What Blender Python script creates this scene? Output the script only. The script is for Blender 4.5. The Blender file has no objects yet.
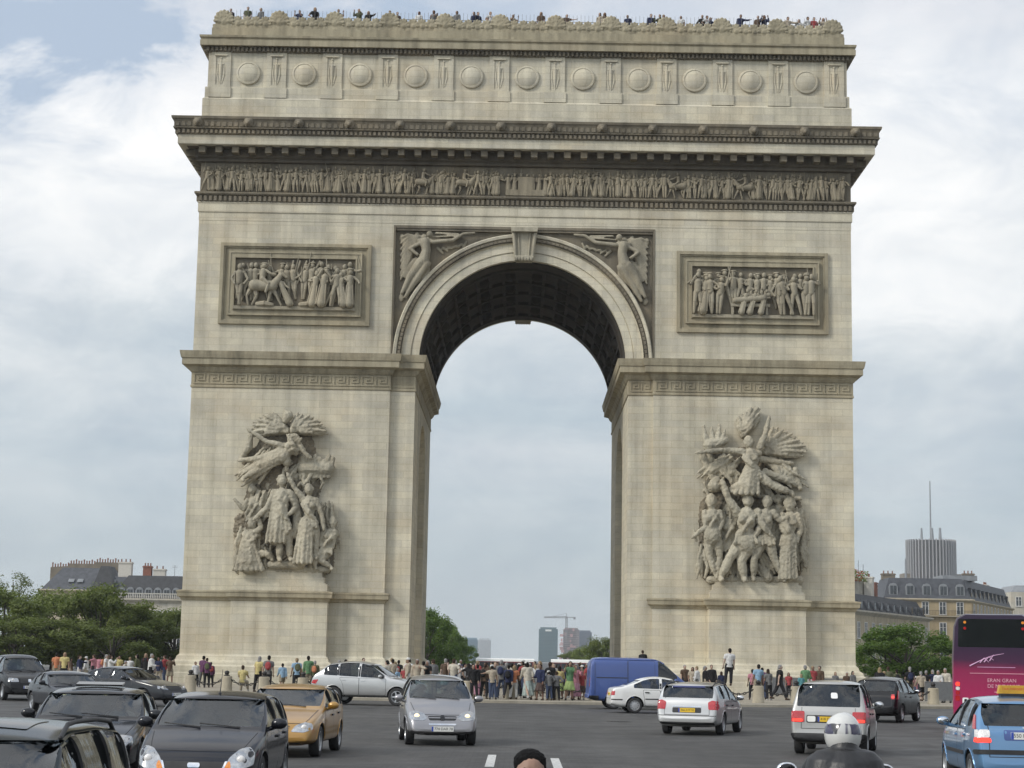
import bpy, bmesh, math, random
from mathutils import Vector, Matrix
from mathutils.bvhtree import BVHTree

scene = bpy.context.scene
col = scene.collection
R = math.radians

# ------------------------------------------------------------------ camera
F = 1800.0
CAM_H = 1.95
_pitch = math.atan(276 / F); _yaw = math.atan(-10.0 / F); _roll = R(1.03)
_fw = Vector((math.sin(_yaw) * math.cos(_pitch), math.cos(_yaw) * math.cos(_pitch), math.sin(_pitch)))
_r0 = Vector((math.cos(_yaw), -math.sin(_yaw), 0)); _u0 = _r0.cross(_fw)
_rt = _r0 * math.cos(_roll) + _u0 * math.sin(_roll)
_up = -_r0 * math.sin(_roll) + _u0 * math.cos(_roll)
CAM = Vector((0, 0, CAM_H))
cd = bpy.data.cameras.new('camera'); cam = bpy.data.objects.new('camera', cd); col.objects.link(cam)
cd.sensor_width = 36; cd.lens = F / 1024 * 36; cd.clip_start = 0.3; cd.clip_end = 20000
cam.matrix_world = Matrix(((_rt.x, _up.x, -_fw.x, CAM.x), (_rt.y, _up.y, -_fw.y, CAM.y), (_rt.z, _up.z, -_fw.z, CAM.z), (0, 0, 0, 1)))
scene.camera = cam

def at(px, py, Y):
    """point of the plane y = Y seen at a pixel of the photograph (used to measure sizes)"""
    d = _fw * F + _rt * (px - 512) + _up * (384 - py)
    return CAM + d * (Y / d.y)

# ------------------------------------------------------------------ world, sun, exposure
SUN_EL, SUN_AZ = 35.0, 239.0          # sun azimuth clockwise from +Y (behind the camera, to its left)
w = bpy.data.worlds.new('World'); scene.world = w; w.use_nodes = True
nt = w.node_tree; nt.nodes.clear()
N = nt.nodes.new; LK = nt.links.new
out = N('ShaderNodeOutputWorld'); bg = N('ShaderNodeBackground'); bg.inputs[1].default_value = 0.1
sky = N('ShaderNodeTexSky'); sky.sky_type = 'NISHITA'; sky.sun_disc = False
sky.sun_elevation = R(SUN_EL); sky.sun_rotation = R(SUN_AZ)
sky.air_density = 1.0; sky.dust_density = 1.5; sky.ozone_density = 1.2; sky.altitude = 60
tc = N('ShaderNodeTexCoord'); sep = N('ShaderNodeSeparateXYZ'); LK(tc.outputs['Generated'], sep.inputs[0])
def math_n(op, a, b=None, c=None, clamp=False):
    m = N('ShaderNodeMath'); m.operation = op; m.use_clamp = clamp
    for i, v in enumerate((a, b, c)):
        if v is None: continue
        if isinstance(v, (int, float)): m.inputs[i].default_value = v
        else: LK(v, m.inputs[i])
    return m.outputs[0]
def ramp_n(fac, stops):
    r = N('ShaderNodeValToRGB'); LK(fac, r.inputs[0]); e = r.color_ramp.elements
    while len(e) < len(stops): e.new(0.5)
    for i, (p, c) in enumerate(stops):
        e[i].position = p; e[i].color = c if len(c) == 4 else (*c, 1)
    return r.outputs[0]
def mix_n(fac, a, b, t='MIX'):
    m = N('ShaderNodeMix'); m.data_type = 'RGBA'; m.blend_type = t
    for s, v in ((m.inputs[0], fac), (m.inputs[6], a), (m.inputs[7], b)):
        if isinstance(v, (int, float)): s.default_value = v
        elif isinstance(v, tuple): s.default_value = (*v, 1)
        else: LK(v, s)
    return m.outputs[2]
def noise_n(vec, scale, detail=6, rough=0.55, dist=0.0):
    n = N('ShaderNodeTexNoise'); n.inputs['Scale'].default_value = scale; n.inputs['Detail'].default_value = detail
    n.inputs['Roughness'].default_value = rough; n.inputs['Distortion'].default_value = dist
    LK(vec, n.inputs['Vector']); return n.outputs['Fac']
# broken cloud: a bright bank over a smooth grey-blue veil, with a few blue gaps above it
mp = N('ShaderNodeMapping'); LK(tc.outputs['Generated'], mp.inputs[0]); mp.inputs['Location'].default_value = (2.3, 0.4, 1.1); mp.inputs['Scale'].default_value = (1, 1, 2.0)
n_big = noise_n(mp.outputs[0], 4.2, 8, 0.58, 0.5)
n_fine = noise_n(mp.outputs[0], 11.0, 8, 0.62, 0.4)
mp2 = N('ShaderNodeMapping'); LK(tc.outputs['Generated'], mp2.inputs[0]); mp2.inputs['Scale'].default_value = (1, 1, 5.0); mp2.inputs['Location'].default_value = (0.7, 3.1, 0.3)
n_str = noise_n(mp2.outputs[0], 3.4, 7, 0.55, 0.3)
z_w = math_n('ADD', sep.outputs[2], math_n('MULTIPLY', math_n('SUBTRACT', n_big, 0.5), 0.16))
z_w = math_n('ADD', z_w, math_n('MULTIPLY', math_n('SUBTRACT', n_fine, 0.5), 0.05))
base = ramp_n(z_w, [(0.0, (0.63, 0.69, 0.715)), (0.06, (0.555, 0.635, 0.68)), (0.13, (0.535, 0.625, 0.69)), (0.17, (0.68, 0.745, 0.785)), (0.21, (0.98, 0.995, 1.0)), (0.29, (1.07, 1.07, 1.06)), (0.345, (0.80, 0.82, 0.865)), (0.42, (0.66, 0.69, 0.75)), (1.0, (0.55, 0.60, 0.68))])
streak = ramp_n(n_str, [(0.42, (0.0,) * 3), (0.66, (0.75,) * 3)])
low = ramp_n(sep.outputs[2], [(0.03, (0.3,) * 3), (0.12, (1.0,) * 3), (0.22, (0.4,) * 3), (0.30, (0.0,) * 3)])
cl = mix_n(math_n('MULTIPLY', streak, low), base, (0.80, 0.83, 0.85))
shade = ramp_n(n_fine, [(0.34, (0.85, 0.875, 0.91)), (0.52, (0.98, 0.985, 0.99)), (0.66, (1.07, 1.06, 1.05))])
cl = mix_n(1.0, cl, shade, 'MULTIPLY')
# blue gaps: more to the left, high in the frame
left = ramp_n(sep.outputs[0], [(0.0, (1.0,) * 3), (1.0, (1.0,) * 3)])
gx = math_n('MULTIPLY_ADD', sep.outputs[0], -2.2, 0.25, clamp=True)
gap = math_n('MULTIPLY', ramp_n(math_n('ADD', math_n('MULTIPLY', n_big, 0.62), math_n('MULTIPLY', n_fine, 0.38)), [(0.40, (1.0,) * 3), (0.50, (0.25,) * 3), (0.58, (0.0,) * 3)]), ramp_n(sep.outputs[2], [(0.245, (0.0,) * 3), (0.29, (1.0,) * 3), (0.345, (1.0,) * 3), (0.40, (0.4,) * 3)]))
gap = math_n('MULTIPLY', gap, math_n('ADD', math_n('MULTIPLY', gx, 2.0), 0.28), clamp=True)
blue = mix_n(0.9, sky.outputs[0], (5.0, 6.0, 7.4))
sc10 = N('ShaderNodeVectorMath'); sc10.operation = 'SCALE'; LK(cl, sc10.inputs[0]); sc10.inputs['Scale'].default_value = 10.0
veiled = mix_n(0.06, sc10.outputs[0], sky.outputs[0])
skyc = mix_n(gap, veiled, blue)
# broken cloud overhead as well
hi = math_n('MULTIPLY', ramp_n(n_big, [(0.44, (0.0,) * 3), (0.56, (1.0,) * 3)]), ramp_n(sep.outputs[2], [(0.42, (0.0,) * 3), (0.55, (1.0,) * 3)]))
lo_ = ramp_n(sep.outputs[2], [(0.42, (0.0,) * 3), (0.55, (1.0,) * 3)])
skyc = mix_n(math_n('MULTIPLY', lo_, 0.75), skyc, (3.6, 4.6, 6.2)); skyc = mix_n(hi, skyc, (9.0, 9.1, 9.3))
# brighter towards the veiled sun
sd = Vector((math.sin(R(SUN_AZ)) * math.cos(R(SUN_EL)), math.cos(R(SUN_AZ)) * math.cos(R(SUN_EL)), math.sin(R(SUN_EL))))
vd = N('ShaderNodeVectorMath'); vd.operation = 'DOT_PRODUCT'; LK(tc.outputs['Generated'], vd.inputs[0]); vd.inputs[1].default_value = sd
glow = math_n('ADD', math_n('MULTIPLY', math_n('POWER', math_n('MAXIMUM', vd.outputs['Value'], 0.0), 2.0), 0.9), 1.0)
vs = N('ShaderNodeVectorMath'); vs.operation = 'SCALE'; LK(skyc, vs.inputs[0]); LK(glow, vs.inputs['Scale'])
LK(vs.outputs[0], bg.inputs[0]); LK(bg.outputs[0], out.inputs[0])

ld = bpy.data.lights.new('sun', 'SUN'); ld.energy = 2.3; ld.angle = R(13); ld.color = (1.0, 0.95, 0.86)
sun = bpy.data.objects.new('sun', ld); col.objects.link(sun)
sun.rotation_euler = (-sd).to_track_quat('-Z', 'Y').to_euler(); sun.location = sd * 300

vs_ = scene.view_settings
scene.display_settings.display_device = 'sRGB'
vs_.view_transform = 'Standard'; vs_.look = 'None'; vs_.gamma = 1; vs_.exposure = 0.02
vs_.use_curve_mapping = False
scene.cycles.max_bounces = 8; scene.cycles.transparent_max_bounces = 12
scene.cycles.use_denoising = True

# ------------------------------------------------------------------ mesh helpers
class MB:
    """collects shapes into ONE mesh"""
    def __init__(s): s.v = []; s.f = []; s.mi = []; s.M = None
    def add(s, vs, fs, mi=0):
        b = len(s.v)
        s.v += [Vector(v) for v in vs] if s.M is None else [s.M @ Vector(v) for v in vs]
        for f in fs: s.f.append([b + i for i in f]); s.mi.append(mi)
    def box(s, x0, x1, y0, y1, z0, z1, mi=0):
        s.add([(x0, y0, z0), (x1, y0, z0), (x1, y1, z0), (x0, y1, z0), (x0, y0, z1), (x1, y0, z1), (x1, y1, z1), (x0, y1, z1)],
              [(0, 3, 2, 1), (4, 5, 6, 7), (0, 1, 5, 4), (1, 2, 6, 5), (2, 3, 7, 6), (3, 0, 4, 7)], mi)
    def cbox(s, c, d, mi=0, rot=None):
        vs = []
        for sx, sy, sz in ((-1, -1, -1), (1, -1, -1), (1, 1, -1), (-1, 1, -1), (-1, -1, 1), (1, -1, 1), (1, 1, 1), (-1, 1, 1)):
            p = Vector((sx * d[0] / 2, sy * d[1] / 2, sz * d[2] / 2))
            if rot is not None: p = rot @ p
            vs.append(p + Vector(c))
        s.add(vs, [(0, 3, 2, 1), (4, 5, 6, 7), (0, 1, 5, 4), (1, 2, 6, 5), (2, 3, 7, 6), (3, 0, 4, 7)], mi)
    def tube(s, p0, p1, r0, r1=None, n=8, mi=0, caps=True):
        p0, p1 = Vector(p0), Vector(p1); r1 = r0 if r1 is None else r1
        d = p1 - p0
        if d.length < 1e-7: return
        q = d.to_track_quat('Z', 'Y'); vs = []
        for p, r in ((p0, r0), (p1, r1)):
            for i in range(n):
                a = 2 * math.pi * i / n
                vs.append(p + q @ Vector((r * math.cos(a), r * math.sin(a), 0)))
        fs = [(i, (i + 1) % n, n + (i + 1) % n, n + i) for i in range(n)]
        if caps: fs += [tuple(range(n - 1, -1, -1)), tuple(range(n, 2 * n))]
        s.add(vs, fs, mi)
    def ell(s, c, r, n=10, m=7, mi=0, rot=None):
        if isinstance(r, (int, float)): r = (r, r, r)
        c = Vector(c); vs = [Vector((0, 0, -r[2]))]
        for j in range(1, m):
            t = -math.pi / 2 + math.pi * j / m
            for i in range(n):
                a = 2 * math.pi * i / n
                vs.append(Vector((r[0] * math.cos(t) * math.cos(a), r[1] * math.cos(t) * math.sin(a), r[2] * math.sin(t))))
        vs.append(Vector((0, 0, r[2])))
        fs = [(0, 1 + (i + 1) % n, 1 + i) for i in range(n)]
        for j in range(m - 2):
            for i in range(n):
                a = 1 + j * n + i; b = 1 + j * n + (i + 1) % n
                fs.append((a, b, b + n, a + n))
        l = len(vs) - 1; k = 1 + (m - 2) * n
        fs += [(k + i, k + (i + 1) % n, l) for i in range(n)]
        s.add([c + (rot @ v if rot is not None else v) for v in vs], fs, mi)
    def cap(s, p0, p1, r0, r1=None, n=9, mi=0):
        """tapered capsule"""
        r1 = r0 if r1 is None else r1
        s.tube(p0, p1, r0, r1, n, mi); s.ell(p0, r0 * 1.0, n, 6, mi); s.ell(p1, r1 * 1.0, n, 6, mi)
    def chain(s, pts, n=6, mi=0):
        """list of (point, radius)"""
        for (a, ra), (b, rb) in zip(pts, pts[1:]): s.cap(a, b, ra, rb, n, mi)
    def lathe(s, prof, n=16, M=None, mi=0, close=True):
        vs = []
        for r, z in prof:
            for i in range(n):
                a = 2 * math.pi * i / n
                p = Vector((r * math.cos(a), r * math.sin(a), z)); vs.append(M @ p if M is not None else p)
        fs = []
        for j in range(len(prof) - 1):
            for i in range(n):
                fs.append((j * n + i, j * n + (i + 1) % n, (j + 1) * n + (i + 1) % n, (j + 1) * n + i))
        if close:
            fs.append(tuple(range(n - 1, -1, -1))); k = (len(prof) - 1) * n; fs.append(tuple(range(k, k + n)))
        s.add(vs, fs, mi)
    def prism(s, poly, axis, a0, a1, mi=0):
        """poly in the two other axes (axis 'x': (y,z); 'y': (x,z); 'z': (x,y)) swept from a0 to a1"""
        n = len(poly)
        mk = {'x': lambda p, a: (a, p[0], p[1]), 'y': lambda p, a: (p[0], a, p[1]), 'z': lambda p, a: (p[0], p[1], a)}[axis]
        vs = [mk(p, a0) for p in poly] + [mk(p, a1) for p in poly]
        fs = [(i, (i + 1) % n, n + (i + 1) % n, n + i) for i in range(n)] + [tuple(range(n - 1, -1, -1)), tuple(range(n, 2 * n))]
        s.add(vs, fs, mi)
    def sweep_rect(s, prof, hx, hy, cy=0.0, mi=0, cap0=False, cap1=False):
        """profile of (outset, z) carried round a rectangle with mitred corners"""
        vs = []
        for o, z in prof:
            vs += [(-hx - o, cy - hy - o, z), (hx + o, cy - hy - o, z), (hx + o, cy + hy + o, z), (-hx - o, cy + hy + o, z)]
        fs = []
        for j in range(len(prof) - 1):
            for i in range(4): fs.append((4 * j + i, 4 * j + (i + 1) % 4, 4 * j + 4 + (i + 1) % 4, 4 * j + 4 + i))
        if cap0: fs.append((3, 2, 1, 0))
        if cap1: k = 4 * (len(prof) - 1); fs.append((k, k + 1, k + 2, k + 3))
        s.add(vs, fs, mi)
    def sweep_path(s, prof, path, mi=0, closed_prof=False):
        """profile of (outset, z) carried along an open plan path [(x,y)], outset to the RIGHT of travel"""
        n = len(path); rings = []
        for i, p in enumerate(path):
            p = Vector(p)
            d0 = (p - Vector(path[i - 1])).normalized() if i > 0 else None
            d1 = (Vector(path[i + 1]) - p).normalized() if i < n - 1 else None
            if d0 is None: nn = Vector((d1.y, -d1.x)); k = 1
            elif d1 is None: nn = Vector((d0.y, -d0.x)); k = 1
            else:
                a = Vector((d0.y, -d0.x)); b = Vector((d1.y, -d1.x)); nn = (a + b).normalized(); k = 1 / max(0.3, nn.dot(a))
            rings.append([(p.x + nn.x * o * k, p.y + nn.y * o * k, z) for o, z in prof])
        m = len(prof); vs = [v for r in rings for v in r]; fs = []
        for i in range(n - 1):
            for j in range(m - 1): fs.append((i * m + j, (i + 1) * m + j, (i + 1) * m + j + 1, i * m + j + 1))
        fs.append(tuple(range(m))); fs.append(tuple(range((n - 1) * m, n * m))[::-1])
        s.add(vs, fs, mi)
    def mesh(s, name, smooth=None, normals=True, merge=0.0):
        me = bpy.data.meshes.new(name)
        me.from_pydata([tuple(v) for v in s.v], [], s.f)
        me.polygons.foreach_set('material_index', s.mi)
        if normals or merge:
            bm = bmesh.new(); bm.from_mesh(me)
            if merge: bmesh.ops.remove_doubles(bm, verts=bm.verts, dist=merge)
            if normals: bmesh.ops.recalc_face_normals(bm, faces=bm.faces)
            bm.to_mesh(me); bm.free()
        if smooth is not None: smooth_by_angle(me, smooth)
        return me
    def build(s, name, mats, parent=None, smooth=None, normals=True, merge=0.0, inv=None):
        return link(name, s.mesh(name, smooth, normals, merge), mats, parent, inv)

def smooth_by_angle(me, deg):
    bm = bmesh.new(); bm.from_mesh(me); a = R(deg)
    for f in bm.faces: f.smooth = True
    for e in bm.edges:
        e.smooth = len(e.link_faces) == 2 and e.calc_face_angle(0) < a
    bm.to_mesh(me); bm.free()

def link(name, me, mats=(), parent=None, inv=None):
    o = bpy.data.objects.new(name, me); col.objects.link(o)
    if mats is not None:
        for m in (mats if isinstance(mats, (list, tuple)) else [mats]): me.materials.append(m)
    if parent is not None:
        o.parent = parent
        if inv is not None: o.matrix_parent_inverse = inv
    return o

def tag(o, label=None, cat=None, group=None, kind=None):
    if label: o['label'] = label
    if cat: o['category'] = cat
    if group: o['group'] = group
    if kind: o['kind'] = kind
    return o

def empty(name, loc=(0, 0, 0), rz=0.0, label=None, cat=None, group=None):
    o = bpy.data.objects.new(name, None); col.objects.link(o); o.location = loc; o.rotation_euler = (0, 0, rz)
    o.empty_display_size = 0.3
    return tag(o, label, cat, group)

def kids(o): return [c for c in bpy.data.objects if c.parent == o]

def copy_tree(o, parent=None):
    c = o.copy(); col.objects.link(c)
    if parent is not None: c.parent = parent
    for ch in o.children: copy_tree(ch, c)
    return c

def evaluated(o):
    dg = bpy.context.evaluated_depsgraph_get(); dg.update()
    return bpy.data.meshes.new_from_object(o.evaluated_get(dg))

def with_mods(me, mods):
    """mesh after a list of (type, {settings}) modifiers"""
    o = bpy.data.objects.new('work', me); col.objects.link(o)
    for t, kw in mods:
        m = o.modifiers.new(t, t)
        for k, v in kw.items(): setattr(m, k, v)
    r = evaluated(o); bpy.data.objects.remove(o)
    return r

def voxel(mb, size, smooth=2, name='body', rough=0.0):
    me = mb.mesh(name); extra = []
    if rough:
        tx = bpy.data.textures.get('carving') or bpy.data.textures.new('carving', 'CLOUDS'); tx.noise_scale = 0.16; tx.noise_depth = 3
        extra = [('DISPLACE', dict(texture=tx, strength=rough, mid_level=0.5))]
    r = with_mods(me, [('REMESH', dict(mode='VOXEL', voxel_size=size, use_smooth_shade=True)), ('SMOOTH', dict(iterations=smooth, factor=0.5))] + extra)
    r.name = name
    for p in r.polygons: p.use_smooth = True
    bpy.data.meshes.remove(me)
    return r

def boolean(me, cutter_mb, op='DIFFERENCE', mats=None):
    """me minus the cutter shapes"""
    c = bpy.data.objects.new('cutter', cutter_mb.mesh('cutter')); col.objects.link(c)
    if mats:
        for m in mats: c.data.materials.append(m)
    r = with_mods(me, [('BOOLEAN', dict(object=c, operation=op, solver='EXACT'))])
    bpy.data.objects.remove(c)
    return r

# ------------------------------------------------------------------ materials
def nodes(name):
    m = bpy.data.materials.new(name); m.use_nodes = True
    t = m.node_tree; b = t.nodes['Principled BSDF']
    return m, t, b
class NT:
    def __init__(s, t): s.t = t
    def n(s, ty, **kw):
        x = s.t.nodes.new(ty)
        for k, v in kw.items():
            if hasattr(x, k) and k not in x.inputs: setattr(x, k, v)
            else: s.set(x.inputs[k], v)
        return x
    def set(s, sock, v):
        if isinstance(v, bpy.types.NodeSocket): s.t.links.new(v, sock)
        elif isinstance(v, (tuple, list)) and sock.type == 'RGBA' and len(v) == 3: sock.default_value = (*v, 1)
        else: sock.default_value = v
    def math(s, op, a, b=0.0, clamp=False):
        x = s.t.nodes.new('ShaderNodeMath'); x.operation = op; x.use_clamp = clamp
        s.set(x.inputs[0], a); s.set(x.inputs[1], b); return x.outputs[0]
    def mix(s, f, a, b, ty='MIX'):
        x = s.t.nodes.new('ShaderNodeMix'); x.data_type = 'RGBA'; x.blend_type = ty
        s.set(x.inputs[0], f); s.set(x.inputs[6], a); s.set(x.inputs[7], b); return x.outputs[2]
    def noise(s, vec, scale, detail=5, rough=0.55, dist=0.0):
        x = s.t.nodes.new('ShaderNodeTexNoise'); x.inputs['Scale'].default_value = scale; x.inputs['Detail'].default_value = detail
        x.inputs['Roughness'].default_value = rough; x.inputs['Distortion'].default_value = dist
        if vec is not None: s.t.links.new(vec, x.inputs['Vector'])
        return x.outputs['Fac']
    def ramp(s, f, stops):
        r = s.t.nodes.new('ShaderNodeValToRGB'); s.t.links.new(f, r.inputs[0]); e = r.color_ramp.elements
        while len(e) < len(stops): e.new(0.5)
        for i, (p, c) in enumerate(stops):
            if isinstance(c, (int, float)): c = (c, c, c)
            e[i].position = p; e[i].color = (*c, 1)
        return r.outputs[0]
    def mapping(s, vec, scale=(1, 1, 1), loc=(0, 0, 0)):
        x = s.t.nodes.new('ShaderNodeMapping'); s.t.links.new(vec, x.inputs[0]); x.inputs['Scale'].default_value = scale
        x.inputs['Location'].default_value = loc; return x.outputs[0]
    def bump(s, h, strength=0.3, dist=0.02):
        x = s.t.nodes.new('ShaderNodeBump'); x.inputs['Strength'].default_value = strength; x.inputs['Distance'].default_value = dist
        s.t.links.new(h, x.inputs['Height']); return x.outputs[0]

def plain(name, c, rough=0.6, metal=0.0, coat=0.0, var=0.12, vscale=6.0, spec=0.5, emit=0.0, bump=0.0):
    m, t, b = nodes(name); k = NT(t)
    tcn = k.n('ShaderNodeTexCoord')
    f = k.noise(tcn.outputs['Object'], vscale, 5)
    lo = tuple(x * (1 - var) for x in c); hi = tuple(min(1, x * (1 + var)) for x in c)
    cc = k.ramp(f, [(0.3, lo), (0.7, hi)])
    k.set(b.inputs['Base Color'], cc)
    b.inputs['Roughness'].default_value = rough; b.inputs['Metallic'].default_value = metal
    b.inputs['Coat Weight'].default_value = coat; b.inputs['Coat Roughness'].default_value = 0.06
    b.inputs['Specular IOR Level'].default_value = spec
    if emit: k.set(b.inputs['Emission Color'], (*c, 1)); b.inputs['Emission Strength'].default_value = emit
    if bump: k.set(b.inputs['Normal'], k.bump(k.noise(tcn.outputs['Object'], vscale * 6, 4), bump, 0.01))
    return m

def stone(name, base, dark=0.55, course=0.0, mott=0.16, streak=0.25, warm=(0.50, 0.39, 0.24), warm_amt=0.25, soot=(0.10, 0.09, 0.075), soot_lo=0.62, soot_hi=0.8, grain=0.35):
    """weathered ashlar: courses, block to block tint, rain streaks, soot patches"""
    m, t, b = nodes(name); k = NT(t)
    pos = k.n('ShaderNodeNewGeometry').outputs['Position']
    sp = k.n('ShaderNodeSeparateXYZ'); t.links.new(pos, sp.inputs[0])
    u = k.math('ADD', sp.outputs[0], sp.outputs[1])
    cb = k.n('ShaderNodeCombineXYZ'); t.links.new(u, cb.inputs[0]); t.links.new(sp.outputs[2], cb.inputs[1])
    c = base; hgt = k.noise(pos, 9.0, 6, 0.65)
    lo = tuple(x * (1 - mott) for x in base); hi = tuple(x * (1 + mott * 0.7) for x in base)
    cc = k.ramp(k.noise(pos, 0.55, 9, 0.62, 0.4), [(0.30, lo), (0.70, hi)])
    cc = k.mix(k.math('MULTIPLY', k.ramp(k.noise(k.mapping(pos, (1, 1, 1.6), (13, 5, 2)), 0.22, 6, 0.6), [(0.48, 0), (0.68, 1)]), warm_amt), cc, warm)
    if course:
        br = t.nodes.new('ShaderNodeTexBrick'); t.links.new(cb.outputs[0], br.inputs['Vector'])
        for kk, v in (('Scale', 1.0), ('Mortar Size', 0.026), ('Mortar Smooth', 0.3), ('Bias', 0.0), ('Brick Width', course * 3.3), ('Row Height', course)): br.inputs[kk].default_value = v
        br.inputs['Color1'].default_value = (0.915, 0.915, 0.93, 1); br.inputs['Color2'].default_value = (1.065, 1.055, 1.02, 1); br.inputs['Mortar'].default_value = (0.86, 0.845, 0.81, 1)
        cc = k.mix(0.9, cc, br.outputs['Color'], 'MULTIPLY')
    st = k.ramp(k.noise(k.mapping(pos, (1.5, 1.5, 0.07)), 1.0, 6, 0.6), [(0.42, 1.0), (0.72, 1 - streak)])
    cc = k.mix(1.0, cc, st, 'MULTIPLY')
    gr = k.ramp(k.noise(pos, 14.0, 5, 0.7), [(0.25, 1 - grain * 0.45), (0.75, 1 + grain * 0.25)])
    cc = k.mix(1.0, cc, gr, 'MULTIPLY')
    so = k.ramp(k.noise(k.mapping(pos, (1, 1, 0.8), (3, 9, 4)), 0.8, 8, 0.65, 0.6), [(soot_lo, 0), (soot_hi, 1)])
    cc = k.mix(k.math('MULTIPLY', so, dark), cc, soot)
    k.set(b.inputs['Base Color'], cc); b.inputs['Roughness'].default_value = 0.88; b.inputs['Specular IOR Level'].default_value = 0.25
    k.set(b.inputs['Normal'], k.bump(hgt, 0.35, 0.03))
    return m
# ------------------------------------------------------------------ shared materials
ST = {
 'wall': stone('ashlar_limestone', (0.585, 0.545, 0.435), course=0.46, dark=0.30, soot_lo=0.68, soot_hi=0.95, mott=.17, warm_amt=.32, streak=.26),
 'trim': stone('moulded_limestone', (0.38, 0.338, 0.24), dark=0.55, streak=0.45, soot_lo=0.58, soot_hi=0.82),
 'dark': stone('sooty_shade_limestone', (0.20, 0.175, 0.13), dark=0.6, streak=0.4, soot_lo=0.50, soot_hi=0.75),  # soot tone; on relief grounds and backdrops it also paints crevice shade
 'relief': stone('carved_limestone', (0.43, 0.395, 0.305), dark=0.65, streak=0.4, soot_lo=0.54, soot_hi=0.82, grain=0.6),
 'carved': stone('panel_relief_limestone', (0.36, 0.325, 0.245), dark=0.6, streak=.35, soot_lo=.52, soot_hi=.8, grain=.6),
 'soot': stone('soot_and_shade_limestone', (0.13, 0.112, 0.085), dark=0.6, streak=0.3, warm_amt=.1, soot_lo=0.5, soot_hi=0.75),  # soot plus the shade under the cornice, both in the base colour
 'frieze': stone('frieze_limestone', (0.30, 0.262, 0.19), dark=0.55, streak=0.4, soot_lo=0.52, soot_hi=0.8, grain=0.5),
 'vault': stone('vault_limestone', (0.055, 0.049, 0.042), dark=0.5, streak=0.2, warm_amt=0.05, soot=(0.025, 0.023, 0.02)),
 'bollard': stone('granite_bollard', (0.38, 0.34, 0.26), dark=0.2),
}

def asphalt():
    m, t, b = nodes('worn_setts_road'); k = NT(t)
    pos = k.n('ShaderNodeNewGeometry').outputs['Position']
    br = t.nodes.new('ShaderNodeTexBrick'); t.links.new(pos, br.inputs['Vector'])
    for kk, v in (('Scale', 1.0), ('Mortar Size', 0.011), ('Mortar Smooth', 0.5), ('Brick Width', 0.22), ('Row Height', 0.13)): br.inputs[kk].default_value = v
    br.inputs['Color1'].default_value = (0.052, 0.051, 0.049, 1); br.inputs['Color2'].default_value = (0.080, 0.078, 0.074, 1); br.inputs['Mortar'].default_value = (0.034, 0.033, 0.032, 1)
    a = k.mix(1.0, br.outputs['Color'], k.ramp(k.noise(pos, 0.11, 8, 0.6, 0.5), [(0.3, 0.72), (0.7, 1.18)]), 'MULTIPLY')
    a = k.mix(1.0, a, k.ramp(k.noise(k.mapping(pos, (0.5, 0.06, 1)), 1.3, 6, 0.6, 0.3), [(0.35, 0.78), (0.66, 1.16)]), 'MULTIPLY')
    patch = k.ramp(k.noise(k.mapping(pos, (1, 1, 1), (5, 3, 0)), 0.3, 7, 0.7), [(0.66, 0), (0.74, 1)])
    a = k.mix(k.math('MULTIPLY', patch, 0.5), a, (0.045, 0.043, 0.041))
    oil = k.ramp(k.noise(k.mapping(pos, (1, .55, 1), (8, 1, 0)), 0.9, 5, 0.6, .6), [(0.62, 0), (0.72, 1)]); a = k.mix(k.math('MULTIPLY', oil, 0.45), a, (0.03, 0.029, 0.028))
    pale = k.ramp(k.noise(k.mapping(pos, (1, .4, 1), (2, 7, 0)), 0.5, 7, 0.7, .4), [(0.58, 0), (0.75, 1)]); a = k.mix(k.math('MULTIPLY', pale, 0.35), a, (0.15, 0.145, 0.135))
    vo = t.nodes.new('ShaderNodeTexVoronoi'); vo.feature = 'DISTANCE_TO_EDGE'; t.links.new(k.mapping(pos, (.09, .16, 1)), vo.inputs['Vector']); vo.inputs['Scale'].default_value = 1.0
    crack = k.ramp(vo.outputs['Distance'], [(0.0, 1), (0.006, 0)]); a = k.mix(k.math('MULTIPLY', crack, 0.55), a, (0.028, 0.027, 0.026))
    k.set(b.inputs['Base Color'], a)
    k.set(b.inputs['Roughness'], k.ramp(k.noise(pos, 0.6, 6), [(0.3, 0.52), (0.7, 0.8)]))
    b.inputs['Specular IOR Level'].default_value = 0.4
    k.set(b.inputs['Normal'], k.bump(k.math('ADD', br.outputs['Fac'], k.noise(pos, 30, 3)), 0.25, 0.008))
    return m

def paving(name, c1, c2, w_, h_):
    m, t, b = nodes(name); k = NT(t)
    pos = k.n('ShaderNodeNewGeometry').outputs['Position']
    br = t.nodes.new('ShaderNodeTexBrick'); t.links.new(pos, br.inputs['Vector'])
    for kk, v in (('Scale', 1.0), ('Mortar Size', 0.012), ('Brick Width', w_), ('Row Height', h_)): br.inputs[kk].default_value = v
    br.inputs['Color1'].default_value = (*c1, 1); br.inputs['Color2'].default_value = (*c2, 1); br.inputs['Mortar'].default_value = (*[x * 0.5 for x in c1], 1)
    a = k.mix(1.0, br.outputs['Color'], k.ramp(k.noise(pos, 0.5, 8, 0.6), [(0.3, 0.7), (0.7, 1.12)]), 'MULTIPLY')
    k.set(b.inputs['Base Color'], a); b.inputs['Roughness'].default_value = 0.85
    k.set(b.inputs['Normal'], k.bump(br.outputs['Fac'], 0.2, 0.01))
    return m

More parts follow.
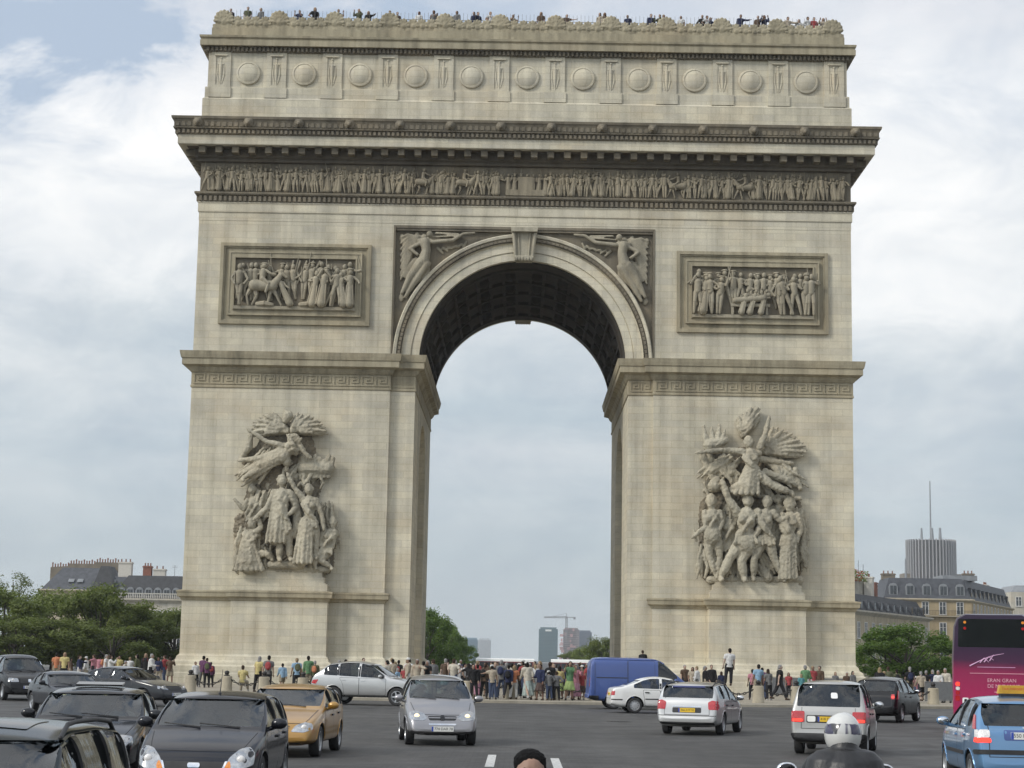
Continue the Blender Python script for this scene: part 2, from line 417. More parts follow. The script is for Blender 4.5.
M = {
 'road': asphalt(),
 'pave': paving('tan_paving', (0.30, 0.265, 0.20), (0.35, 0.31, 0.245), 0.5, 0.35),
 'kerb': stone('granite_kerb', (0.34, 0.31, 0.25), dark=0.3),
 'paint_line': plain('worn_white_road_paint', (0.50, 0.50, 0.48), 0.7, var=0.35, vscale=14),
 'far_ground': plain('distant_ground', (0.13, 0.13, 0.115), 0.9, var=0.2, vscale=0.02),
 'iron': plain('dark_iron', (0.035, 0.033, 0.032), 0.5, 0.6, var=0.3),
 'rail': plain('grey_iron_railing', (0.17, 0.17, 0.165), 0.6, 0.3),
 'rubber': plain('tyre_rubber', (0.022, 0.022, 0.023), 0.8, var=0.25, vscale=20, bump=0.15),
 'alloy': plain('alloy_rim', (0.55, 0.56, 0.57), 0.32, 0.85, var=0.1),
 'steel_hub': plain('grey_hubcap', (0.42, 0.43, 0.44), 0.45, 0.5, var=0.15),
 'black': plain('black_plastic', (0.02, 0.02, 0.021), 0.55, var=0.3, bump=0.08),
 'gloss_black': plain('glossy_black_trim', (0.012, 0.012, 0.013), 0.15, var=0.2),
 'inside': plain('dark_car_interior', (0.035, 0.035, 0.037), 0.8, var=0.3),
 'seat': plain('grey_seat_fabric', (0.09, 0.09, 0.095), 0.9, var=0.3, vscale=20),
 'seat_tan': plain('beige_seat_fabric', (0.26, 0.22, 0.17), 0.9, var=0.25, vscale=20),
 'chrome': plain('chrome', (0.72, 0.73, 0.74), 0.12, 1.0, var=0.05),
 'lamp': plain('headlamp_reflector', (0.40, 0.41, 0.42), 0.22, 0.8, coat=1.0, var=0.18, vscale=18),
 'lamp_on': plain('lit_headlamp_glass', (1.0, 0.78, 0.42), 0.2, emit=1.4, var=0.0),
 'amber': plain('amber_lens', (0.75, 0.26, 0.03), 0.2, coat=1.0, var=0.2, vscale=40),
 'red': plain('red_tail_lens', (0.42, 0.012, 0.016), 0.18, coat=1.0, var=0.3, vscale=40),
 'red_lit': plain('lit_brake_lens', (0.95, 0.05, 0.03), 0.25, emit=1.2, var=0.0),
 'clear': plain('clear_lens', (0.70, 0.68, 0.66), 0.15, coat=1.0, var=0.2, vscale=40),
 'plate_w': plain('white_number_plate', (0.74, 0.74, 0.70), 0.5, var=0.06),
 'plate_y': plain('yellow_number_plate', (0.72, 0.47, 0.03), 0.5, var=0.06),
 'ink': plain('plate_lettering', (0.02, 0.02, 0.025), 0.5, var=0.05),
 'eu': plain('blue_plate_strip', (0.03, 0.07, 0.38), 0.5, var=0.05),
 'navy_strip': plain('navy_window_strip', (0.02, 0.03, 0.12), 0.5, var=0.05),
 'white_lbl': plain('white_sticker_and_glint', (0.75, 0.75, 0.75), 0.5, var=0.05),
}

def glass(name, tint=(0.42, 0.47, 0.46), boost=1.0):
    m, t, b = nodes(name); k = NT(t); o = t.nodes['Material Output']
    tr = k.n('ShaderNodeBsdfTransparent'); tr.inputs[0].default_value = (*tint, 1)
    gl = k.n('ShaderNodeBsdfGlossy'); gl.inputs['Roughness'].default_value = 0.03; gl.inputs[0].default_value = (0.92, 0.96, 1, 1)
    fr = k.n('ShaderNodeFresnel'); fr.inputs[0].default_value = 1.55
    pos = k.n('ShaderNodeTexCoord').outputs['Object']
    k.set(gl.inputs['Normal'], k.bump(k.noise(pos, 2.5, 2), 0.06, 0.05))
    f = k.math('MULTIPLY', fr.outputs[0], boost, True)
    mx = k.n('ShaderNodeMixShader'); t.links.new(f, mx.inputs[0]); t.links.new(tr.outputs[0], mx.inputs[1]); t.links.new(gl.outputs[0], mx.inputs[2])
    t.links.new(mx.outputs[0], o.inputs[0]); t.nodes.remove(b)
    return m
M['glass'] = glass('tinted_car_glass', (0.40, 0.46, 0.46), 1.3)
M['glass_dark'] = glass('dark_car_glass', (0.20, 0.23, 0.23), 1.0)
def window_glass(name, c):
    m = plain(name, c, 0.06, var=0.5, vscale=1.3, spec=0.8); return m
M['pane'] = window_glass('house_window_pane', (0.035, 0.04, 0.045))

def paint(name, c, metal=0.0, rough=0.32, coat=0.9, dirt=0.25, spec=.5):
    m, t, b = nodes(name); k = NT(t)
    pos = k.n('ShaderNodeTexCoord').outputs['Object']
    sp = k.n('ShaderNodeSeparateXYZ'); t.links.new(pos, sp.inputs[0])
    d = k.math('MULTIPLY', k.ramp(k.noise(pos, 3.0, 7, 0.65), [(0.35, 0.15), (0.75, 1.0)]), k.ramp(sp.outputs[2], [(0.15, 1.0), (0.6, 0.25)]))
    d = k.math('MULTIPLY', d, dirt)
    fl = k.ramp(k.noise(pos, 900, 1), [(0.3, 0.92), (0.7, 1.08)])
    cc = k.mix(1.0, c, fl, 'MULTIPLY')
    k.set(b.inputs['Base Color'], k.mix(d, cc, (0.16, 0.145, 0.12)))
    b.inputs['Metallic'].default_value = metal; b.inputs['Specular IOR Level'].default_value = spec
    k.set(b.inputs['Roughness'], k.math('ADD', k.math('MULTIPLY', d, 0.8), rough))
    k.set(b.inputs['Coat Weight'], k.math('SUBTRACT', coat, d, True)); b.inputs['Coat Roughness'].default_value = 0.05
    k.set(b.inputs['Normal'], k.bump(k.noise(pos, 1.6, 2), 0.03, 0.05))
    return m
# ------------------------------------------------------------------ ground, road, island
IC = Vector((0, 130.1)); IR = 47.0
mb = MB(); mb.box(-4000, 4000, -400, 6000, -0.5, -0.02); g = mb.build('ground', M['far_ground']); tag(g, kind='structure')
mb = MB(); n = 96
pts = [(IC.x + 122 * math.cos(2 * math.pi * i / n), IC.y + 122 * math.sin(2 * math.pi * i / n)) for i in range(n)]
mb.prism(pts, 'z', -0.3, 0.0)
mb.box(-40, 40, -60, 40, -0.3, -0.004); mb.box(-20, 20, 230, 2500, -0.3, -0.004)
tag(mb.build('road', M['road']), kind='structure')
mb = MB()
pts = [(IC.x + (IR - 0.3) * math.cos(2 * math.pi * i / n), IC.y + (IR - 0.3) * math.sin(2 * math.pi * i / n)) for i in range(n)]
mb.prism(pts, 'z', -0.2, 0.118); tag(mb.build('pavement', M['pave']), kind='structure')
mb = MB(); vs = []
for r, z in ((IR - 0.32, 0.0), (IR - 0.32, 0.135), (IR - 0.02, 0.135), (IR, 0.115), (IR, -0.05)):
    vs.append((r, z))
mb.lathe(vs, 160, Matrix.Translation((IC.x, IC.y, 0)), close=False)
tag(mb.build('kerb', M['kerb'], smooth=30), kind='structure')
# dashed lane marks leading to the camera
def mark(px0, px1, y0, y1):
    a = [ground_at(px0, y1), ground_at(px1, y1), ground_at(px1 - 1.5, y0), ground_at(px0 - 1.5, y0)]
def ground_at(px, py, z=0.0):
    d = _fw * F + _rt * (px - 512) + _up * (384 - py)
    return CAM + d * ((z - CAM_H) / d.z)
mb = MB()
for cx, cy, L_ in ((-0.48, 35.9, 4.2), (0.79, 34.6, 5.0), (-0.48, 27.5, 4.2), (0.79, 26.0, 4.6)):
    mb.box(cx - 0.085, cx + 0.085, cy - L_ / 2, cy + L_ / 2, -0.01, 0.005)
tag(mb.build('lane_dash_markings', M['paint_line']), kind='structure')

for i, (x, y) in enumerate(((1.9, 33.0), (-1.6, 52.0), (3.4, 60.5))):
    b = MB(); b.lathe([(.42, -.02), (.42, .006), (.36, .006), (.355, .002), (.02, .004)], 28, Matrix.Translation((x, y, 0)))
    for k in range(6):
        for q in range(6):
            if (k - 2.5) ** 2 + (q - 2.5) ** 2 < 7: b.box(x - .27 + .1 * k, x - .21 + .1 * k, y - .27 + .1 * q, y - .21 + .1 * q, .003, .008)
    tag(b.build('manhole_cover', M['iron'], smooth=40), ('round iron manhole cover in the road to the right of the young man', 'round iron manhole cover in the road between the silver people carrier and the crowd', 'round iron manhole cover in the road just left of the silver estate')[i], 'manhole cover', 'manhole covers')
# ------------------------------------------------------------------ the arch
YF = 119.0; HX, HY, CY = 22.1, 11.1, 130.1
arch = empty('triumphal_arch', (0, CY, 0), 0, 'monumental pale limestone arch in the middle of the roundabout, carved with sculpture groups and friezes', 'triumphal arch')
AI = Matrix.Translation((0, -CY, 0))
def apart(mb, name, mat, smooth=None, parent=None, merge=0.0):
    return mb.build(name, mat, parent or arch, smooth, inv=AI if parent is None else None, merge=merge)

ZC, RB = 21.75, 7.05
def arch_poly(r, zc, z0, hw, n=40):
    p = [(-hw, z0), (-hw, zc)] if abs(hw - r) > 0.02 else [(-hw, z0)]
    p += [(-r * math.cos(math.pi * i / n), zc + r * math.sin(math.pi * i / n)) for i in range(n + 1)]
    p += [(hw, zc), (hw, z0)] if abs(hw - r) > 0.02 else [(hw, z0)]
    return p
body = MB(); body.box(-HX, HX, YF, YF + 2 * HY, 0.05, 31.1)
me = body.mesh('wall')
c = MB(); c.prism(arch_poly(RB, ZC, -1, 7.15), 'y', 110, 150); me = boolean(me, c)
c = MB(); c.prism([(CY + y, z) for y, z in arch_poly(4.22, 14.5, -1, 4.22, 24)], 'x', -30, 30); me = boolean(me, c)
c = MB(); c.box(-8.8, 8.8, 118, YF + 0.35, -1, 30.95); c.box(-8.8, 8.8, YF + 2 * HY - 0.35, 145, -1, 30.95); me = boolean(me, c)
link('wall', me, ST['wall'], arch, AI)

def both(fn):
    for sgn in (-1, 1): fn(sgn)
def mpath(path, sgn):
    """mirror a plan path (keeps the outside on the right of travel)"""
    return path if sgn < 0 else [(-x, y) for x, y in reversed(path)]
PX0, PX1 = -18.72, -12.42        # pedestal of the left group
inner = [(-8.8, YF), (-8.8, YF + 0.35), (-7.15, YF + 0.35)]
ped = [(PX0, YF), (PX0, YF - 1.0), (PX1, YF - 1.0), (PX1, YF)]
# plinth
mb = MB(); prof = [(0, 0.05), (0.62, 0.05), (0.62, 0.75), (0.58, 0.78), (0.58, 1.22), (0.46, 1.30), (0.40, 1.50), (0.22, 1.62), (0.15, 1.85), (0.03, 1.95), (0, 2.02)]
for s in (-1, 1):
    for pth in ([(-HX, CY - 4.22)] + [(-HX, YF)] + ped + inner + [(-7.15, CY - 4.22)],
                [(-7.15, CY + 4.22), (-7.15, YF + 2 * HY - .35), (-8.8, YF + 2 * HY - .35), (-8.8, YF + 2 * HY), (-HX, YF + 2 * HY), (-HX, CY + 4.22)]):
        mb = MB(); mb.sweep_path(prof, mpath(pth, s)); apart(mb, 'plinth', ST['wall'])
# pedestals
for s in (-1, 1):
    mb = MB()
    xa, xb = (PX0, PX1) if s < 0 else (-PX1, -PX0)
    mb.box(xa, xb, YF - 1.0, YF + 0.05, 0.06, 5.6)
    c_ = (xa + xb) / 2
    for hw, d, z0, z1 in ((3.1, 0.98, 5.6, 6.62), (2.98, 0.92, 6.62, 6.7), (2.9, 0.90, 6.7, 7.05), (2.78, 0.84, 7.05, 7.12), (2.72, 0.82, 7.12, 7.45)):
        mb.box(c_ - hw, c_ + hw, YF - d, YF + 0.04, z0 + 0.001, z1)
    apart(mb, 'pedestal', ST['wall'])
# string course
mb = MB(); prof = [(0, 5.45), (0.06, 5.48), (0.10, 5.62), (0.28, 5.72), (0.30, 5.98), (0.34, 6.0), (0.34, 6.10), (0, 6.16)]
for s in (-1, 1):
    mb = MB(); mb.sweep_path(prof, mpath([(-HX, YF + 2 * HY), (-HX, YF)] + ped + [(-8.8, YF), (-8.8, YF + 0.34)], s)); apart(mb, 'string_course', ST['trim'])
# impost cornice all round each pier, fret band under it
mb = MB(); prof = [(0, 19.60), (0.07, 19.64), (0.07, 19.76), (0.03, 19.79), (0.03, 20.62), (0.10, 20.66), (0.20, 20.80), (0.28, 20.98), (0.60, 21.10), (0.60, 21.50), (0.66, 21.53), (0.72, 21.76), (0.76, 22.0), (0, 22.1)]
for s in (-1, 1):
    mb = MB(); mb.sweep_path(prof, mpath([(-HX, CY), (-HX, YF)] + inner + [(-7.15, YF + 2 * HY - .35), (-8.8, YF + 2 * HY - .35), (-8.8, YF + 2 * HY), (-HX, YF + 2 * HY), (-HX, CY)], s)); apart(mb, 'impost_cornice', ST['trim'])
def fret(x0, x1, y):
    mb = MB()
    n_ = max(1, round((x1 - x0) / 0.92)); w_ = (x1 - x0) / n_
    for i in range(n_):
        a = x0 + i * w_
        for u0, u1, v0, v1 in ((0.02, 0.98, 0, 0.10), (0.02, 0.12, 0.1, 1.0), (0.12, 0.86, 0.88, 1.0), (0.76, 0.86, 0.30, 0.88), (0.34, 0.76, 0.30, 0.41), (0.34, 0.44, 0.41, 0.66), (0.44, 0.62, 0.57, 0.67)):
            mb.box(a + u0 * w_, a + u1 * w_, y - 0.085, y, 19.86 + v0 * 0.70, 19.86 + v1 * 0.70)
    apart(mb, 'fret_band', ST['trim'])
fret(-22.0, -8.9, YF); fret(8.9, 22.0, YF); fret(-8.7, -7.25, YF + 0.35); fret(7.25, 8.7, YF + 0.35)
# archivolt: stepped mouldings round the opening, on both faces
def ring(mb, prof, n=64, z0=22.05, y=YF, flip=1, mi=0):
    """profile of (radius, depth out of y) turned about the arch centre, down to the impost"""
    rings = []
    for i in range(n + 1):
        rr = []
        for r, d in prof:
            a0 = math.asin(min(0.9, (z0 - ZC) / r)); a = a0 + (math.pi - 2 * a0) * i / n
            rr.append((-r * math.cos(a), y - d * flip, ZC + r * math.sin(a)))
        rings.append(rr)
    m = len(prof); vs = [v for r in rings for v in r]
    mb.add(vs, [(i * m + j, (i + 1) * m + j, (i + 1) * m + j + 1, i * m + j + 1) for i in range(n) for j in range(m - 1)], mi)
for y, fl in ((YF, 1), (YF + 2 * HY, -1)):
    mb = MB()
    ring(mb, [(6.95, -0.60), (6.95, -0.16), (7.45, -0.16), (7.49, -0.20), (7.52, -0.10), (8.08, -0.10), (8.11, -0.02), (8.14, 0.06)], y=y, flip=fl)
    ring(mb, [(8.46, 0.02), (8.50, 0.12), (8.66, 0.16), (8.72, 0.10), (8.74, -0.34)], y=y, flip=fl)
    apart(mb, 'archivolt', ST['wall'], 35)
    mb = MB(); ring(mb, [(8.12, 0.04), (8.14, -0.02), (8.48, -0.02)], y=y, flip=fl)
    for i in range(84):
        a = 0.04 + (math.pi - 0.08) * (i + 0.5) / 84; r = 8.31
        mb.cbox((-r * math.cos(a), y - 0.04 * fl, ZC + r * math.sin(a)), (0.26, 0.14, 0.17), rot=Matrix.Rotation(a - math.pi / 2 if True else 0, 3, 'Y'))
    apart(mb, 'egg_moulding', ST['dark'])
# frame of the spandrels and jamb strips
mb = MB()
for s in (-1, 1):
    x = s * 8.775
    mb.box(x - 0.07 if s < 0 else x - 0.06, x + 0.06 if s < 0 else x + 0.07, YF - 0.04, YF + 0.36, 22.1, 30.95)
mb.box(-8.7, 8.7, YF + 0.05, YF + 0.36, 30.62, 30.94); mb.box(-8.7, 8.7, YF - 0.02, YF + 0.36, 30.78, 30.96)
apart(mb, 'spandrel_frame', ST['dark'])
# keystones
for y, fl in ((YF, 1), (YF + 2 * HY, -1)):
    mb = MB()
    poly = [(-0.55, 28.62), (0.55, 28.62), (0.74, 30.72), (-0.74, 30.72)]
    mb.prism(poly, 'y', y - 0.35 * fl, y + 0.6 * fl)
    mb.prism([(-0.86, 30.5), (0.86, 30.5), (0.9, 30.78), (-0.9, 30.78)], 'y', y - 0.75 * fl, y + 0.3 * fl)
    for s in (-1, 1):
        mb.tube((s * 0.72, y - 0.42 * fl, 30.45), (s * 0.56, y - 0.36 * fl, 28.72), 0.13, 0.10, 10)
        mb.tube((s * 0.40, y - 0.40 * fl, 30.45), (s * 0.30, y - 0.36 * fl, 28.72), 0.06, 0.05, 8)
    mb.tube((-0.62, y - 0.38 * fl, 28.72), (0.62, y - 0.38 * fl, 28.72), 0.20, 0.20, 12)
    for i in range(6): mb.ell((-0.5 + i * 0.2, y - 0.52 * fl, 28.66), (0.1, 0.1, 0.16))
    apart(mb, 'keystone', ST['relief'], 40)
# coffered vault
mb = MB()
def vrib(a0, a1, y0, y1, r=6.86):
    n_ = max(2, int((a1 - a0) / 0.06)); vs = []
    for i in range(n_ + 1):
        a = a0 + (a1 - a0) * i / n_
        for rr, y in ((7.12, y0), (r, y0), (r, y1), (7.12, y1)): vs.append((-rr * math.cos(a), y, ZC + rr * math.sin(a)))
    fs = [(4 * i + j, 4 * i + 4 + j, 4 * i + 4 + (j + 1) % 4, 4 * i + (j + 1) % 4) for i in range(n_) for j in range(4)]
    fs += [(0, 1, 2, 3), tuple(range(4 * n_, 4 * n_ + 4))[::-1]]
    mb.add(vs, fs)
a0 = 0.05
vrib(0.0, math.pi, YF + 0.62, YF + 21.58, 7.035)
for y0, y1, r in ((0.9, 2.6, 6.93), (2.6, 2.9, 6.78), (7.1, 7.4, 6.80), (11.0, 11.3, 6.80), (14.9, 15.2, 6.80), (19.4, 19.7, 6.78), (19.7, 21.6, 6.93)):
    vrib(a0, math.pi - a0, YF + y0, YF + y1, r)
for i in range(11):
    a = a0 + (math.pi - 2 * a0) * (i + 0.5) / 11
    for d in (-0.085, 0.055): vrib(a + d - 0.0, a + d + 0.03, YF + 2.9, YF + 19.4, 6.84)
for i in range(10):
    a = a0 + (math.pi - 2 * a0) * (i + 1) / 11
    for y in (5.0, 9.2, 13.1, 17.3):
        mb.ell((-6.98 * math.cos(a), YF + y, ZC + 6.98 * math.sin(a)), (0.45, 0.45, 0.45), 8, 6)
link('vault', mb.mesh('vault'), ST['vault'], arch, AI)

# entablature
mb = MB()
mb.sweep_rect([(0.0, 31.05), (0.02, 31.10), (0.02, 31.62), (0.05, 31.66), (0.09, 31.68), (0.09, 32.25), (0.13, 32.30), (0.13, 32.34), (0.10, 32.36)], HX, HY, CY)
apart(mb, 'architrave', ST['wall'])
mb = MB()
mb.sweep_rect([(0.10, 32.36), (0.10, 32.78), (0.28, 32.82), (0.34, 32.90), (0.34, 33.02), (0.04, 33.08)], HX, HY, CY)
def blocks(mb, n_, o, z0, z1, wf, d, sides=True):
    """row of small blocks round the arch at outset o"""
    for i in range(n_):
        x = -HX - o + (2 * HX + 2 * o) * (i + 0.5) / n_; w_ = (2 * HX + 2 * o) / n_ * wf
        mb.box(x - w_ / 2, x + w_ / 2, YF - o - d, YF - o + 0.02, z0, z1)
    if sides:
        m_ = round(n_ * HY / HX)
        for s in (-1, 1):
            for i in range(m_):
                y = CY - HY - o + (2 * HY + 2 * o) * (i + 0.5) / m_; w_ = (2 * HY + 2 * o) / m_ * wf
                xa = s * (HX + o - 0.02); xb = s * (HX + o + d)
                mb.box(min(xa, xb), max(xa, xb), y - w_ / 2, y + w_ / 2, z0, z1)
blocks(mb, 132, 0.10, 32.42, 32.76, 0.55, 0.13)
apart(mb, 'dentil_band', ST['dark'])
mb = MB()
mb.sweep_rect([(0.02, 33.06), (0.02, 35.12)], HX, HY, CY)
apart(mb, 'frieze_ground', ST['dark'])  # darker stone paints the shade between the frieze figures
mb = MB()
mb.sweep_rect([(0.03, 35.10), (0.30, 35.14), (0.30, 35.24), (0.22, 35.28), (0.22, 35.36), (0.40, 35.46), (0.40, 36.0), (0.95, 36.03)], HX, HY, CY)
apart(mb, 'bed_moulding', ST['soot'])  # shade below the cornice is painted in along with the dirt
bx = MB(); bx.box(-.22, .22, -.70, .02, .06, .42); bx.box(-.25, .25, -.72, .02, .42, .475)
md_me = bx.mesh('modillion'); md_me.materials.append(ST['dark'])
for i in range(40):
    o = link('modillion', md_me, None, arch, AI); o.location = (-22.48 + 44.96 * (i + .5) / 40, YF - .38, 35.50)
for i in range(20):
    for s in (-1, 1):
        o = link('modillion', md_me, None, arch, AI); o.location = (s * 22.48, CY - 11.48 + 22.96 * (i + .5) / 20, 35.50); o.rotation_euler = (0, 0, s * R(90))
mb = MB()
mb.sweep_rect([(0.90, 36.025), (1.40, 36.02), (1.42, 36.06), (1.42, 36.66), (1.40, 36.68)], HX, HY, CY)
apart(mb, 'corona', ST['wall'])
mb = MB()
mb.sweep_rect([(1.40, 36.66), (1.50, 36.70), (1.50, 37.02), (1.70, 37.06), (1.72, 37.14), (1.60, 37.17)], HX, HY, CY); blocks(mb, 150, 1.49, 36.74, 37.0, 0.55, 0.13)
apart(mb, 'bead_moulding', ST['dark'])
mb = MB()
mb.sweep_rect([(1.60, 37.16), (1.62, 37.2), (1.66, 37.42), (1.74, 37.62), (1.82, 37.70), (1.85, 37.86), (1.2, 37.9), (-0.3, 38.15)], HX, HY, CY); blocks(mb, 120, 1.63, 37.2, 37.56, 0.6, 0.06)
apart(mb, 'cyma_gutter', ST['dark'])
# lion heads on the gutter
lb = MB()
lb.ell((0, -0.10, 0), (0.30, 0.26, 0.33), 12, 8); lb.ell((0, -0.34, -0.09), (0.17, 0.18, 0.13), 10, 7); lb.ell((0, -0.42, -0.20), (0.11, 0.1, 0.06), 8, 6)
for s in (-1, 1):
    lb.ell((s * 0.2, -0.12, 0.26), (0.09, 0.08, 0.1), 8, 6); lb.ell((s * 0.11, -0.30, 0.06), (0.07, 0.07, 0.07), 8, 6)
    for a in range(5): lb.ell((s * 0.30 * math.cos(a * 0.5 - 1.0), -0.02, 0.32 * math.sin(a * 0.5 - 1.0)), (0.12, 0.14, 0.12), 8, 6)
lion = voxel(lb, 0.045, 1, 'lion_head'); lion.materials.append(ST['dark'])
for i in range(14):
    o = link('lion_head', lion, None, arch, AI); o.location = (-22.15 + 44.3 * i / 13, YF - 1.70, 37.48); o.scale = (.85, .8, .85)
# attic
mb = MB()
mb.sweep_rect([(0.12, 37.9), (0.12, 39.62), (0.08, 39.66), (0.02, 39.72), (0.0, 39.74), (0.0, 40.44), (-0.02, 40.5), (-0.14, 40.52), (-0.14, 43.05)], HX, HY, CY)
PIL = [-21.08 + 42.16 * i / 11 for i in range(12)]
for x in PIL:
    for y0, y1 in ((YF - 0.09, YF + 0.2), (YF + 2 * HY - 0.2, YF + 2 * HY + 0.09)):
        mb.box(x - 0.76, x + 0.76, y0, y1, 39.75, 40.46)
apart(mb, 'attic_wall', ST['wall'])
pm = MB()
pm.box(-0.68, -0.34, -0.02, 0.2, 0, 2.5); pm.box(0.34, 0.68, -0.02, 0.2, 0, 2.5); pm.box(-0.34, 0.34, -0.02, 0.2, 0, 0.16); pm.box(-0.34, 0.34, -0.02, 0.2, 2.3, 2.5); pm.box(-0.34, 0.34, 0.035, 0.2, 0.16, 2.3)
pm.box(-0.44, 0.44, -0.1, 0.06, 2.22, 2.32)
pil_me = pm.mesh('pilaster'); pil_me.materials.append(ST['wall'])
sw = MB(); sw.tube((0, 0.05, 0.1), (0, 0.03, 1.65), 0.05, 0.13, 8); sw.tube((0, 0.04, 1.65), (0, 0.04, 2.05), 0.05, 0.05, 8); sw.box(-0.22, 0.22, 0.0, 0.08, 1.62, 1.72); sw.ell((0, 0.04, 2.08), 0.09, 8, 6)
for s in (-1, 1):
    sw.chain([((s * 0.10, 0.05, 0.3), 0.05), ((s * 0.24, 0.05, 0.9), 0.07), ((s * 0.22, 0.05, 1.5), 0.05)], 6)
sw_me = sw.mesh('sword_relief', 40); sw_me.materials.append(ST['wall'])
for x in PIL:
    o = link('pilaster', pil_me, None, arch, AI); o.location = (x, YF + 0.055, 40.5)
    p = link('sword_relief', sw_me, None, o)
sh = MB()
sh.lathe([(0.80, 0.0), (0.84, 0.06), (0.80, 0.14), (0.70, 0.17), (0.68, 0.13), (0.60, 0.17), (0.45, 0.23), (0.25, 0.28), (0.02, 0.30)], 32)
sh_me = sh.mesh('shield', 40); sh_me.materials.append(ST['wall'])
for i in range(11):
    o = link('shield', sh_me, None, arch, AI); o.location = ((PIL[i] + PIL[i + 1]) / 2, YF + 0.14, 41.52); o.rotation_euler = (R(90), 0, 0)
mb = MB()
mb.sweep_rect([(-0.14, 42.98), (0.02, 43.0), (0.02, 43.32), (0.28, 43.35)], HX, HY, CY); blocks(mb, 150, 0.02, 43.04, 43.30, 0.5, 0.16)
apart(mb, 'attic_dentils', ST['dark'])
mb = MB()
mb.sweep_rect([(0.26, 43.34), (0.40, 43.35), (0.41, 43.72), (0.33, 43.74), (0.33, 43.84), (0.44, 43.92), (0.46, 44.06), (0.3, 44.08), (-0.25, 44.12), (-0.25, 44.82), (-0.6, 44.84), (-0.6, 44.80)], HX, HY, CY)
mb.box(-21.6, 21.6, YF + 0.5, YF + 2 * HY - 0.5, 44.5, 44.72)
for x in (-1.05, 0.45): mb.box(x - 0.1, x + 0.1, YF - 0.1, YF + 0.2, 44.18, 44.38)
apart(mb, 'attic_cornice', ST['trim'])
# crest of palmettes
def palmette(w_, h_, k, name):
    b = MB(); b.box(-w_ / 2, w_ / 2, -0.1, 0.12, -0.02, h_ * 0.22)
    b.ell((0, -0.05, h_ * 0.36), (w_ * 0.20, 0.16, h_ * 0.2), 10, 7)
    for i in range(k):
        a = math.pi * (0.06 + 0.88 * i / (k - 1)); ln = h_ * (0.80 + 0.12 * math.sin(a))
        d = Vector((math.cos(a) * w_ / 2 / h_ * 1.02, 0, math.sin(a) * 0.62))
        b.chain([(Vector((0, 0, h_ * 0.30)), h_ * 0.10), (Vector((0, -0.03, h_ * 0.30)) + d * ln * 0.6, h_ * 0.13), (Vector((0, -0.1, h_ * 0.28)) + d * ln * 0.98, h_ * 0.085)], 6)
    me = voxel(b, 0.05, 1, name, rough=.06); me.materials.append(ST['trim']); return me
big = palmette(1.55, 1.50, 9, 'palmette'); small = palmette(0.92, 1.05, 7, 'palmette')
def crest(x, y, rz, me):
    o = link('palmette', me, None, arch, AI); o.location = (x, y, 44.83); o.rotation_euler = (0, 0, rz)
for i, x in enumerate(PIL):
    crest(x, YF + 0.55, 0, big)
    if i < 11:
        for k in (0.25, 0.42, 0.58, 0.75): crest(x + 3.833 * k, YF + 0.55, 0, small)
mb = MB()
for i in range(158):
    x = -21.4 + 42.8 * i / 157; mb.tube((x, YF + 1.0, 44.7), (x, YF + 1.0, 46.36 + 0.03 * ((i * 7) % 3)), 0.016, 0.010, 4)
for s in (-1, 1):
    for i in range(72): y = YF + 1.0 + 20.2 * i / 71; mb.tube((s * 21.4, y, 44.7), (s * 21.4, y, 46.36), 0.016, 0.010, 4)
for z in (45.0, 45.9):
    mb.tube((-21.4, YF + 1.0, z), (21.4, YF + 1.0, z), 0.02, 0.02, 4)
    for s in (-1, 1): mb.tube((s * 21.4, YF + 1, z), (s * 21.4, YF + 21.2, z), 0.02, 0.02, 4)
apart(mb, 'terrace_railing', M['rail'])

# ------------------------------------------------------------------ carved work
rnd = random.Random(5)
def relief_man(mb, x, z, y, h, r_, lean=0.0, dep=0.16, robe=False):
    """small standing carved figure, feet at (x, z)"""
    s = h / 1.8; P = lambda a, b, c=0.0: Vector((x + (a + b * lean) * s, y - (dep + c) * s, z + b * s))
    st = r_.uniform(-0.22, 0.22); q = 8
    if robe:
        mb.cap(P(0, 1.0), P(st * 0.4, 0.16), 0.15 * s, 0.23 * s, q)
        for i in range(3): mb.cap(P(-0.14 + 0.13 * i, 1.0, 0.10), P(-0.2 + 0.18 * i + st * 0.4, 0.12, 0.12), 0.035 * s, 0.05 * s, 5)
    else:
        mb.chain([(P(-0.08, 0.92), 0.11 * s), (P(-0.12 - st * 0.5, 0.5, 0.04), 0.085 * s), (P(-0.14 - st, 0.06), 0.06 * s)], q)
        mb.chain([(P(0.08, 0.92), 0.11 * s), (P(0.12 + st * 0.3, 0.5, 0.06), 0.085 * s), (P(0.14 + st * 0.6, 0.06), 0.06 * s)], q)
    mb.cap(P(0, 0.98), P(0, 1.36), 0.155 * s, 0.18 * s, q); mb.cap(P(-0.18, 1.4), P(0.18, 1.4), 0.085 * s, 0.085 * s, q)
    mb.ell(P(0.02, 1.66, 0.03), (0.115 * s, 0.12 * s, 0.14 * s), 8, 6)
    if r_.random() < 0.4: mb.ell(P(0.02, 1.78, 0.02), (0.17 * s, 0.14 * s, 0.06 * s), 8, 5)
    for sx in (-1, 1):
        e = Vector((sx * (0.28 + r_.uniform(-0.04, 0.12)), 1.12 + r_.uniform(-0.08, 0.3), 0.06)); hnd = Vector((e.x + r_.uniform(-0.22, 0.25), e.y + r_.uniform(-0.25, 0.35), 0.12))
        mb.chain([(P(sx * 0.19, 1.4), 0.07 * s), (P(*e), 0.058 * s), (P(*hnd), 0.05 * s)], 6)
        if r_.random() < 0.25: mb.cap(P(*hnd), P(hnd.x + r_.uniform(-.2, .2), hnd.y + r_.uniform(0.4, 0.8), 0.1), 0.025 * s, 0.02 * s, 5)
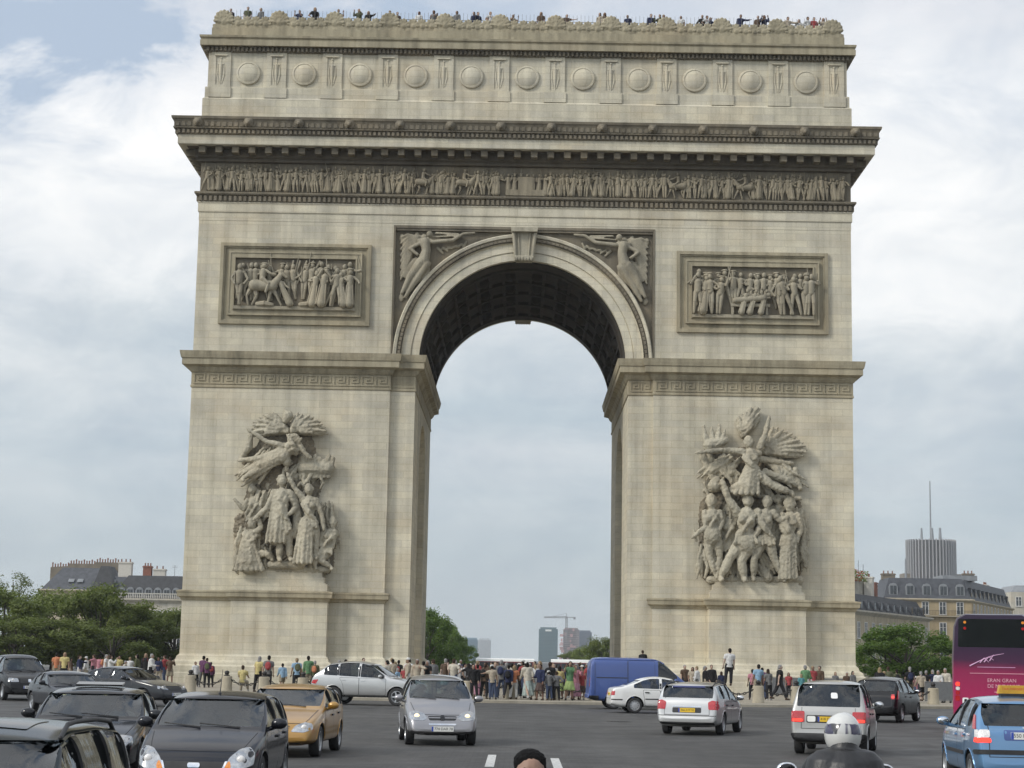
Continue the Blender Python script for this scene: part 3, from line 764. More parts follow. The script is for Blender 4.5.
def relief_horse(mb, x, z, y, h, f=1, rider=True, r_=rnd):
    s = h / 2.2; P = lambda a, b, c=0.0: Vector((x + f * a * s, y - (0.16 + c) * s, z + b * s))
    mb.cap(P(-0.55, 1.15, .05), P(0.5, 1.12, .05), 0.33 * s, 0.30 * s, 10)
    mb.chain([(P(0.55, 1.2, .08), 0.25 * s), (P(0.88, 1.65, .1), 0.17 * s), (P(0.98, 1.85, .1), 0.13 * s), (P(1.26, 1.62, .1), 0.085 * s)], 8)
    for a, k, ft in ((-0.72, -0.95, -0.85), (-0.5, -0.38, -0.62), (0.5, 0.75, 1.0), (0.42, 0.35, 0.22)):
        mb.chain([(P(a, 1.0), 0.17 * s), (P(k, 0.55, .05), 0.085 * s), (P(ft, 0.06), 0.06 * s)], 6)
    mb.chain([(P(-0.85, 1.3), 0.1 * s), (P(-1.08, 1.0), 0.09 * s), (P(-1.05, 0.6), 0.05 * s)], 6)
    if rider:
        mb.cap(P(-0.1, 1.5, .08), P(-0.05, 1.95, .08), 0.16 * s, 0.19 * s, 8); mb.ell(P(0.0, 2.26, .1), 0.15 * s, 8, 6); mb.ell(P(0.0, 2.38, .1), (0.22 * s, 0.12 * s, 0.07 * s), 8, 5)
        mb.chain([(P(-0.05, 1.5, .25), 0.13 * s), (P(0.3, 1.2, .3), 0.1 * s), (P(0.15, 0.75, .3), 0.07 * s)], 6)
        mb.chain([(P(0.1, 2.0, .15), 0.08 * s), (P(0.4, 1.8, .2), 0.07 * s), (P(0.65, 1.75, .2), 0.06 * s)], 6)
# frieze of marching figures
mb = MB(); x = -21.7
while x < 21.7:
    if abs(x) < 1.6:
        x += 0.42; relief_man(mb, x, 33.1, YF, 1.55, rnd, 0, 0.14, True); continue
    k = rnd.random()
    if k < 0.10 and abs(x) > 3:
        relief_horse(mb, x + 0.6, 33.1, YF, 1.62, 1 if x < 0 else -1, True); x += 1.2
    else:
        relief_man(mb, x, 33.1, YF, rnd.uniform(1.4, 1.72), rnd, rnd.uniform(-0.13, 0.13), rnd.uniform(0.10, 0.24), rnd.random() < 0.35)
        if rnd.random() < 0.6: relief_man(mb, x + 0.2, 33.45, YF, rnd.uniform(1.25, 1.55), rnd, rnd.uniform(-0.1, 0.1), 0.03, False)
        if rnd.random() < 0.22: mb.cap((x + .1, YF - .12, 33.2), (x + rnd.uniform(-.3, .5), YF - .08, 35.0), 0.03, 0.025, 5)
        x += rnd.uniform(0.20, 0.36)
mb.box(-1.3, 1.3, YF - 0.3, YF, 33.09, 33.5); mb.box(-0.5, 0.5, YF - 0.28, YF, 33.5, 34.4)
apart(mb, 'frieze_relief', ST['frieze'], 50)

# framed battle panels
def panel(x0, x1, z0, z1, drawer, txt):
    mb = MB(); y = YF
    def frame(a, w_, y0, y1):
        X0, X1, Z0, Z1 = x0 + a, x1 - a, z0 + a, z1 - a
        mb.box(X0, X1, y0, y1, Z0, Z0 + w_); mb.box(X0, X1, y0, y1, Z1 - w_, Z1)
        mb.box(X0, X0 + w_, y0, y1, Z0 + w_, Z1 - w_); mb.box(X1 - w_, X1, y0, y1, Z0 + w_, Z1 - w_)
    frame(0, 0.22, y - 0.20, y + 0.02); frame(0.221, 0.10, y - 0.11, y + 0.021)
    frame(0.322, 0.26, y - 0.012, y + 0.022)
    frame(0.60, 0.10, y - 0.22, y + 0.023); frame(0.701, 0.24, y - 0.17, y + 0.024); frame(0.942, 0.09, y - 0.24, y + 0.025)
    fr = apart(mb, 'panel_frame', ST['trim'])
    mb = MB(); mb.box(x0 + 1.03, x1 - 1.03, y - 0.02, y + 0.026, z0 + 1.03, z1 - 1.03); apart(mb, 'panel_ground', ST['dark'])  # dark ground paints the shade behind the panel figures
    mb = MB(); mb.box(x0 + 1.0, x1 - 1.0, y - 0.34, y, z0 + 1.0, z0 + 1.22)
    drawer(mb, x0 + 1.03, x1 - 1.03, z0 + 1.22, z1 - 1.03, y)
    apart(mb, 'battle_relief', ST['carved'], 50)
def battle(mb, xa, xb, za, zb, y):
    r_ = random.Random(11); H_ = zb - za
    for i in range(15): relief_man(mb, xa + 0.3 + (xb - xa - 0.6) * i / 14, za + 0.35 + r_.uniform(0, .25), y, H_ * r_.uniform(.70, .80), r_, r_.uniform(-.1, .1), 0.05)
    relief_horse(mb, xa + 2.0, za, y - 0.12, H_ * 0.80, 1)
    for u, h, l, rb in ((0.35, .86, 0, False), (3.9, .62, -.5, True), (5.3, .74, .1, True), (5.75, .80, .18, True), (6.4, .60, .3, False), (6.9, .80, .0, False), (7.35, .72, -.1, True), (7.8, .78, 0, True)):
        relief_man(mb, xa + u, za, y - 0.1, H_ * h, r_, l, 0.22, rb)
    for u in (1.6, 4.5): mb.chain([((xa + u, y - .3, za + .12), .16), ((xa + u + .5, y - .35, za + .16), .2), ((xa + u + 1.0, y - .3, za + .08), .13)], 7)
    for i in range(5): mb.chain([((xa + 3.6 + .3 * i, y - .1, za + 1.6), .05), ((xa + 3.9 + .45 * i, y - .14, zb - .2), .09)], 5)
def mourning(mb, xa, xb, za, zb, y):
    r_ = random.Random(23); H_ = zb - za
    for i in range(16): relief_man(mb, xa + 0.3 + (xb - xa - 0.6) * i / 15, za + 0.4 + r_.uniform(0, .2), y, H_ * r_.uniform(.66, .78), r_, r_.uniform(-.08, .08), 0.05)
    for u, h, l in ((0.35, .86, 0), (0.8, .80, .05), (1.25, .84, -.05), (1.7, .78, .1), (5.9, .78, -.05), (6.5, .82, -.25), (7.0, .80, -.1), (7.5, .84, .05), (7.95, .86, 0)):
        relief_man(mb, xa + u, za, y - 0.1, H_ * h, r_, l, 0.2, r_.random() < .5)
    mb.box(xa + 2.6, xa + 5.2, y - .4, y, za + .55, za + .75); mb.cap((xa + 2.9, y - .4, za + .95), (xa + 4.8, y - .4, za + 1.15), .22, .24, 8); mb.ell((xa + 5.1, y - .42, za + 1.35), .18)
    for u in (2.7, 5.0): mb.box(xa + u - .08, xa + u + .08, y - .36, y, za, za + .55)
    for u in (3.2, 3.8, 4.5): relief_man(mb, xa + u, za, y - .25, H_ * .52, r_, .3, .2, True)
panel(-20.5, -10.32, 23.95, 29.52, battle, 'left'); panel(10.32, 20.5, 23.9, 29.46, mourning, 'right')

# high relief groups: drawn in metres on the wall through the measuring helper, then kept as solid figures
def carve(x0, y0, s):
    k = 1.0 / (s * 14.95)
    P = lambda q: at(x0 + q[0] / s, y0 + q[1] / s, YF - q[2] * 1.35)
    def make(parent, name, strokes, vox=0.05, flat=None):
        mb = MB()
        for st in strokes:
            pts = [(P(q[:3]), q[3] * k) for q in st]
            if len(pts) == 1: mb.ell(pts[0][0], (pts[0][1], pts[0][1] * 0.95, pts[0][1] * 1.15), 12, 9)
            else: mb.chain(pts, 9)
        if flat:
            for v in mb.v: v.y = YF - (YF - v.y) * flat
        me = voxel(mb, vox, 1, name, rough=0.12 if not flat else 0.25)
        return link(name, me, ST['dark' if flat else 'relief'], parent)  # flattened backdrops take the darker stone as painted crevice shade
    return make
def robe(xt, yt, xb, yb, d, rt, rb, n=5):
    """gown from the waist to the hem with fold ridges"""
    out_ = [[(xt, yt, d, rt), (xb, yb - rb * .6, d, rb)]]
    for i in range(n):
        u = -1 + 2 * i / (n - 1)
        out_.append([(xt + u * rt * .7, yt, d + .22 + .1 * (1 - abs(u)), rt * .2), (xb + u * rb * 1.05, yb, d + .26 + .16 * (1 - abs(u)), rb * .22)])
    return out_
def wing(xr, yr, tips, d, r=9):
    out_ = []; tt = []
    for (xa, ya), (xb, yb) in zip(tips, tips[1:]): tt += [(xa, ya), ((xa + xb) / 2 + _dr.uniform(-3, 3), (ya + yb) / 2 + _dr.uniform(-3, 3))]
    tips = tt + [tips[-1]]
    for (x, y) in tips: out_.append([(xr, yr, d - .1, r * 1.5), (xr + (x - xr) * .5, yr + (y - yr) * .5, d - .1, r * 1.5), (xr + (x - xr) * .84, yr + (y - yr) * .84, d - .14, r * 1.05)])
    for k in range(7): x, y = tips[k * (len(tips) - 1) // 6]; out_.append([(xr + (x - xr) * .25, yr + (y - yr) * .25, d + .2, r * .8), (xr + (x - xr) * .55, yr + (y - yr) * .55, d + .16, r * .7)])
    for i, (x, y) in enumerate(tips):
        mx, my = xr + (x - xr) * .5, yr + (y - yr) * .5 - 8
        out_.append([(xr, yr, d + .12, r * 1.1), (mx, my, d + .09 * (i % 2), r * .72), (x, y, d - .05 + .09 * (i % 2), r * .42)])
    return out_
_dr = random.Random(77)
def drape(x0, y0, x1, y1, n, d=.45, r=7, spread=40, down=1.0):
    """loose folds of cloth running from one point towards another"""
    out_ = []
    for i in range(int(n * 2.2)):
        u = _dr.uniform(-1, 1); a = (x0 + u * spread, y0 + _dr.uniform(-.3, .3) * spread); e = (x1 + u * spread * 1.3 + _dr.uniform(-14, 14), y1 + _dr.uniform(-22, 22))
        m1 = (a[0] + (e[0] - a[0]) * .35 + _dr.uniform(-12, 12), a[1] + (e[1] - a[1]) * .35 + _dr.uniform(-8, 8)); m2 = (a[0] + (e[0] - a[0]) * .7 + _dr.uniform(-14, 14), a[1] + (e[1] - a[1]) * .7)
        dd = d + _dr.uniform(-.12, .22); rr = .72 * r * _dr.uniform(.6, 1.3)
        out_.append([(*a, dd, rr * .7), (*m1, dd + .05, rr), (*m2, dd + .03, rr * 1.1), (*e, dd - .05, rr * .6)])
    return out_
def folds(x, y0, y1, hw, d, n=7, r=5):
    return [[(x + hw * (-1 + 2 * (i + .5) / n) * .8, y0, d, r * .8), (x + hw * (-1 + 2 * (i + .5) / n) + _dr.uniform(-4, 4), (y0 + y1) / 2, d + .04, r), (x + hw * (-1 + 2 * (i + .5) / n) * 1.1 + _dr.uniform(-5, 5), y1, d, r * .9)] for i in range(n)]
def face(x, y, d, r=17):
    return [[(x, y, d, r)], [(x, y + 2, d + .16, r * .28)], [(x - r * .1, y - r * .55, d - .02, r * .9)], [(x, y + r, d - .04, r * .55), (x, y + r * 2.0, d - .1, r * .6)]]
def along(pts, ws, tr, d):
    """limb through its joints with muscle between them"""
    out_ = []; n = len(ws)
    for i in range(n):
        t = i / (n - 1) * (len(pts) - 1); k = min(int(t), len(pts) - 2); u = t - k; a, b = pts[k], pts[k + 1]
        za = a[2] if len(a) > 2 else .05; zb_ = b[2] if len(b) > 2 else .05
        out_.append((a[0] + (b[0] - a[0]) * u, a[1] + (b[1] - a[1]) * u, d + za + (zb_ - za) * u, tr * ws[i]))
    return out_
def human(h, tor, arms=(), legs=(), d=.75, hr=18, tr=30):
    out_ = face(h[0], h[1], d, hr * .92)
    for i in range(6):
        a = R(200 + 28 * i); out_.append([(h[0] + hr * .75 * math.cos(a), h[1] + hr * .75 * math.sin(a), d - .02, hr * .42)])
    out_ += [[(h[0] - hr * .3, h[1] + hr * .75, d + .1, hr * .35), (h[0] + hr * .2, h[1] + hr * 1.05, d + .1, hr * .25)]] if _dr.random() < .5 else []
    (x0, y0), (x1, y1) = tor; k = tr / 57 / 1.35
    L_ = math.hypot(x1 - x0, y1 - y0); ux, uy = (x1 - x0) / L_, (y1 - y0) / L_; px, py = -uy, ux
    Q = lambda a, c: (x0 + ux * L_ * a + px * tr * c, y0 + uy * L_ * a + py * tr * c)
    out_ += [[(*Q(.05, 0), d, tr * .86), (*Q(.35, 0), d - .02, tr * .82), (*Q(.68, 0), d - .06, tr * .64), (*Q(1.0, 0), d - .02, tr * .80)], [(*Q(-.05, -.95), d - .02, tr * .42), (*Q(-.10, 0), d - .04, tr * .40), (*Q(-.05, .95), d - .02, tr * .42)]]
    for sx in (-1, 1):
        out_.append([(*Q(.20, .42 * sx), d + k * .62, tr * .36)]); out_.append([(*Q(.92, .5 * sx), d, tr * .46)])
        for j in range(3): out_.append([(*Q(.50 + .14 * j, .20 * sx), d + k * .52, tr * .15)])
        out_.append([(*Q(.36, .68 * sx), d + k * .2, tr * .22), (*Q(.62, .5 * sx), d + k * .2, tr * .16)])
    s0 = _dr.choice((-1, 1))
    for j in range(4): out_.append([(*Q(-.02 + .05 * j, -.8 * s0 + .1 * j), d + k * .5, tr * .13), (*Q(.45 + .06 * j, .05 * j), d + k * 1.05, tr * .16), (*Q(.95 + .05 * j, .85 * s0 - .1 * j), d + k * .55, tr * .13)])
    for j in range(7): out_.append([(*Q(.92, -.8 + 1.6 * j / 6), d + k * .6, tr * .14), (*Q(1.28 + _dr.uniform(-.1, .12), -.95 + 1.9 * j / 6 + _dr.uniform(-.15, .15)), d + k * .75, tr * .17)])
    for a in arms:
        out_.append(along(a, (.43, .42, .30, .34, .22), tr, d)); q = a[-1]; z = q[2] if len(q) > 2 else .05
        out_.append([(q[0], q[1], d + z, tr * .27), (q[0] + (q[0] - a[-2][0]) * .18, q[1] + (q[1] - a[-2][1]) * .18, d + z, tr * .18)])
    for a in legs:
        a = [(q[0], q[1], q[2] if len(q) > 2 else 0.0) for q in a]
        out_.append(along(a, (.64, .62, .52, .42, .45, .40, .25), tr, d)); q = a[-1]
        out_.append([(q[0], q[1] + 2, d, tr * .28), (q[0] + 4, q[1] + 9, d + .2, tr * .24)])
    return out_
SL = empty('sculpture_group'); SL.parent = arch; SL.matrix_parent_inverse = AI
mk = carve(220, 400, 3.84)
mk(SL, 'backdrop', [[(90, 470, .1, 40), (100, 640, .15, 46)], [(150, 380, .1, 60), (160, 600, .15, 80)], [(290, 360, .1, 90), (300, 600, .15, 90)], [(400, 500, .1, 36), (400, 620, .15, 40)], [(250, 200, .1, 120), (270, 330, .1, 120)], [(110, 230, .05, 30), (200, 200, .1, 60)],
    [(70, 655, .4, 14), (410, 650, .5, 16)], [(195, 632, .7, 16), (310, 634, .7, 16)]], flat=0.22)
mk(SL, 'drapery', drape(110, 500, 100, 640, 10, .5, 8, 34) + drape(180, 350, 150, 460, 8, .3, 8, 40) + drape(300, 360, 300, 480, 8, .35, 8, 40) + drape(400, 400, 410, 560, 9, .3, 8, 34) + drape(330, 250, 300, 330, 8, .3, 8, 60) + drape(200, 190, 110, 300, 10, .4, 8, 36) + drape(170, 560, 180, 640, 6, .45, 8, 34) + drape(380, 560, 370, 640, 8, .45, 8, 34))
mk(SL, 'ledge', [[(70, 655, .4, 14), (410, 650, .5, 16)], [(195, 632, .7, 16), (310, 634, .7, 16)]])
mk(SL, 'figure', human((238, 312), ((238, 362), (236, 470)), [((208, 360), (180, 415, .2), (138, 452, .15)), ((270, 360), (292, 415, .1), (268, 436, .3))], [((228, 500), (230, 560), (227, 606)), ((256, 500), (266, 560), (270, 606))], .95, 19, 33)
   + robe(232, 375, 212, 545, .95, 34, 32) + [[(282, 368, .8, 16), (296, 440, .85, 18), (290, 520, .85, 14)]])
mk(SL, 'figure', human((342, 345), ((342, 390), (344, 465)), [((318, 378), (286, 336, .1), (262, 290, .15)), ((368, 388), (390, 440, .1), (398, 490, .1))], [((366, 490), (370, 545), (366, 600))], .85, 17, 29) + robe(330, 475, 316, 625, .9, 30, 32))
mk(SL, 'figure', human((124, 478), ((120, 520), (112, 575)), [((138, 508), (158, 490, .2), (150, 462, .25)), ((98, 520), (92, 570), (120, 600, .2))], [((130, 590), (178, 590, .2), (196, 606, .15))], .7, 18, 28) + robe(108, 560, 112, 650, .75, 34, 46, 6))
mk(SL, 'figure', human((124, 345), ((130, 392), (128, 450)), [((106, 388), (90, 420), (60, 386, .1)), ((152, 385), (170, 410), (160, 440))], (), .35, 17, 26))
mk(SL, 'figure', human((186, 330), ((184, 370), (180, 430)), (), (), .15, 14, 22))
mk(SL, 'figure', human((434, 472), ((422, 512), (408, 570)), [((400, 505), (384, 540, .1), (396, 580, .2)), ((440, 505), (436, 550), (420, 590, .1))], [((404, 590), (360, 600, .25), (366, 640, .2)), ((412, 590), (385, 615, .2), (425, 640, .1))], .6, 18, 26))
mk(SL, 'figure', human((256, 238), ((268, 190), (285, 150)), [((300, 168), (326, 205, .1), (348, 222, .1)), ((244, 176), (180, 160, .1), (116, 118, .1))], [((235, 225), (160, 262), (86, 300))], .7, 17, 28)
   + [[(240, 215, .7, 30), (160, 250, .6, 24), (78, 282, .4, 10)], [(230, 200, .75, 18), (150, 226, .65, 14), (72, 232, .4, 7)], [(220, 240, .8, 10), (140, 290, .6, 9), (84, 330, .4, 6)], [(120, 130, .4, 8), (110, 180, .35, 16), (78, 230, .3, 8)]])
mk(SL, 'wing', wing(258, 120, [(108, 136), (116, 110), (130, 86), (150, 66), (176, 52), (204, 48)], .45))
mk(SL, 'wing', wing(276, 120, [(300, 48), (330, 56), (360, 66), (386, 84), (404, 106), (414, 130)], .45))
mk(SL, 'trophy', [[(310, 300, .3, 10), (306, 180, .3, 6)]] + [[(312 + i * 15, 296, .35, 8), (316 + i * 17, 215 + (i % 3) * 10, .4, 9)] for i in range(8)] + [[(320, 262, .3, 26), (416, 262, .3, 26)], [(250, 80, .5, 12), (262, 60, .5, 20), (248, 40, .5, 8)], [(300, 330, .5, 6), (310, 318, .55, 6), (322, 330, .5, 6)]])

SR = empty('sculpture_group'); SR.parent = arch; SR.matrix_parent_inverse = AI
mk = carve(680, 395, 3.743)
mk(SR, 'backdrop', [[(110, 420, .1, 40), (120, 650, .15, 50)], [(200, 400, .1, 90), (210, 620, .15, 80)], [(330, 400, .1, 100), (340, 620, .15, 80)], [(420, 420, .1, 40), (420, 640, .15, 44)], [(240, 250, .05, 60), (380, 320, .05, 50)], [(130, 230, .05, 40), (220, 300, .05, 60)], [(110, 690, .45, 14), (450, 690, .5, 14)]], flat=0.22)
mk(SR, 'drapery', drape(200, 230, 120, 300, 9, .3, 9, 44) + drape(150, 240, 200, 340, 8, .3, 8, 40) + drape(340, 240, 430, 330, 10, .3, 9, 36) + drape(300, 310, 360, 380, 8, .35, 8, 40) + drape(190, 440, 170, 640, 9, .4, 9, 40) + drape(300, 580, 330, 680, 8, .5, 9, 30) + drape(360, 430, 360, 600, 8, .35, 9, 34) + drape(440, 430, 450, 640, 8, .3, 9, 26) + drape(110, 560, 110, 680, 7, .35, 9, 36) + drape(200, 600, 200, 690, 6, .5, 9, 30))
mk(SR, 'ledge', [[(110, 692, .45, 14), (450, 692, .5, 14)]])
mk(SR, 'figure', human((258, 180), ((266, 222), (272, 290)), [((298, 196), (318, 150, .1), (332, 92, .1)), ((234, 212), (160, 206, .15), (80, 214, .15))], [((296, 302), (350, 342, .2), (420, 366, .15)), ((256, 306), (222, 336, .2), (190, 352, .1))], .85, 20, 31)
   + robe(268, 284, 250, 368, .85, 32, 40) + [[(300, 240, .6, 14), (360, 250, .5, 12), (420, 256, .3, 8)], [(320, 290, .6, 16), (400, 320, .5, 14), (440, 340, .3, 8)], [(430, 280, .3, 12), (450, 350, .3, 10)]])
mk(SR, 'wing', wing(318, 215, [(330, 118), (366, 122), (400, 138), (432, 158), (458, 180), (474, 205), (462, 228)], .4, 11))
mk(SR, 'wing', wing(236, 150, [(212, 92), (232, 74), (256, 58), (280, 44), (298, 54), (300, 84)], .3, 10))
mk(SR, 'banner', [[(60, 216, .7, 5), (150, 212, .8, 8)], [(110, 190, .4, 26), (170, 170, .4, 14)], [(96, 168, .4, 12), (88, 116, .35, 6)], [(120, 165, .4, 12), (118, 122, .35, 6)], [(142, 162, .4, 12), (148, 112, .35, 6)], [(160, 160, .4, 10), (168, 130, .35, 5)], [(84, 230, .3, 14), (120, 310, .35, 12)], [(110, 220, .3, 10), (140, 330, .3, 8)]])
mk(SR, 'figure', human((118, 400), ((120, 446), (122, 515)), [((92, 440), (96, 492, .15), (54, 528, .2)), ((148, 440), (160, 470), (150, 500, .2))], [((106, 545), (110, 605), (136, 676)), ((140, 545), (150, 605), (142, 680))], .75, 22, 29) + [[(50, 500, .8, 5), (62, 545, .8, 5)], [(120, 525, .8, 34)]])
mk(SR, 'figure', human((254, 398), ((250, 450), (246, 530)), [((210, 432), (180, 388, .15), (160, 330, .2)), ((292, 440), (304, 490, .1), (286, 520, .25))], [((226, 560), (188, 606, .15), (152, 682)), ((262, 560), (228, 620, .1), (240, 684))], .95, 21, 40) + [[(128, 340, .85, 25), (136, 322, .85, 18)], [(246, 555, 1.0, 40)]] + [[(226 + 13 * i, 545, 1.15, 7), (218 + 17 * i, 590, 1.15, 7)] for i in range(5)])
mk(SR, 'figure', human((326, 402), ((318, 450), (320, 535)), [((290, 436), (300, 480, .2), (318, 500, .25)), ((348, 440), (372, 470), (400, 460, .15))], [((302, 560), (278, 612, .15), (274, 682)), ((336, 560), (352, 612, .1), (388, 686))], .9, 19, 33))
mk(SR, 'figure', human((410, 412), ((412, 460), (406, 540)), [((384, 452), (380, 500, .15), (398, 520, .3)), ((440, 452), (452, 500), (440, 540, .1))], (), .75, 22, 32) + robe(406, 540, 404, 686, .8, 32, 30, 6) + [[(410, 392, .72, 20), (416, 376, .6, 8)]])
mk(SR, 'figure', human((368, 396), ((368, 430), (366, 500)), (), (), .3, 17, 26))
mk(SR, 'figure', human((182, 430), ((184, 480), (180, 560)), [((170, 470), (150, 500), (160, 530))], [((184, 590), (180, 640), (176, 684))], .4, 18, 32))
mk(SR, 'shield', [[(456, 430, .35, 8), (474, 480, .4, 9), (474, 540, .4, 9), (456, 590, .35, 8)], [(452, 450, .3, 16), (456, 570, .3, 16)]])
mk(SR, 'weapons', [[(90, 330, .3, 5), (110, 390, .3, 5)], [(170, 300, .35, 10), (190, 290, .4, 16)], [(90, 360, .25, 8), (170, 350, .25, 10)], [(280, 376, .4, 8), (450, 388, .3, 8)], [(300, 640, .5, 16), (330, 684, .6, 20)], [(200, 660, .4, 12), (190, 690, .5, 14)]])

# winged figures in the spandrels
def victory(flip):
    mb = MB(); k = 1 / (7.68 * 14.95); yb = YF + 0.36
    def P(x, y, d):
        q = at(375 + x / 7.68, 220 + y / 7.68, YF); return Vector((q.x if not flip else -q.x, yb - d, q.z - (0.0 if not flip else 0.0)))
    def st(*pts): mb.chain([(P(x, y, d), r * k) for x, y, d, r in pts], 9)
    st((420, 112, .5, 24)); mb.ell(P(420, 112, .5), 26 * k)
    st((385, 175, .45, 40), (395, 235, .45, 36), (375, 315, .45, 46)); st((350, 160, .4, 20), (430, 165, .4, 20))
    st((445, 172, .5, 18), (600, 158, .5, 15), (680, 108, .45, 12), (765, 100, .4, 9)); st((440, 130, .4, 7), (650, 124, .4, 8)); st((470, 100, .3, 10), (640, 108, .3, 10))
    st((350, 182, .45, 17), (268, 222, .5, 14), (325, 268, .55, 13)); st((415, 140, .4, 14), (400, 170, .4, 16))
    st((350, 330, .5, 42), (270, 440, .45, 28), (206, 560, .4, 14)); st((395, 345, .5, 36), (310, 470, .45, 26), (232, 590, .35, 13))
    for i in range(6): st((410, 330 + i * 4, .4, 14), (330 + i * 16, 420 + i * 8, .3, 12), (240 + i * 22, 590 - i * 34, .25, 10))
    for i in range(8): st((330, 130, .2, 14), (250 + i * 4, 110 + i * 22, .22, 13), (196, 130 + i * 46, .15, 10))
    for i in range(5): st((300 + i * 6, 300, .18, 12), (214 + 10 * i, 420 + i * 8, .18, 12))
    for i in range(6): st((480 + i * 40, 210 - i * 2, .14, 12), (520 + i * 36, 250 - i * 18, .14, 10))
    r_ = random.Random(3)
    for i in range(60):
        x, y = r_.uniform(200, 420), r_.uniform(100, 620)
        q = P(x, y, .1)
        if math.hypot(q.x, q.z - ZC) > 8.8 and abs(q.x) < 8.6: mb.ell(q, (r_.uniform(.1, .25), .12, r_.uniform(.1, .3)), 7, 5)
    me = voxel(mb, 0.055, 1, 'winged_figure'); link('winged_figure', me, ST['carved'], arch, AI)
victory(False); victory(True)
mb = MB(); mb.box(-8.68, 8.68, YF + 0.29, YF + 0.346, 22.1, 30.6); me = mb.mesh('spandrel_ground')
c = MB(); c.prism(arch_poly(8.6, ZC, 10, 8.6), 'y', 110, 150); me = boolean(me, c); link('spandrel_ground', me, ST['dark'], arch, AI)  # dark ground paints the shade behind the winged figures
# ------------------------------------------------------------------ vehicles
def volume(me):
    bm = bmesh.new(); bm.from_mesh(me); v = abs(bm.calc_volume(signed=True)); bm.free(); return v
def bad_edges(me):
    bm = bmesh.new(); bm.from_mesh(me); n = sum(1 for e in bm.edges if not e.is_manifold); bm.free(); return n
def safe_cut(me, mb_):
    """boolean difference, tried again with a hair's shift when the solver loses a face"""
    v0 = volume(me); e0 = bad_edges(me); got = []
    for k, (solver, sh) in enumerate((('EXACT', 0), ('EXACT', .0021), ('EXACT', -.0033), ('EXACT', .0047), ('FAST', .0013), ('FAST', -.0027), ('EXACT', .0071))):
        cm = mb_.mesh('cutter')
        for v in cm.vertices: v.co += Vector((sh, sh * .37, sh * .61))
        cm.materials.append(M['inside']); vc = volume(cm); co = bpy.data.objects.new('cutter', cm); col.objects.link(co)
        kw = dict(object=co, operation='DIFFERENCE', solver=solver)
        if solver == 'EXACT': kw['material_mode'] = 'TRANSFER'
        r = with_mods(me, [('BOOLEAN', kw)])
        bpy.data.objects.remove(co)
        v1 = volume(r); e1 = bad_edges(r)
        if not (v0 - vc * 1.001 - 1e-4 <= v1 < v0 - 1e-5): continue
        for v2, e2, r2 in got:
            if abs((v0 - v2) - (v0 - v1)) < 0.04 * max(v0 - v1, v0 - v2) and min(e1, e2) <= e0 + 4: return r if e1 <= e2 else r2
        got.append((v1, e1, r))
    if not got: print('CUT WEAK', v0); return me
    got.sort(key=lambda q: (q[1], q[0])); return got[0][2]
def lerp_tab(tab, x):
    if x <= tab[0][0]: return tab[0][1]
    for (a, va), (b, vb) in zip(tab, tab[1:]):
        if x <= b: return va + (vb - va) * (x - a) / max(1e-6, b - a)
    return tab[-1][1]

def inv_ztop(prof, z, xa, xb):
    """x on the profile between xa and xb where the top is z"""
    best = xa
    for i in range(101):
        x = xa + (xb - xa) * i / 100
        if abs(lerp_tab(prof, x) - z) < abs(lerp_tab(prof, best) - z): best = x
    return best

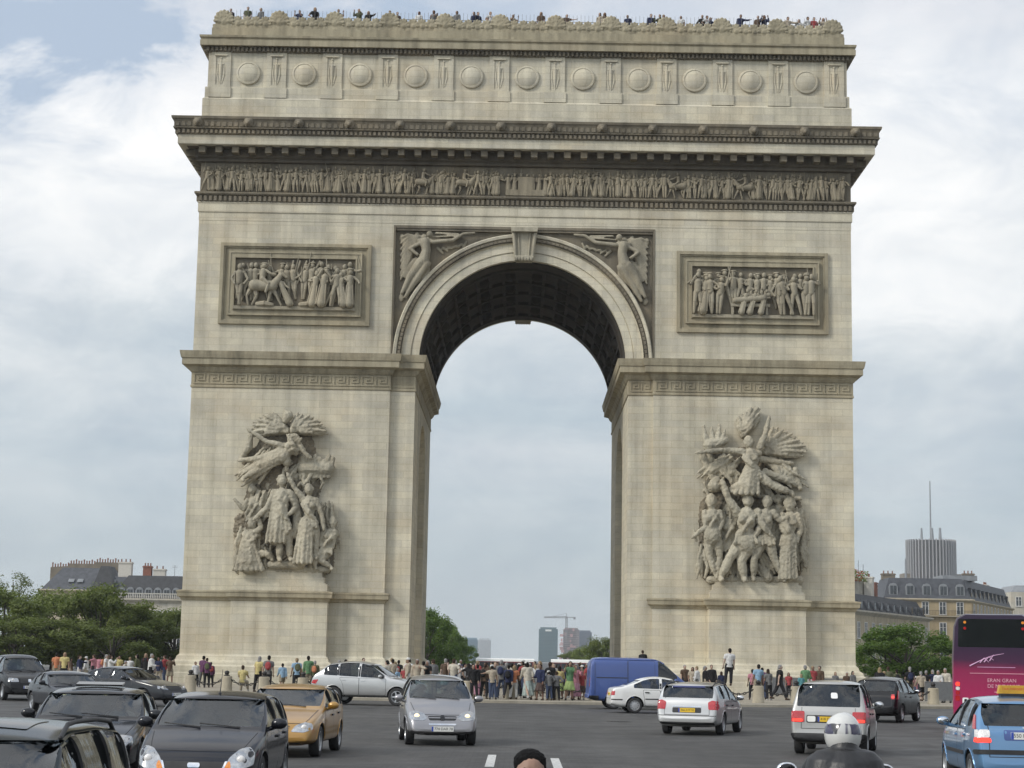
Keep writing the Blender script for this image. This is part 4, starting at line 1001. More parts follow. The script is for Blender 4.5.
class Shape:
    """body of a car: top profile, belt line, plan taper, tumblehome"""
    def __init__(s, L, W, H, prof, belt, zbot=0.20, tumble=0.30, plan=None, nose_w=0.80, tail_w=0.82):
        s.L, s.W, s.H, s.prof, s.belt, s.tumble = L, W, H, prof, belt, tumble
        s.plan = plan or [(0, nose_w), (0.10, nose_w + 0.09), (0.40, 0.965), (0.9, 1.0), (L - 0.9, 1.0), (L - 0.35, 0.97), (L - 0.08, tail_w + 0.09), (L, tail_w)]
        s.zb_tab = [(0, zbot + 0.10), (0.25, zbot + 0.02), (L - 0.3, zbot + 0.02), (L, zbot + 0.12)]
    def top(s, x): return lerp_tab(s.prof, x)
    def bz(s, x): return min(lerp_tab(s.belt, x), s.top(x) - 0.05)
    def yb(s, x): return s.W / 2 * lerp_tab(s.plan, x)
    def yt(s, x):
        zt, zb, yb = s.top(x), s.bz(x), s.yb(x)
        return yb - max(0.09, (zt - zb) * s.tumble + 0.02)
    def half(s, x):
        zt, zb, yb, yt = s.top(x), s.bz(x), s.yb(x), s.yt(x); z0 = lerp_tab(s.zb_tab, x)
        zm = z0 + (zb - z0) * 0.55
        up = zt - zb
        return [(0, z0), (yb * 0.72, z0), (yb * 0.955, z0 + 0.05), (yb * 0.99, z0 + (zb - z0) * 0.25), (yb * 1.0, zm), (yb * 0.985, zb - 0.01),
                (yb * 0.985 + (yt - yb * 0.985) * 0.42, zb + up * 0.50), (yt + 0.01, zb + up * 0.86 if up > .2 else zb + up * .8), (yt * 0.80, zt - min(0.03, up * .15)), (0, zt + 0.012)]
    def shell(s, sub=2, sharp=()):
        xs = set([p[0] for p in s.prof])
        for q in sharp: xs |= {q - 0.07, q + 0.07}
        xs = sorted(xs); xs = [x for i, x in enumerate(xs) if i == 0 or x - xs[i - 1] > 0.015]; xs2 = []
        for a, b in zip(xs, xs[1:]):
            xs2.append(a)
            if b - a > 0.55:
                k = int((b - a) / 0.42); xs2 += [a + (b - a) * i / (k + 1) for i in range(1, k + 1)]
        xs2.append(xs[-1]); mb = MB(); rings = []
        for x in xs2:
            h = s.half(x); X = s.L / 2 - x
            r = [(X, y, z) for y, z in h] + [(X, -y, z) for y, z in h[-2:0:-1]]; rings.append(r)
        n = len(rings[0])
        def shrink(r, k, dx):
            c = sum((Vector(p) for p in r), Vector()) / len(r)
            return [c + (Vector(p) - c) * k + Vector((dx, 0, 0)) for p in r]
        f2, f1 = shrink(rings[0], 0.40, 0.012), shrink(rings[0], 0.75, 0.008); b1, b2 = shrink(rings[-1], 0.75, -0.008), shrink(rings[-1], 0.40, -0.012)
        rings = [f2, f1] + rings + [b1, b2]
        vs = [v for r in rings for v in r]
        fs = [(i * n + j, i * n + (j + 1) % n, (i + 1) * n + (j + 1) % n, (i + 1) * n + j) for i in range(len(rings) - 1) for j in range(n)]
        m = len(rings)
        fs.append(tuple(range(n))); fs.append(tuple(range((m - 1) * n, m * n))[::-1])
        mb.add(vs, fs)
        me = mb.mesh('shell')
        return with_mods(me, [('SUBSURF', dict(levels=sub, render_levels=sub))])
    def cavity(s, xa, xb, d=0.085):
        mb = MB(); k = 9; rings = []
        for i in range(k + 1):
            x = xa + (xb - xa) * i / k; X = s.L / 2 - x
            zt = s.top(x) - d; zb = min(s.bz(x) - 0.03, zt - 0.06); yb = s.yb(x) * 0.985 - 0.08; yt = max(0.25, s.yt(x) - 0.05); z0 = 0.36
            h = [(0, z0), (yb - .03, z0), (yb, zb), (yb + (yt - yb) * .45, zb + (zt - zb) * .5), (yt, zt - 0.05), (yt * .7, zt), (0, zt + .01)]
            rings.append([(X, y, z) for y, z in h] + [(X, -y, z) for y, z in h[-2:0:-1]])
        n = len(rings[0]); vs = [v for r in rings for v in r]
        fs = [(i * n + j, i * n + (j + 1) % n, (i + 1) * n + (j + 1) % n, (i + 1) * n + j) for i in range(k) for j in range(n)] + [tuple(range(n)), tuple(range(k * n, (k + 1) * n))[::-1]]
        mb.add(vs, fs); return mb

def rounded(poly, r=0.05, n=3):
    """polygon with its corners eased"""
    out_ = []; m = len(poly)
    for i in range(m):
        p = Vector(poly[i]); a = Vector(poly[i - 1]); b = Vector(poly[(i + 1) % m])
        la, lb = (a - p).length, (b - p).length; q = min(r, la * .4, lb * .4)
        pa, pb = p + (a - p).normalized() * q, p + (b - p).normalized() * q
        for k in range(n + 1):
            t = k / n; out_.append(tuple(pa * (1 - t) ** 2 + p * 2 * t * (1 - t) + pb * t * t))
    return out_
def grow(poly, k):
    c = sum((Vector(p) for p in poly), Vector((0, 0))) / len(poly)
    return [tuple(c + (Vector(p) - c) * (1 + k / max(0.05, (Vector(p) - c).length))) for p in poly]

def decal(mb, bvh, poly, view, off=0.004, skirt=0.012, res=0.09, mi=0, mirror=False, ease=0):
    """polygon laid on the body as seen from a side, given its own thickness. view: front, rear (y,z) or left, right (x,z)"""
    bm = bmesh.new(); vs = [bm.verts.new((p[0], p[1], 0)) for p in poly]
    try: bm.faces.new(vs)
    except ValueError: bm.free(); return
    bmesh.ops.triangulate(bm, faces=bm.faces[:])
    for _ in range(6):
        le = [e for e in bm.edges if e.calc_length() > res]
        if not le: break
        bmesh.ops.subdivide_edges(bm, edges=le, cuts=1); bmesh.ops.triangulate(bm, faces=[f for f in bm.faces if len(f.verts) > 3])
    ax = {'front': Vector((1, 0, 0)), 'rear': Vector((-1, 0, 0)), 'left': Vector((0, 1, 0)), 'right': Vector((0, -1, 0)), 'top': Vector((0, 0, 1))}[view]
    vw_ext = None
    if view in ('front', 'rear'):
        h0, *_ = bvh.ray_cast(ax * 20 + Vector((0, 0, .6)), -ax); vw_ext = h0.dot(ax) if h0 else None
        if off < -0.01: vw_ext = None
    P = {}
    for v in bm.verts:
        a, b = v.co.x, v.co.y
        o = ax * 8 + {'front': Vector((0, a, b)), 'rear': Vector((0, a, b)), 'left': Vector((a, 0, b)), 'right': Vector((a, 0, b)), 'top': Vector((a, b, 0))}[view]
        hit, nrm, *_ = bvh.ray_cast(o, -ax)
        if vw_ext and (hit is None or hit.dot(ax) < vw_ext - 0.42):
            q = o + ax * (vw_ext - 0.16 - o.dot(ax)); hit, nrm, *_ = bvh.find_nearest(q)
        elif hit is None: hit, nrm, *_ = bvh.find_nearest(o - ax * 7)
        if nrm.dot(ax) < 0: nrm = -nrm
        P[v.index] = (hit, nrm)
    bm.verts.index_update(); bm.verts.ensure_lookup_table()
    idx = {}; base = len(mb.v); n = len(bm.verts)
    top = [P[v.index][0] + P[v.index][1] * off for v in bm.verts]; low = [P[v.index][0] - P[v.index][1] * skirt for v in bm.verts]
    if ease:
        nb_ = {v.index: [e.other_vert(v).index for e in v.link_edges] for v in bm.verts if not v.is_boundary}
        for _ in range(ease):
            for i_, ns in nb_.items(): top[i_] = sum((top[j] for j in ns), Vector()) / len(ns)
    fs = []
    for f in bm.faces:
        q = [v.index for v in f.verts]
        nn = (top[q[1]] - top[q[0]]).cross(top[q[2]] - top[q[0]])
        fs.append(tuple(q) if nn.dot(ax) > 0 else tuple(q[::-1]))
    for e in bm.edges:
        if len(e.link_faces) == 1:
            a, b = e.verts[0].index, e.verts[1].index; fs.append((a, b, n + b, n + a))
    mb.add(top + low, fs, mi)
    bm.free()
def ribbon(mb, bvh, pts, view, w_=0.012, off=0.003, mi=0):
    for a, b in zip(pts, pts[1:]):
        a, b = Vector(a), Vector(b); d = (b - a).normalized(); p = Vector((-d.y, d.x)) * w_ / 2
        decal(mb, bvh, [tuple(a + p), tuple(b + p), tuple(b - p), tuple(a - p)], view, off, 0.006, 0.12, mi)

_txt = {}
def lettering(s, size, name='lettering', mat=None, parent=None, depth=0.002, align='CENTER'):
    if s not in _txt:
        cu = bpy.data.curves.new('text', 'FONT'); cu.body = s; cu.size = 1.0; cu.align_x = align; cu.align_y = 'CENTER'; cu.extrude = 0.02
        o = bpy.data.objects.new('text', cu); col.objects.link(o); me = evaluated(o); bpy.data.objects.remove(o); bpy.data.curves.remove(cu); _txt[s] = me
    o = link(name, _txt[s].copy(), mat, parent); o.scale = (size, size, size * 0.2)
    return o

# wheels: one tyre and three kinds of rim, scaled to each car
tb = MB(); tb.lathe([(0.62, -0.30), (0.80, -0.34), (0.93, -0.33), (0.985, -0.26), (1.0, -0.15), (1.0, 0.15), (0.985, 0.26), (0.93, 0.33), (0.80, 0.34), (0.62, 0.30)], 32, close=False)
TYRE = tb.mesh('tyre', 50); TYRE.materials.append(M['rubber'])
def rim_mesh(kind):
    b = MB(); b.lathe([(0.66, -0.25), (0.66, 0.30), (0.62, 0.31), (0.59, 0.26), (0.58, 0.05), (0.02, 0.04)], 28, close=False)
    if kind == 'cap':
        b.lathe([(0.58, 0.10), (0.55, 0.20), (0.30, 0.24), (0.0, 0.25)], 28, close=False)
        for i in range(10): a = 2 * math.pi * i / 10; b.cbox((0.42 * math.cos(a), 0.42 * math.sin(a), 0.215), (0.17, 0.05, 0.03), 1, Matrix.Rotation(a, 3, 'Z'))
    else:
        k = 5 if kind == 'five' else 9
        for i in range(k):
            a = 2 * math.pi * i / k; w_ = 0.17 if k == 5 else 0.09
            b.cbox((0.34 * math.cos(a), 0.34 * math.sin(a), 0.21), (0.52, w_, 0.06), 0, Matrix.Rotation(a, 3, 'Z'))
        b.lathe([(0.16, 0.15), (0.15, 0.26), (0.10, 0.28), (0.0, 0.28)], 16, close=False)
        b.lathe([(0.56, 0.06), (0.0, 0.06)], 20, close=False, mi=1)
    me = b.mesh('rim', 40); me.materials.append(M['steel_hub'] if kind == 'cap' else M['alloy']); me.materials.append(M['black']); return me
RIMS = {k: rim_mesh(k) for k in ('cap', 'five', 'nine')}

sb = MB()
sb.ell((0, 0, 0.10), (0.27, 0.26, 0.11), 14, 8); sb.ell((-0.30, 0, 0.42), (0.10, 0.25, 0.36), 14, 9, rot=Matrix.Rotation(R(-12), 3, 'Y')); sb.ell((-0.42, 0, 0.84), (0.06, 0.14, 0.09), 10, 7)
sb.tube((-0.39, -0.05, 0.7), (-0.41, -0.05, 0.85), 0.012); sb.tube((-0.39, 0.05, 0.7), (-0.41, 0.05, 0.85), 0.012)
SEAT = sb.mesh('seat', 50)

def make_car(name, label, cat, spec, pos, heading, paint_mat, group=None):
    """heading: degrees, 0 = towards the camera, +90 = to the right"""
    sp = dict(tumble=0.30, zbot=0.20, wr=0.31, rim='cap', belt=None, nose_w=.80, tail_w=.82, seat='seat', glass='glass', pillars=(), doors=(), sub=2, wt=.30)
    sp.update(spec); L, W, H = sp['L'], sp['W'], sp['H']
    h = R(heading)
    root = empty(name, (pos[0], pos[1], sp.get('z', 0.0)), math.atan2(-math.cos(h), math.sin(h)), label, cat, group)
    S = Shape(L, W, H, sp['prof'], sp['belt'], sp['zbot'], sp['tumble'], None, sp['nose_w'], sp['tail_w'])
    shp = (sp['cowl'], sp['rf'], sp['rr'], sp['rb'])
    sh = S.shell(sp['sub'], shp); bm = bmesh.new(); bm.from_mesh(sh); bmesh.ops.recalc_face_normals(bm, faces=bm.faces); bm.to_mesh(sh); bm.free()
    fine = S.shell(4, shp); bm = bmesh.new(); bm.from_mesh(fine); bmesh.ops.recalc_face_normals(bm, faces=bm.faces); bvh = BVHTree.FromBMesh(bm); bm.free(); bpy.data.meshes.remove(fine)
    X = lambda x: L / 2 - x
    cowl, rf, rr, rb = sp['cowl'], sp['rf'], sp['rr'], sp['rb']; wr = sp['wr']; fa, ra = sp['axles']
    body = sh
    cut_mats = [M['inside']]
    def cut(me, mb_):
        for i in range(len(mb_.mi)): mb_.mi[i] = 0
        return safe_cut(me, mb_)
    body.materials.append(paint_mat)
    body = cut(body, S.cavity(cowl + 0.10, sp.get('cab_end', rb) - 0.05))
    # wheel wells
    c = MB()
    for ax_ in (fa, ra):
        for s in (-1, 1):
            Mx = Matrix.Translation((X(ax_), s * (W / 2 - 0.10), wr)) @ Matrix.Rotation(R(90), 4, 'X')
            c.lathe([(wr + 0.055, -0.22), (wr + 0.055, 0.22)], 28, Mx)
    body = cut(body, c)
    # side windows
    sides = []
    for (xa, xb) in sp['side']:
        lo, up = [], []
        k = 8
        for i in range(k + 1):
            x = xa + (xb - xa) * i / k
            zt = S.top(x) - 0.085 - 0.02 * (S.top(x) < H - .1); zl = lerp_tab(sp['belt'], x) + 0.035
            zt = max(zt, zl + 0.02)
            lo.append((X(x), zl)); up.append((X(x), zt))
        if sp.get('quarter_up') and (xa, xb) == sp['side'][-1]: pass
        sides.append(rounded(up + lo[::-1], 0.035, 2))
    if sides:
        c = MB()
        for p in sides: c.prism(p, 'y', -2, 2)
        body = cut(body, c)
    # windscreen and rear window
    def screen(x0, x1, zlo, zhi, m_):
        pts = []
        for i in range(7):
            z = zlo + (zhi - zlo) * i / 6; x = inv_ztop(S.prof, z, x0, x1); yb = S.yb(x); zb = S.bz(x)
            pts.append((yb - max(0.09, (z - zb) * S.tumble + 0.02) - m_, z))
        q = [(y, z) for y, z in pts] + [(-y, z) for y, z in pts[::-1]]
        return rounded(q, 0.06, 3)
    ws = screen(cowl, rf, S.top(cowl) + sp.get('ws_lo', .05), S.top(rf) - 0.045, 0.035)
    c = MB(); c.prism(ws, 'x', X(rf + 0.35), X(cowl - 0.5)); body = cut(body, c)
    rw = None
    if sp.get('rear_win', True):
        zlo, zhi = sp.get('rw_z', (S.top(rb) + 0.05, S.top(rr) - 0.05))
        rw = screen(rb, rr, zlo, zhi, sp.get('rw_m', 0.06)); c = MB(); c.prism(rw, 'x', X(L + 0.3), X(min(rr, rb) - 0.30)); body = cut(body, c)
    smooth_by_angle(body, 32); body.name = 'body'
    link('body', body, None, root)
    # panes
    def pane(nm, poly, view):
        b = MB(); decal(b, bvh, grow(poly, 0.012), view, -0.016, 0.003, 0.10, ease=5); b.build(nm, M[sp['glass']], root, 60, normals=False)
    pane('windscreen', ws, 'front')
    if rw: pane('rear_window', rw, 'rear')
    for i, p in enumerate(sides):
        for vw in ('left', 'right'): pane('side_window', p, vw)
    # pillars and rubber trim between the side windows
    for x in sp['pillars']:
        for vw in ('left', 'right'):
            b = MB(); zl = lerp_tab(sp['belt'], x) + 0.05; zt = S.top(x) - 0.09
            decal(b, bvh, [(X(x) - 0.035, zl), (X(x) + 0.035, zl), (X(x) + 0.035, zt), (X(x) - 0.035, zt)], vw, 0.003, 0.008, 0.2); b.build('pillar_trim', M['gloss_black'], root)
    # doors: raised panels with a dark gap, and a handle
    for (poly, hd) in sp['doors']:
        for vw in ('left', 'right'):
            pl = [(X(x), z) for x, z in poly]; b = MB()
            decal(b, bvh, rounded(pl, 0.06, 3), vw, 0.0025, 0.006, 0.16, 0)
            pr = rounded(grow(pl, 0.008), 0.06, 3)
            ribbon(b, bvh, pr + [pr[0]], vw, 0.014, 0.002, 1)
            d = b.build('door', [paint_mat, M['black']], root, 40)
            if hd:
                b = MB(); decal(b, bvh, rounded([(X(hd[0]) - .09, hd[1] - .018), (X(hd[0]) + .09, hd[1] - .018), (X(hd[0]) + .09, hd[1] + .018), (X(hd[0]) - .09, hd[1] + .018)], .015, 2), vw, 0.03, 0.0, 0.1)
                b.build('handle', M['black'] if sp.get('black_handle', True) else paint_mat, d)
    # bonnet and tailgate joints, wheel arch lips
    b = MB(); c0 = cowl - .06; x0 = .20
    for k in (1, -1):
        pts = [(X(x0 + (c0 - x0) * i / 4), k * (S.yt(x0 + (c0 - x0) * i / 4) - .04 - .05 * (1 - i / 4))) for i in range(5)]; ribbon(b, bvh, pts, 'top', .012, .003)
    ye = S.yt(x0) - .09; ribbon(b, bvh, [(X(x0), -ye), (X(x0 - .03), 0), (X(x0), ye)], 'top', .012, .003)
    b.build('bonnet_joint', M['black'], root)
    if rw:
        b = MB(); yk = S.W / 2 * .70
        ribbon(b, bvh, [(-yk, rw[0][1] if False else S.top(rb) + .02), (-yk * 1.02, .56), (yk * 1.02, .56), (yk, S.top(rb) + .02)], 'rear', .012, .003); b.build('tailgate_joint', M['black'], root)
    for ax_ in (fa, ra):
        for s in (-1, 1):
            b = MB(); pts = []
            for i in range(15):
                t = R(8 + 164 * i / 14); hit = bvh.ray_cast(Vector((X(ax_) + (wr + .065) * math.cos(t), s * 5, wr + (wr + .065) * math.sin(t))), Vector((0, -s, 0)))[0]
                if hit: pts.append(hit)
            for p, q in zip(pts, pts[1:]): b.tube(p, q, .013, .013, 6)
            b.build('wheel_arch_lip', M['black'] if sp.get('black_lips') else paint_mat, root, 60)
    # lamps, grille, bumper details: (name, material, view, polygon, mirrored, offset)
    for it in sp.get('decals', ()):
        nm, mt, vw, poly, mir = it[:5]; off = it[5] if len(it) > 5 else 0.006
        flip = (lambda p: [(X(a), b_) for a, b_ in p]) if vw in ('left', 'right', 'side', 'top') else (lambda p: p)
        if vw == 'side':
            for v2 in ('left', 'right'):
                b = MB(); decal(b, bvh, rounded(flip(poly), 0.02, 2), v2, off); b.build(nm, mt if not isinstance(mt, str) else M[mt], root, 40)
            continue
        for k in ((1, -1) if mir else (1,)):
            b = MB(); q = [(y * k, z) if vw != 'top' else (y, z * k) for y, z in flip(poly)]
            decal(b, bvh, rounded(q, 0.03, 2), vw, off, 0.02); o = b.build(nm, mt if not isinstance(mt, str) else M[mt], root, 40)
            if nm in ('headlight',) :
                cy = sum(p[0] for p in q) / len(q); cz = sum(p[1] for p in q) / len(q)
                hit, nr, *_ = bvh.ray_cast(Vector((8, cy, cz)), Vector((-1, 0, 0)))
                if hit:
                    b = MB(); bulb = 'lamp_on' if sp.get('lit') else 'clear'
                    b.ell(hit + Vector((-0.01, 0.02 * k, 0)), (0.035, 0.062, 0.062), 12, 8); b.build('bulb_lens', M[bulb], o, 40)
    # number plates
    def plate(vw, z, txt, yellow=False, w_=0.50, y0=0.0):
        ax = 1 if vw == 'front' else -1
        hit, nr, *_ = bvh.ray_cast(Vector((8 * ax, y0, z)), Vector((-ax, 0, 0)))
        x = hit.x + 0.018 * ax
        b = MB(); b.box(min(x, x - .03 * ax), max(x, x - .03 * ax), y0 - w_ / 2, y0 + w_ / 2, z - 0.055, z + 0.055)
        p = b.build('number_plate', M['plate_y'] if yellow else M['plate_w'], root)
        t = lettering(txt, 0.083 * w_ / .5, 'plate_lettering', M['ink'], p); t.location = (x + 0.001 * ax, y0 + .022 * ax, z)
        t.rotation_euler = (R(90), 0, R(90 * ax))
        if sp.get('eu', True):
            b = MB(); ys = (y0 - w_ / 2 if ax > 0 else y0 + w_ / 2 - .04); b.box(min(x, x + .002 * ax), max(x, x + .002 * ax), ys, ys + .04, z - .053, z + .053); b.build('country_strip', M['eu'], p)
    for pl in sp.get('plates', ()): plate(*pl[0], **pl[1])
    # wheels
    for ax_ in (fa, ra):
        for s in (-1, 1):
            o = link('wheel', TYRE, None, root); o.scale = (wr, wr, sp['wt']); o.location = (X(ax_), s * (W / 2 - 0.125), wr)
            o.rotation_euler = (R(-90) if s > 0 else R(90), R(37 * s), 0)
            link('rim', RIMS[sp['rim']], None, o)
    # inside
    seatm = M[sp['seat']]
    zf = 0.42; fx = sp.get('seat_x', cowl + 1.05)
    for y in (-0.36, 0.36):
        o = link('seat', SEAT, None, root); o.location = (X(fx), y, zf)
        if not SEAT.materials: SEAT.materials.append(seatm)
        o.material_slots[0].link = 'OBJECT'; o.material_slots[0].material = seatm
    if sp.get('rear_seat', True):
        for y in (-0.38, 0.38):
            o = link('seat', SEAT, None, root); o.location = (X(min(fx + 0.85, rr - 0.40)), y, zf - 0.02); o.scale = (.9, 1, .9); o.material_slots[0].link = 'OBJECT'; o.material_slots[0].material = seatm
    b = MB(); zt = S.top(cowl) - 0.06
    b.box(X(cowl + 0.62), X(cowl + 0.11), -W / 2 + 0.14, W / 2 - 0.14, 0.4, zt - .02); b.build('dashboard', M['inside'], root)
    b = MB(); n = 20
    for i in range(n):
        a, a2 = 2 * math.pi * i / n, 2 * math.pi * (i + 1) / n; r_ = 0.18
        q = lambda t: Vector((X(cowl + 0.70) - 0.08 * math.sin(t), 0.36 + r_ * math.cos(t), zt + 0.02 + r_ * math.sin(t)))
        b.tube(q(a), q(a2), 0.014, 0.014, 6)
    b.build('steering_wheel', M['black'], root)
    # mirrors
    if sp.get('mirrors', True):
        xm = sp.get('mirror_x', cowl + 0.42); zm = lerp_tab(sp['belt'], xm) + 0.11
        for s in (-1, 1):
            b = MB(); y = s * (S.yb(xm) + 0.10)
            b.ell((X(xm), y, zm), (0.075, 0.115, 0.078), 14, 9); b.tube((X(xm), s * (S.yb(xm) - 0.06), zm - 0.08), (X(xm), y, zm - 0.03), 0.035, 0.03, 8)
            me = voxel(b, 0.012, 2, 'mirror'); mo = link('mirror', me, M['black'] if sp.get('black_mirror') else paint_mat, root)
            b = MB(); b.ell((X(xm) - 0.062, y, zm), (0.02, 0.09, 0.058), 12, 8); b.build('mirror_glass', M['chrome'], mo, 40)
    # wipers
    if sp.get('wipers', True):
        for ya, yb_ in ((0.45, -0.12), (-0.10, -0.62)):
            b = MB(); pts = []
            for t in range(6):
                y = ya + (yb_ - ya) * t / 5; z = S.top(cowl) + 0.03 + 0.045 * t / 5
                hit, nr, *_ = bvh.ray_cast(Vector((8, y, z)), Vector((-1, 0, 0)))
                if hit: pts.append(hit + nr * 0.012 if nr.x > 0 else hit - nr * .012)
            for p, q in zip(pts, pts[1:]): b.tube(p, q, 0.009, 0.009, 6)
            b.build('wiper', M['black'], root)
    # roof furniture
    if sp.get('rails'):
        xa, xb = sp['rails']
        for s in (-1, 1):
            b = MB(); pts = []
            for i in range(9):
                x = xa + (xb - xa) * i / 8; y = s * (S.yt(x) - 0.05)
                hit, *_ = bvh.ray_cast(Vector((X(x), y, 5)), Vector((0, 0, -1))); pts.append(hit + Vector((0, 0, 0.0 if i in (0, 8) else 0.055)))
            for p, q in zip(pts, pts[1:]): b.cap(p, q, 0.018, 0.018, 8)
            b.build('roof_rail', M[sp.get('rail_mat', 'black')], root, 50)
    if sp.get('antenna'):
        xa = sp['antenna']; hit, *_ = bvh.ray_cast(Vector((X(xa), 0, 5)), Vector((0, 0, -1)))
        b = MB(); b.tube(hit - Vector((0, 0, .02)), hit + Vector((-0.16, 0, 0.34)), 0.008, 0.004, 6); b.ell(hit, (.04, .025, .02), 8, 6); b.build('antenna', M['black'], root)
    root['_bvh'] = 0; del root['_bvh']
    return root, S, bvh
def fpos(X, d, hd, L):
    h = R(hd); return (X - math.sin(h) * L / 2, d + math.cos(h) * L / 2)
def rpos(X, d, hd, L):
    h = R(hd); return (X + math.sin(h) * L / 2, d - math.cos(h) * L / 2)
PT = {
 'silver': paint('silver_metallic_paint', (0.50, 0.50, 0.49), 0.7, 0.30),
 'silver_warm': paint('pale_silver_paint', (0.40, 0.395, 0.375), 0.55, 0.30),
 'grey_metal': paint('mid_grey_metallic_paint', (0.30, 0.295, 0.305), 0.65, 0.30),
 'gold': paint('ochre_gold_paint', (0.40, 0.215, 0.04), 0.4, 0.28),
 'black': paint('black_paint', (0.006, 0.0065, 0.008), 0.0, 0.2, coat=0.0, dirt=.04, spec=.4),
 'slate': paint('dark_slate_paint', (0.011, 0.012, 0.017), 0.0, 0.11, coat=0.0, dirt=.05, spec=.5),
 'green': paint('dark_green_paint', (0.008, 0.013, 0.013), 0.0, 0.14, coat=0.0, dirt=.04, spec=.35),
 'charcoal': paint('charcoal_paint', (0.014, 0.015, 0.018), 0.0, 0.11, coat=0.0, dirt=.05, spec=.5),
 'anthracite': paint('anthracite_paint', (0.020, 0.022, 0.027), 0.0, 0.11, coat=0.0, dirt=.05, spec=.5),
 'white': paint('white_paint', (0.70, 0.70, 0.68), 0.0, 0.35),
 'blue_van': paint('royal_blue_paint', (0.040, 0.078, 0.25), 0.0, 0.40, coat=.5),
 'light_blue': paint('light_blue_metallic_paint', (0.13, 0.27, 0.46), 0.55, 0.28),
}
def doors(xa, xm, xb, zt, zs, ra, wr, fa, two=False):
    """front and rear door outlines (x from the nose)"""
    fd = [(xa, zt), (xm, zt + .01), (xm, zs), (fa + wr + .13, zs), (xa, zs + .2)]
    out_ = [(fd, (xm - .16, zt - .09))]
    if not two:
        ed = ra - wr - .10
        out_.append(([(xm + .02, zt + .01), (xb, zt + .02), (max(ed, xm + .35) + .05, zs + .42), (ed, zs + .1), (ed, zs), (xm + .02, zs)], (xb - .16, zt - .07)))
    return out_

# ---- silver mini MPV facing the camera
L = 3.60
mpv, *_ = make_car('mini_mpv', 'silver compact people carrier with both headlamps lit, driving towards the camera', 'car', dict(
    L=L, W=1.66, H=1.58, prof=[(0, .40), (.03, .52), (.12, .66), (.42, .83), (.80, .99), (1.62, 1.49), (2.1, 1.575), (2.8, 1.58), (3.2, 1.52), (3.48, 1.05), (3.57, .92), (3.6, .55)],
    belt=[(0, .78), (1, .92), (3.6, 1.0)], cowl=.80, rf=1.62, rr=3.2, rb=3.48, axles=(.66, 3.02), side=[(1.02, 1.85), (1.93, 2.72), (2.80, 3.22)], pillars=(1.89, 2.76), wr=.29, rim='five', lit=True, nose_w=.80,
    doors=doors(.98, 1.89, 2.76, .93, .32, 3.02, .29, .66),
    decals=[('headlight', 'lamp', 'front', [(.34, .62), (.42, .72), (.62, .78), (.74, .74), (.75, .60), (.60, .56), (.42, .56)], True),
            ('grille', 'black', 'front', [(-.30, .57), (.30, .57), (.33, .66), (-.33, .66)], False), ('grille_bar', PT['grey_metal'], 'front', [(-.31, .605), (.31, .605), (.315, .625), (-.315, .625)], False, .018),
            ('badge', 'gloss_black', 'front', [(-.05, .57), (.05, .57), (.05, .66), (-.05, .66)], False, .024), ('air_intake', 'black', 'front', [(-.42, .22), (.42, .22), (.42, .275), (-.42, .275)], False),
            ('fog_lamp', 'black', 'front', [(.52, .22), (.66, .23), (.66, .28), (.54, .28)], True), ('bumper_trim', 'chrome', 'front', [(-.30, .465), (.30, .465), (.32, .50), (-.32, .50)], False)],
    plates=[(('front', .38, '774 DAR 78'), {})], rear_seat=True), fpos(-1.66, 41.4, 7, L), 7, PT['grey_metal'])
# ---- ochre gold hatchback
L = 4.17
gold, *_ = make_car('hatchback', 'ochre gold hatchback behind the dark hatchback, driving towards the camera', 'car', dict(
    L=L, W=1.70, H=1.40, prof=[(0, .42), (.03, .52), (.15, .67), (.6, .80), (1.12, .92), (1.95, 1.33), (2.4, 1.40), (3.0, 1.38), (3.45, 1.28), (3.95, .98), (4.1, .9), (4.17, .55)],
    belt=[(0, .76), (1.1, .86), (4.17, .95)], cowl=1.12, rf=1.95, rr=3.45, rb=3.95, axles=(.84, 3.38), side=[(1.36, 2.26), (2.36, 3.15), (3.22, 3.62)], pillars=(2.31,), wr=.30,
    doors=doors(1.28, 2.31, 3.12, .87, .30, 3.38, .30, .84),
    decals=[('headlight', 'lamp', 'front', [(.36, .50), (.44, .62), (.60, .68), (.74, .66), (.77, .55), (.62, .49)], True),
            ('grille', 'black', 'front', [(-.30, .54), (.30, .54), (.34, .61), (-.34, .61)], False), ('grille_bar', PT['gold'], 'front', [(-.32, .565), (.32, .565), (.33, .585), (-.33, .585)], False, .018),
            ('lower_grille', 'black', 'front', [(-.55, .20), (.55, .20), (.55, .285), (-.55, .285)], False), ('grille_bar', PT['gold'], 'front', [(-.54, .235), (.54, .235), (.54, .25), (-.54, .25)], False, .014),
            ('badge', 'chrome', 'front', [(-.07, .60), (0, .645), (.07, .60), (.07, .62), (0, .67), (-.07, .62)], False, .012)],
    plates=[(('front', .37, '400 BB 91'), {})]), fpos(-4.72, 35.4, -3, L), -3, PT['gold'])
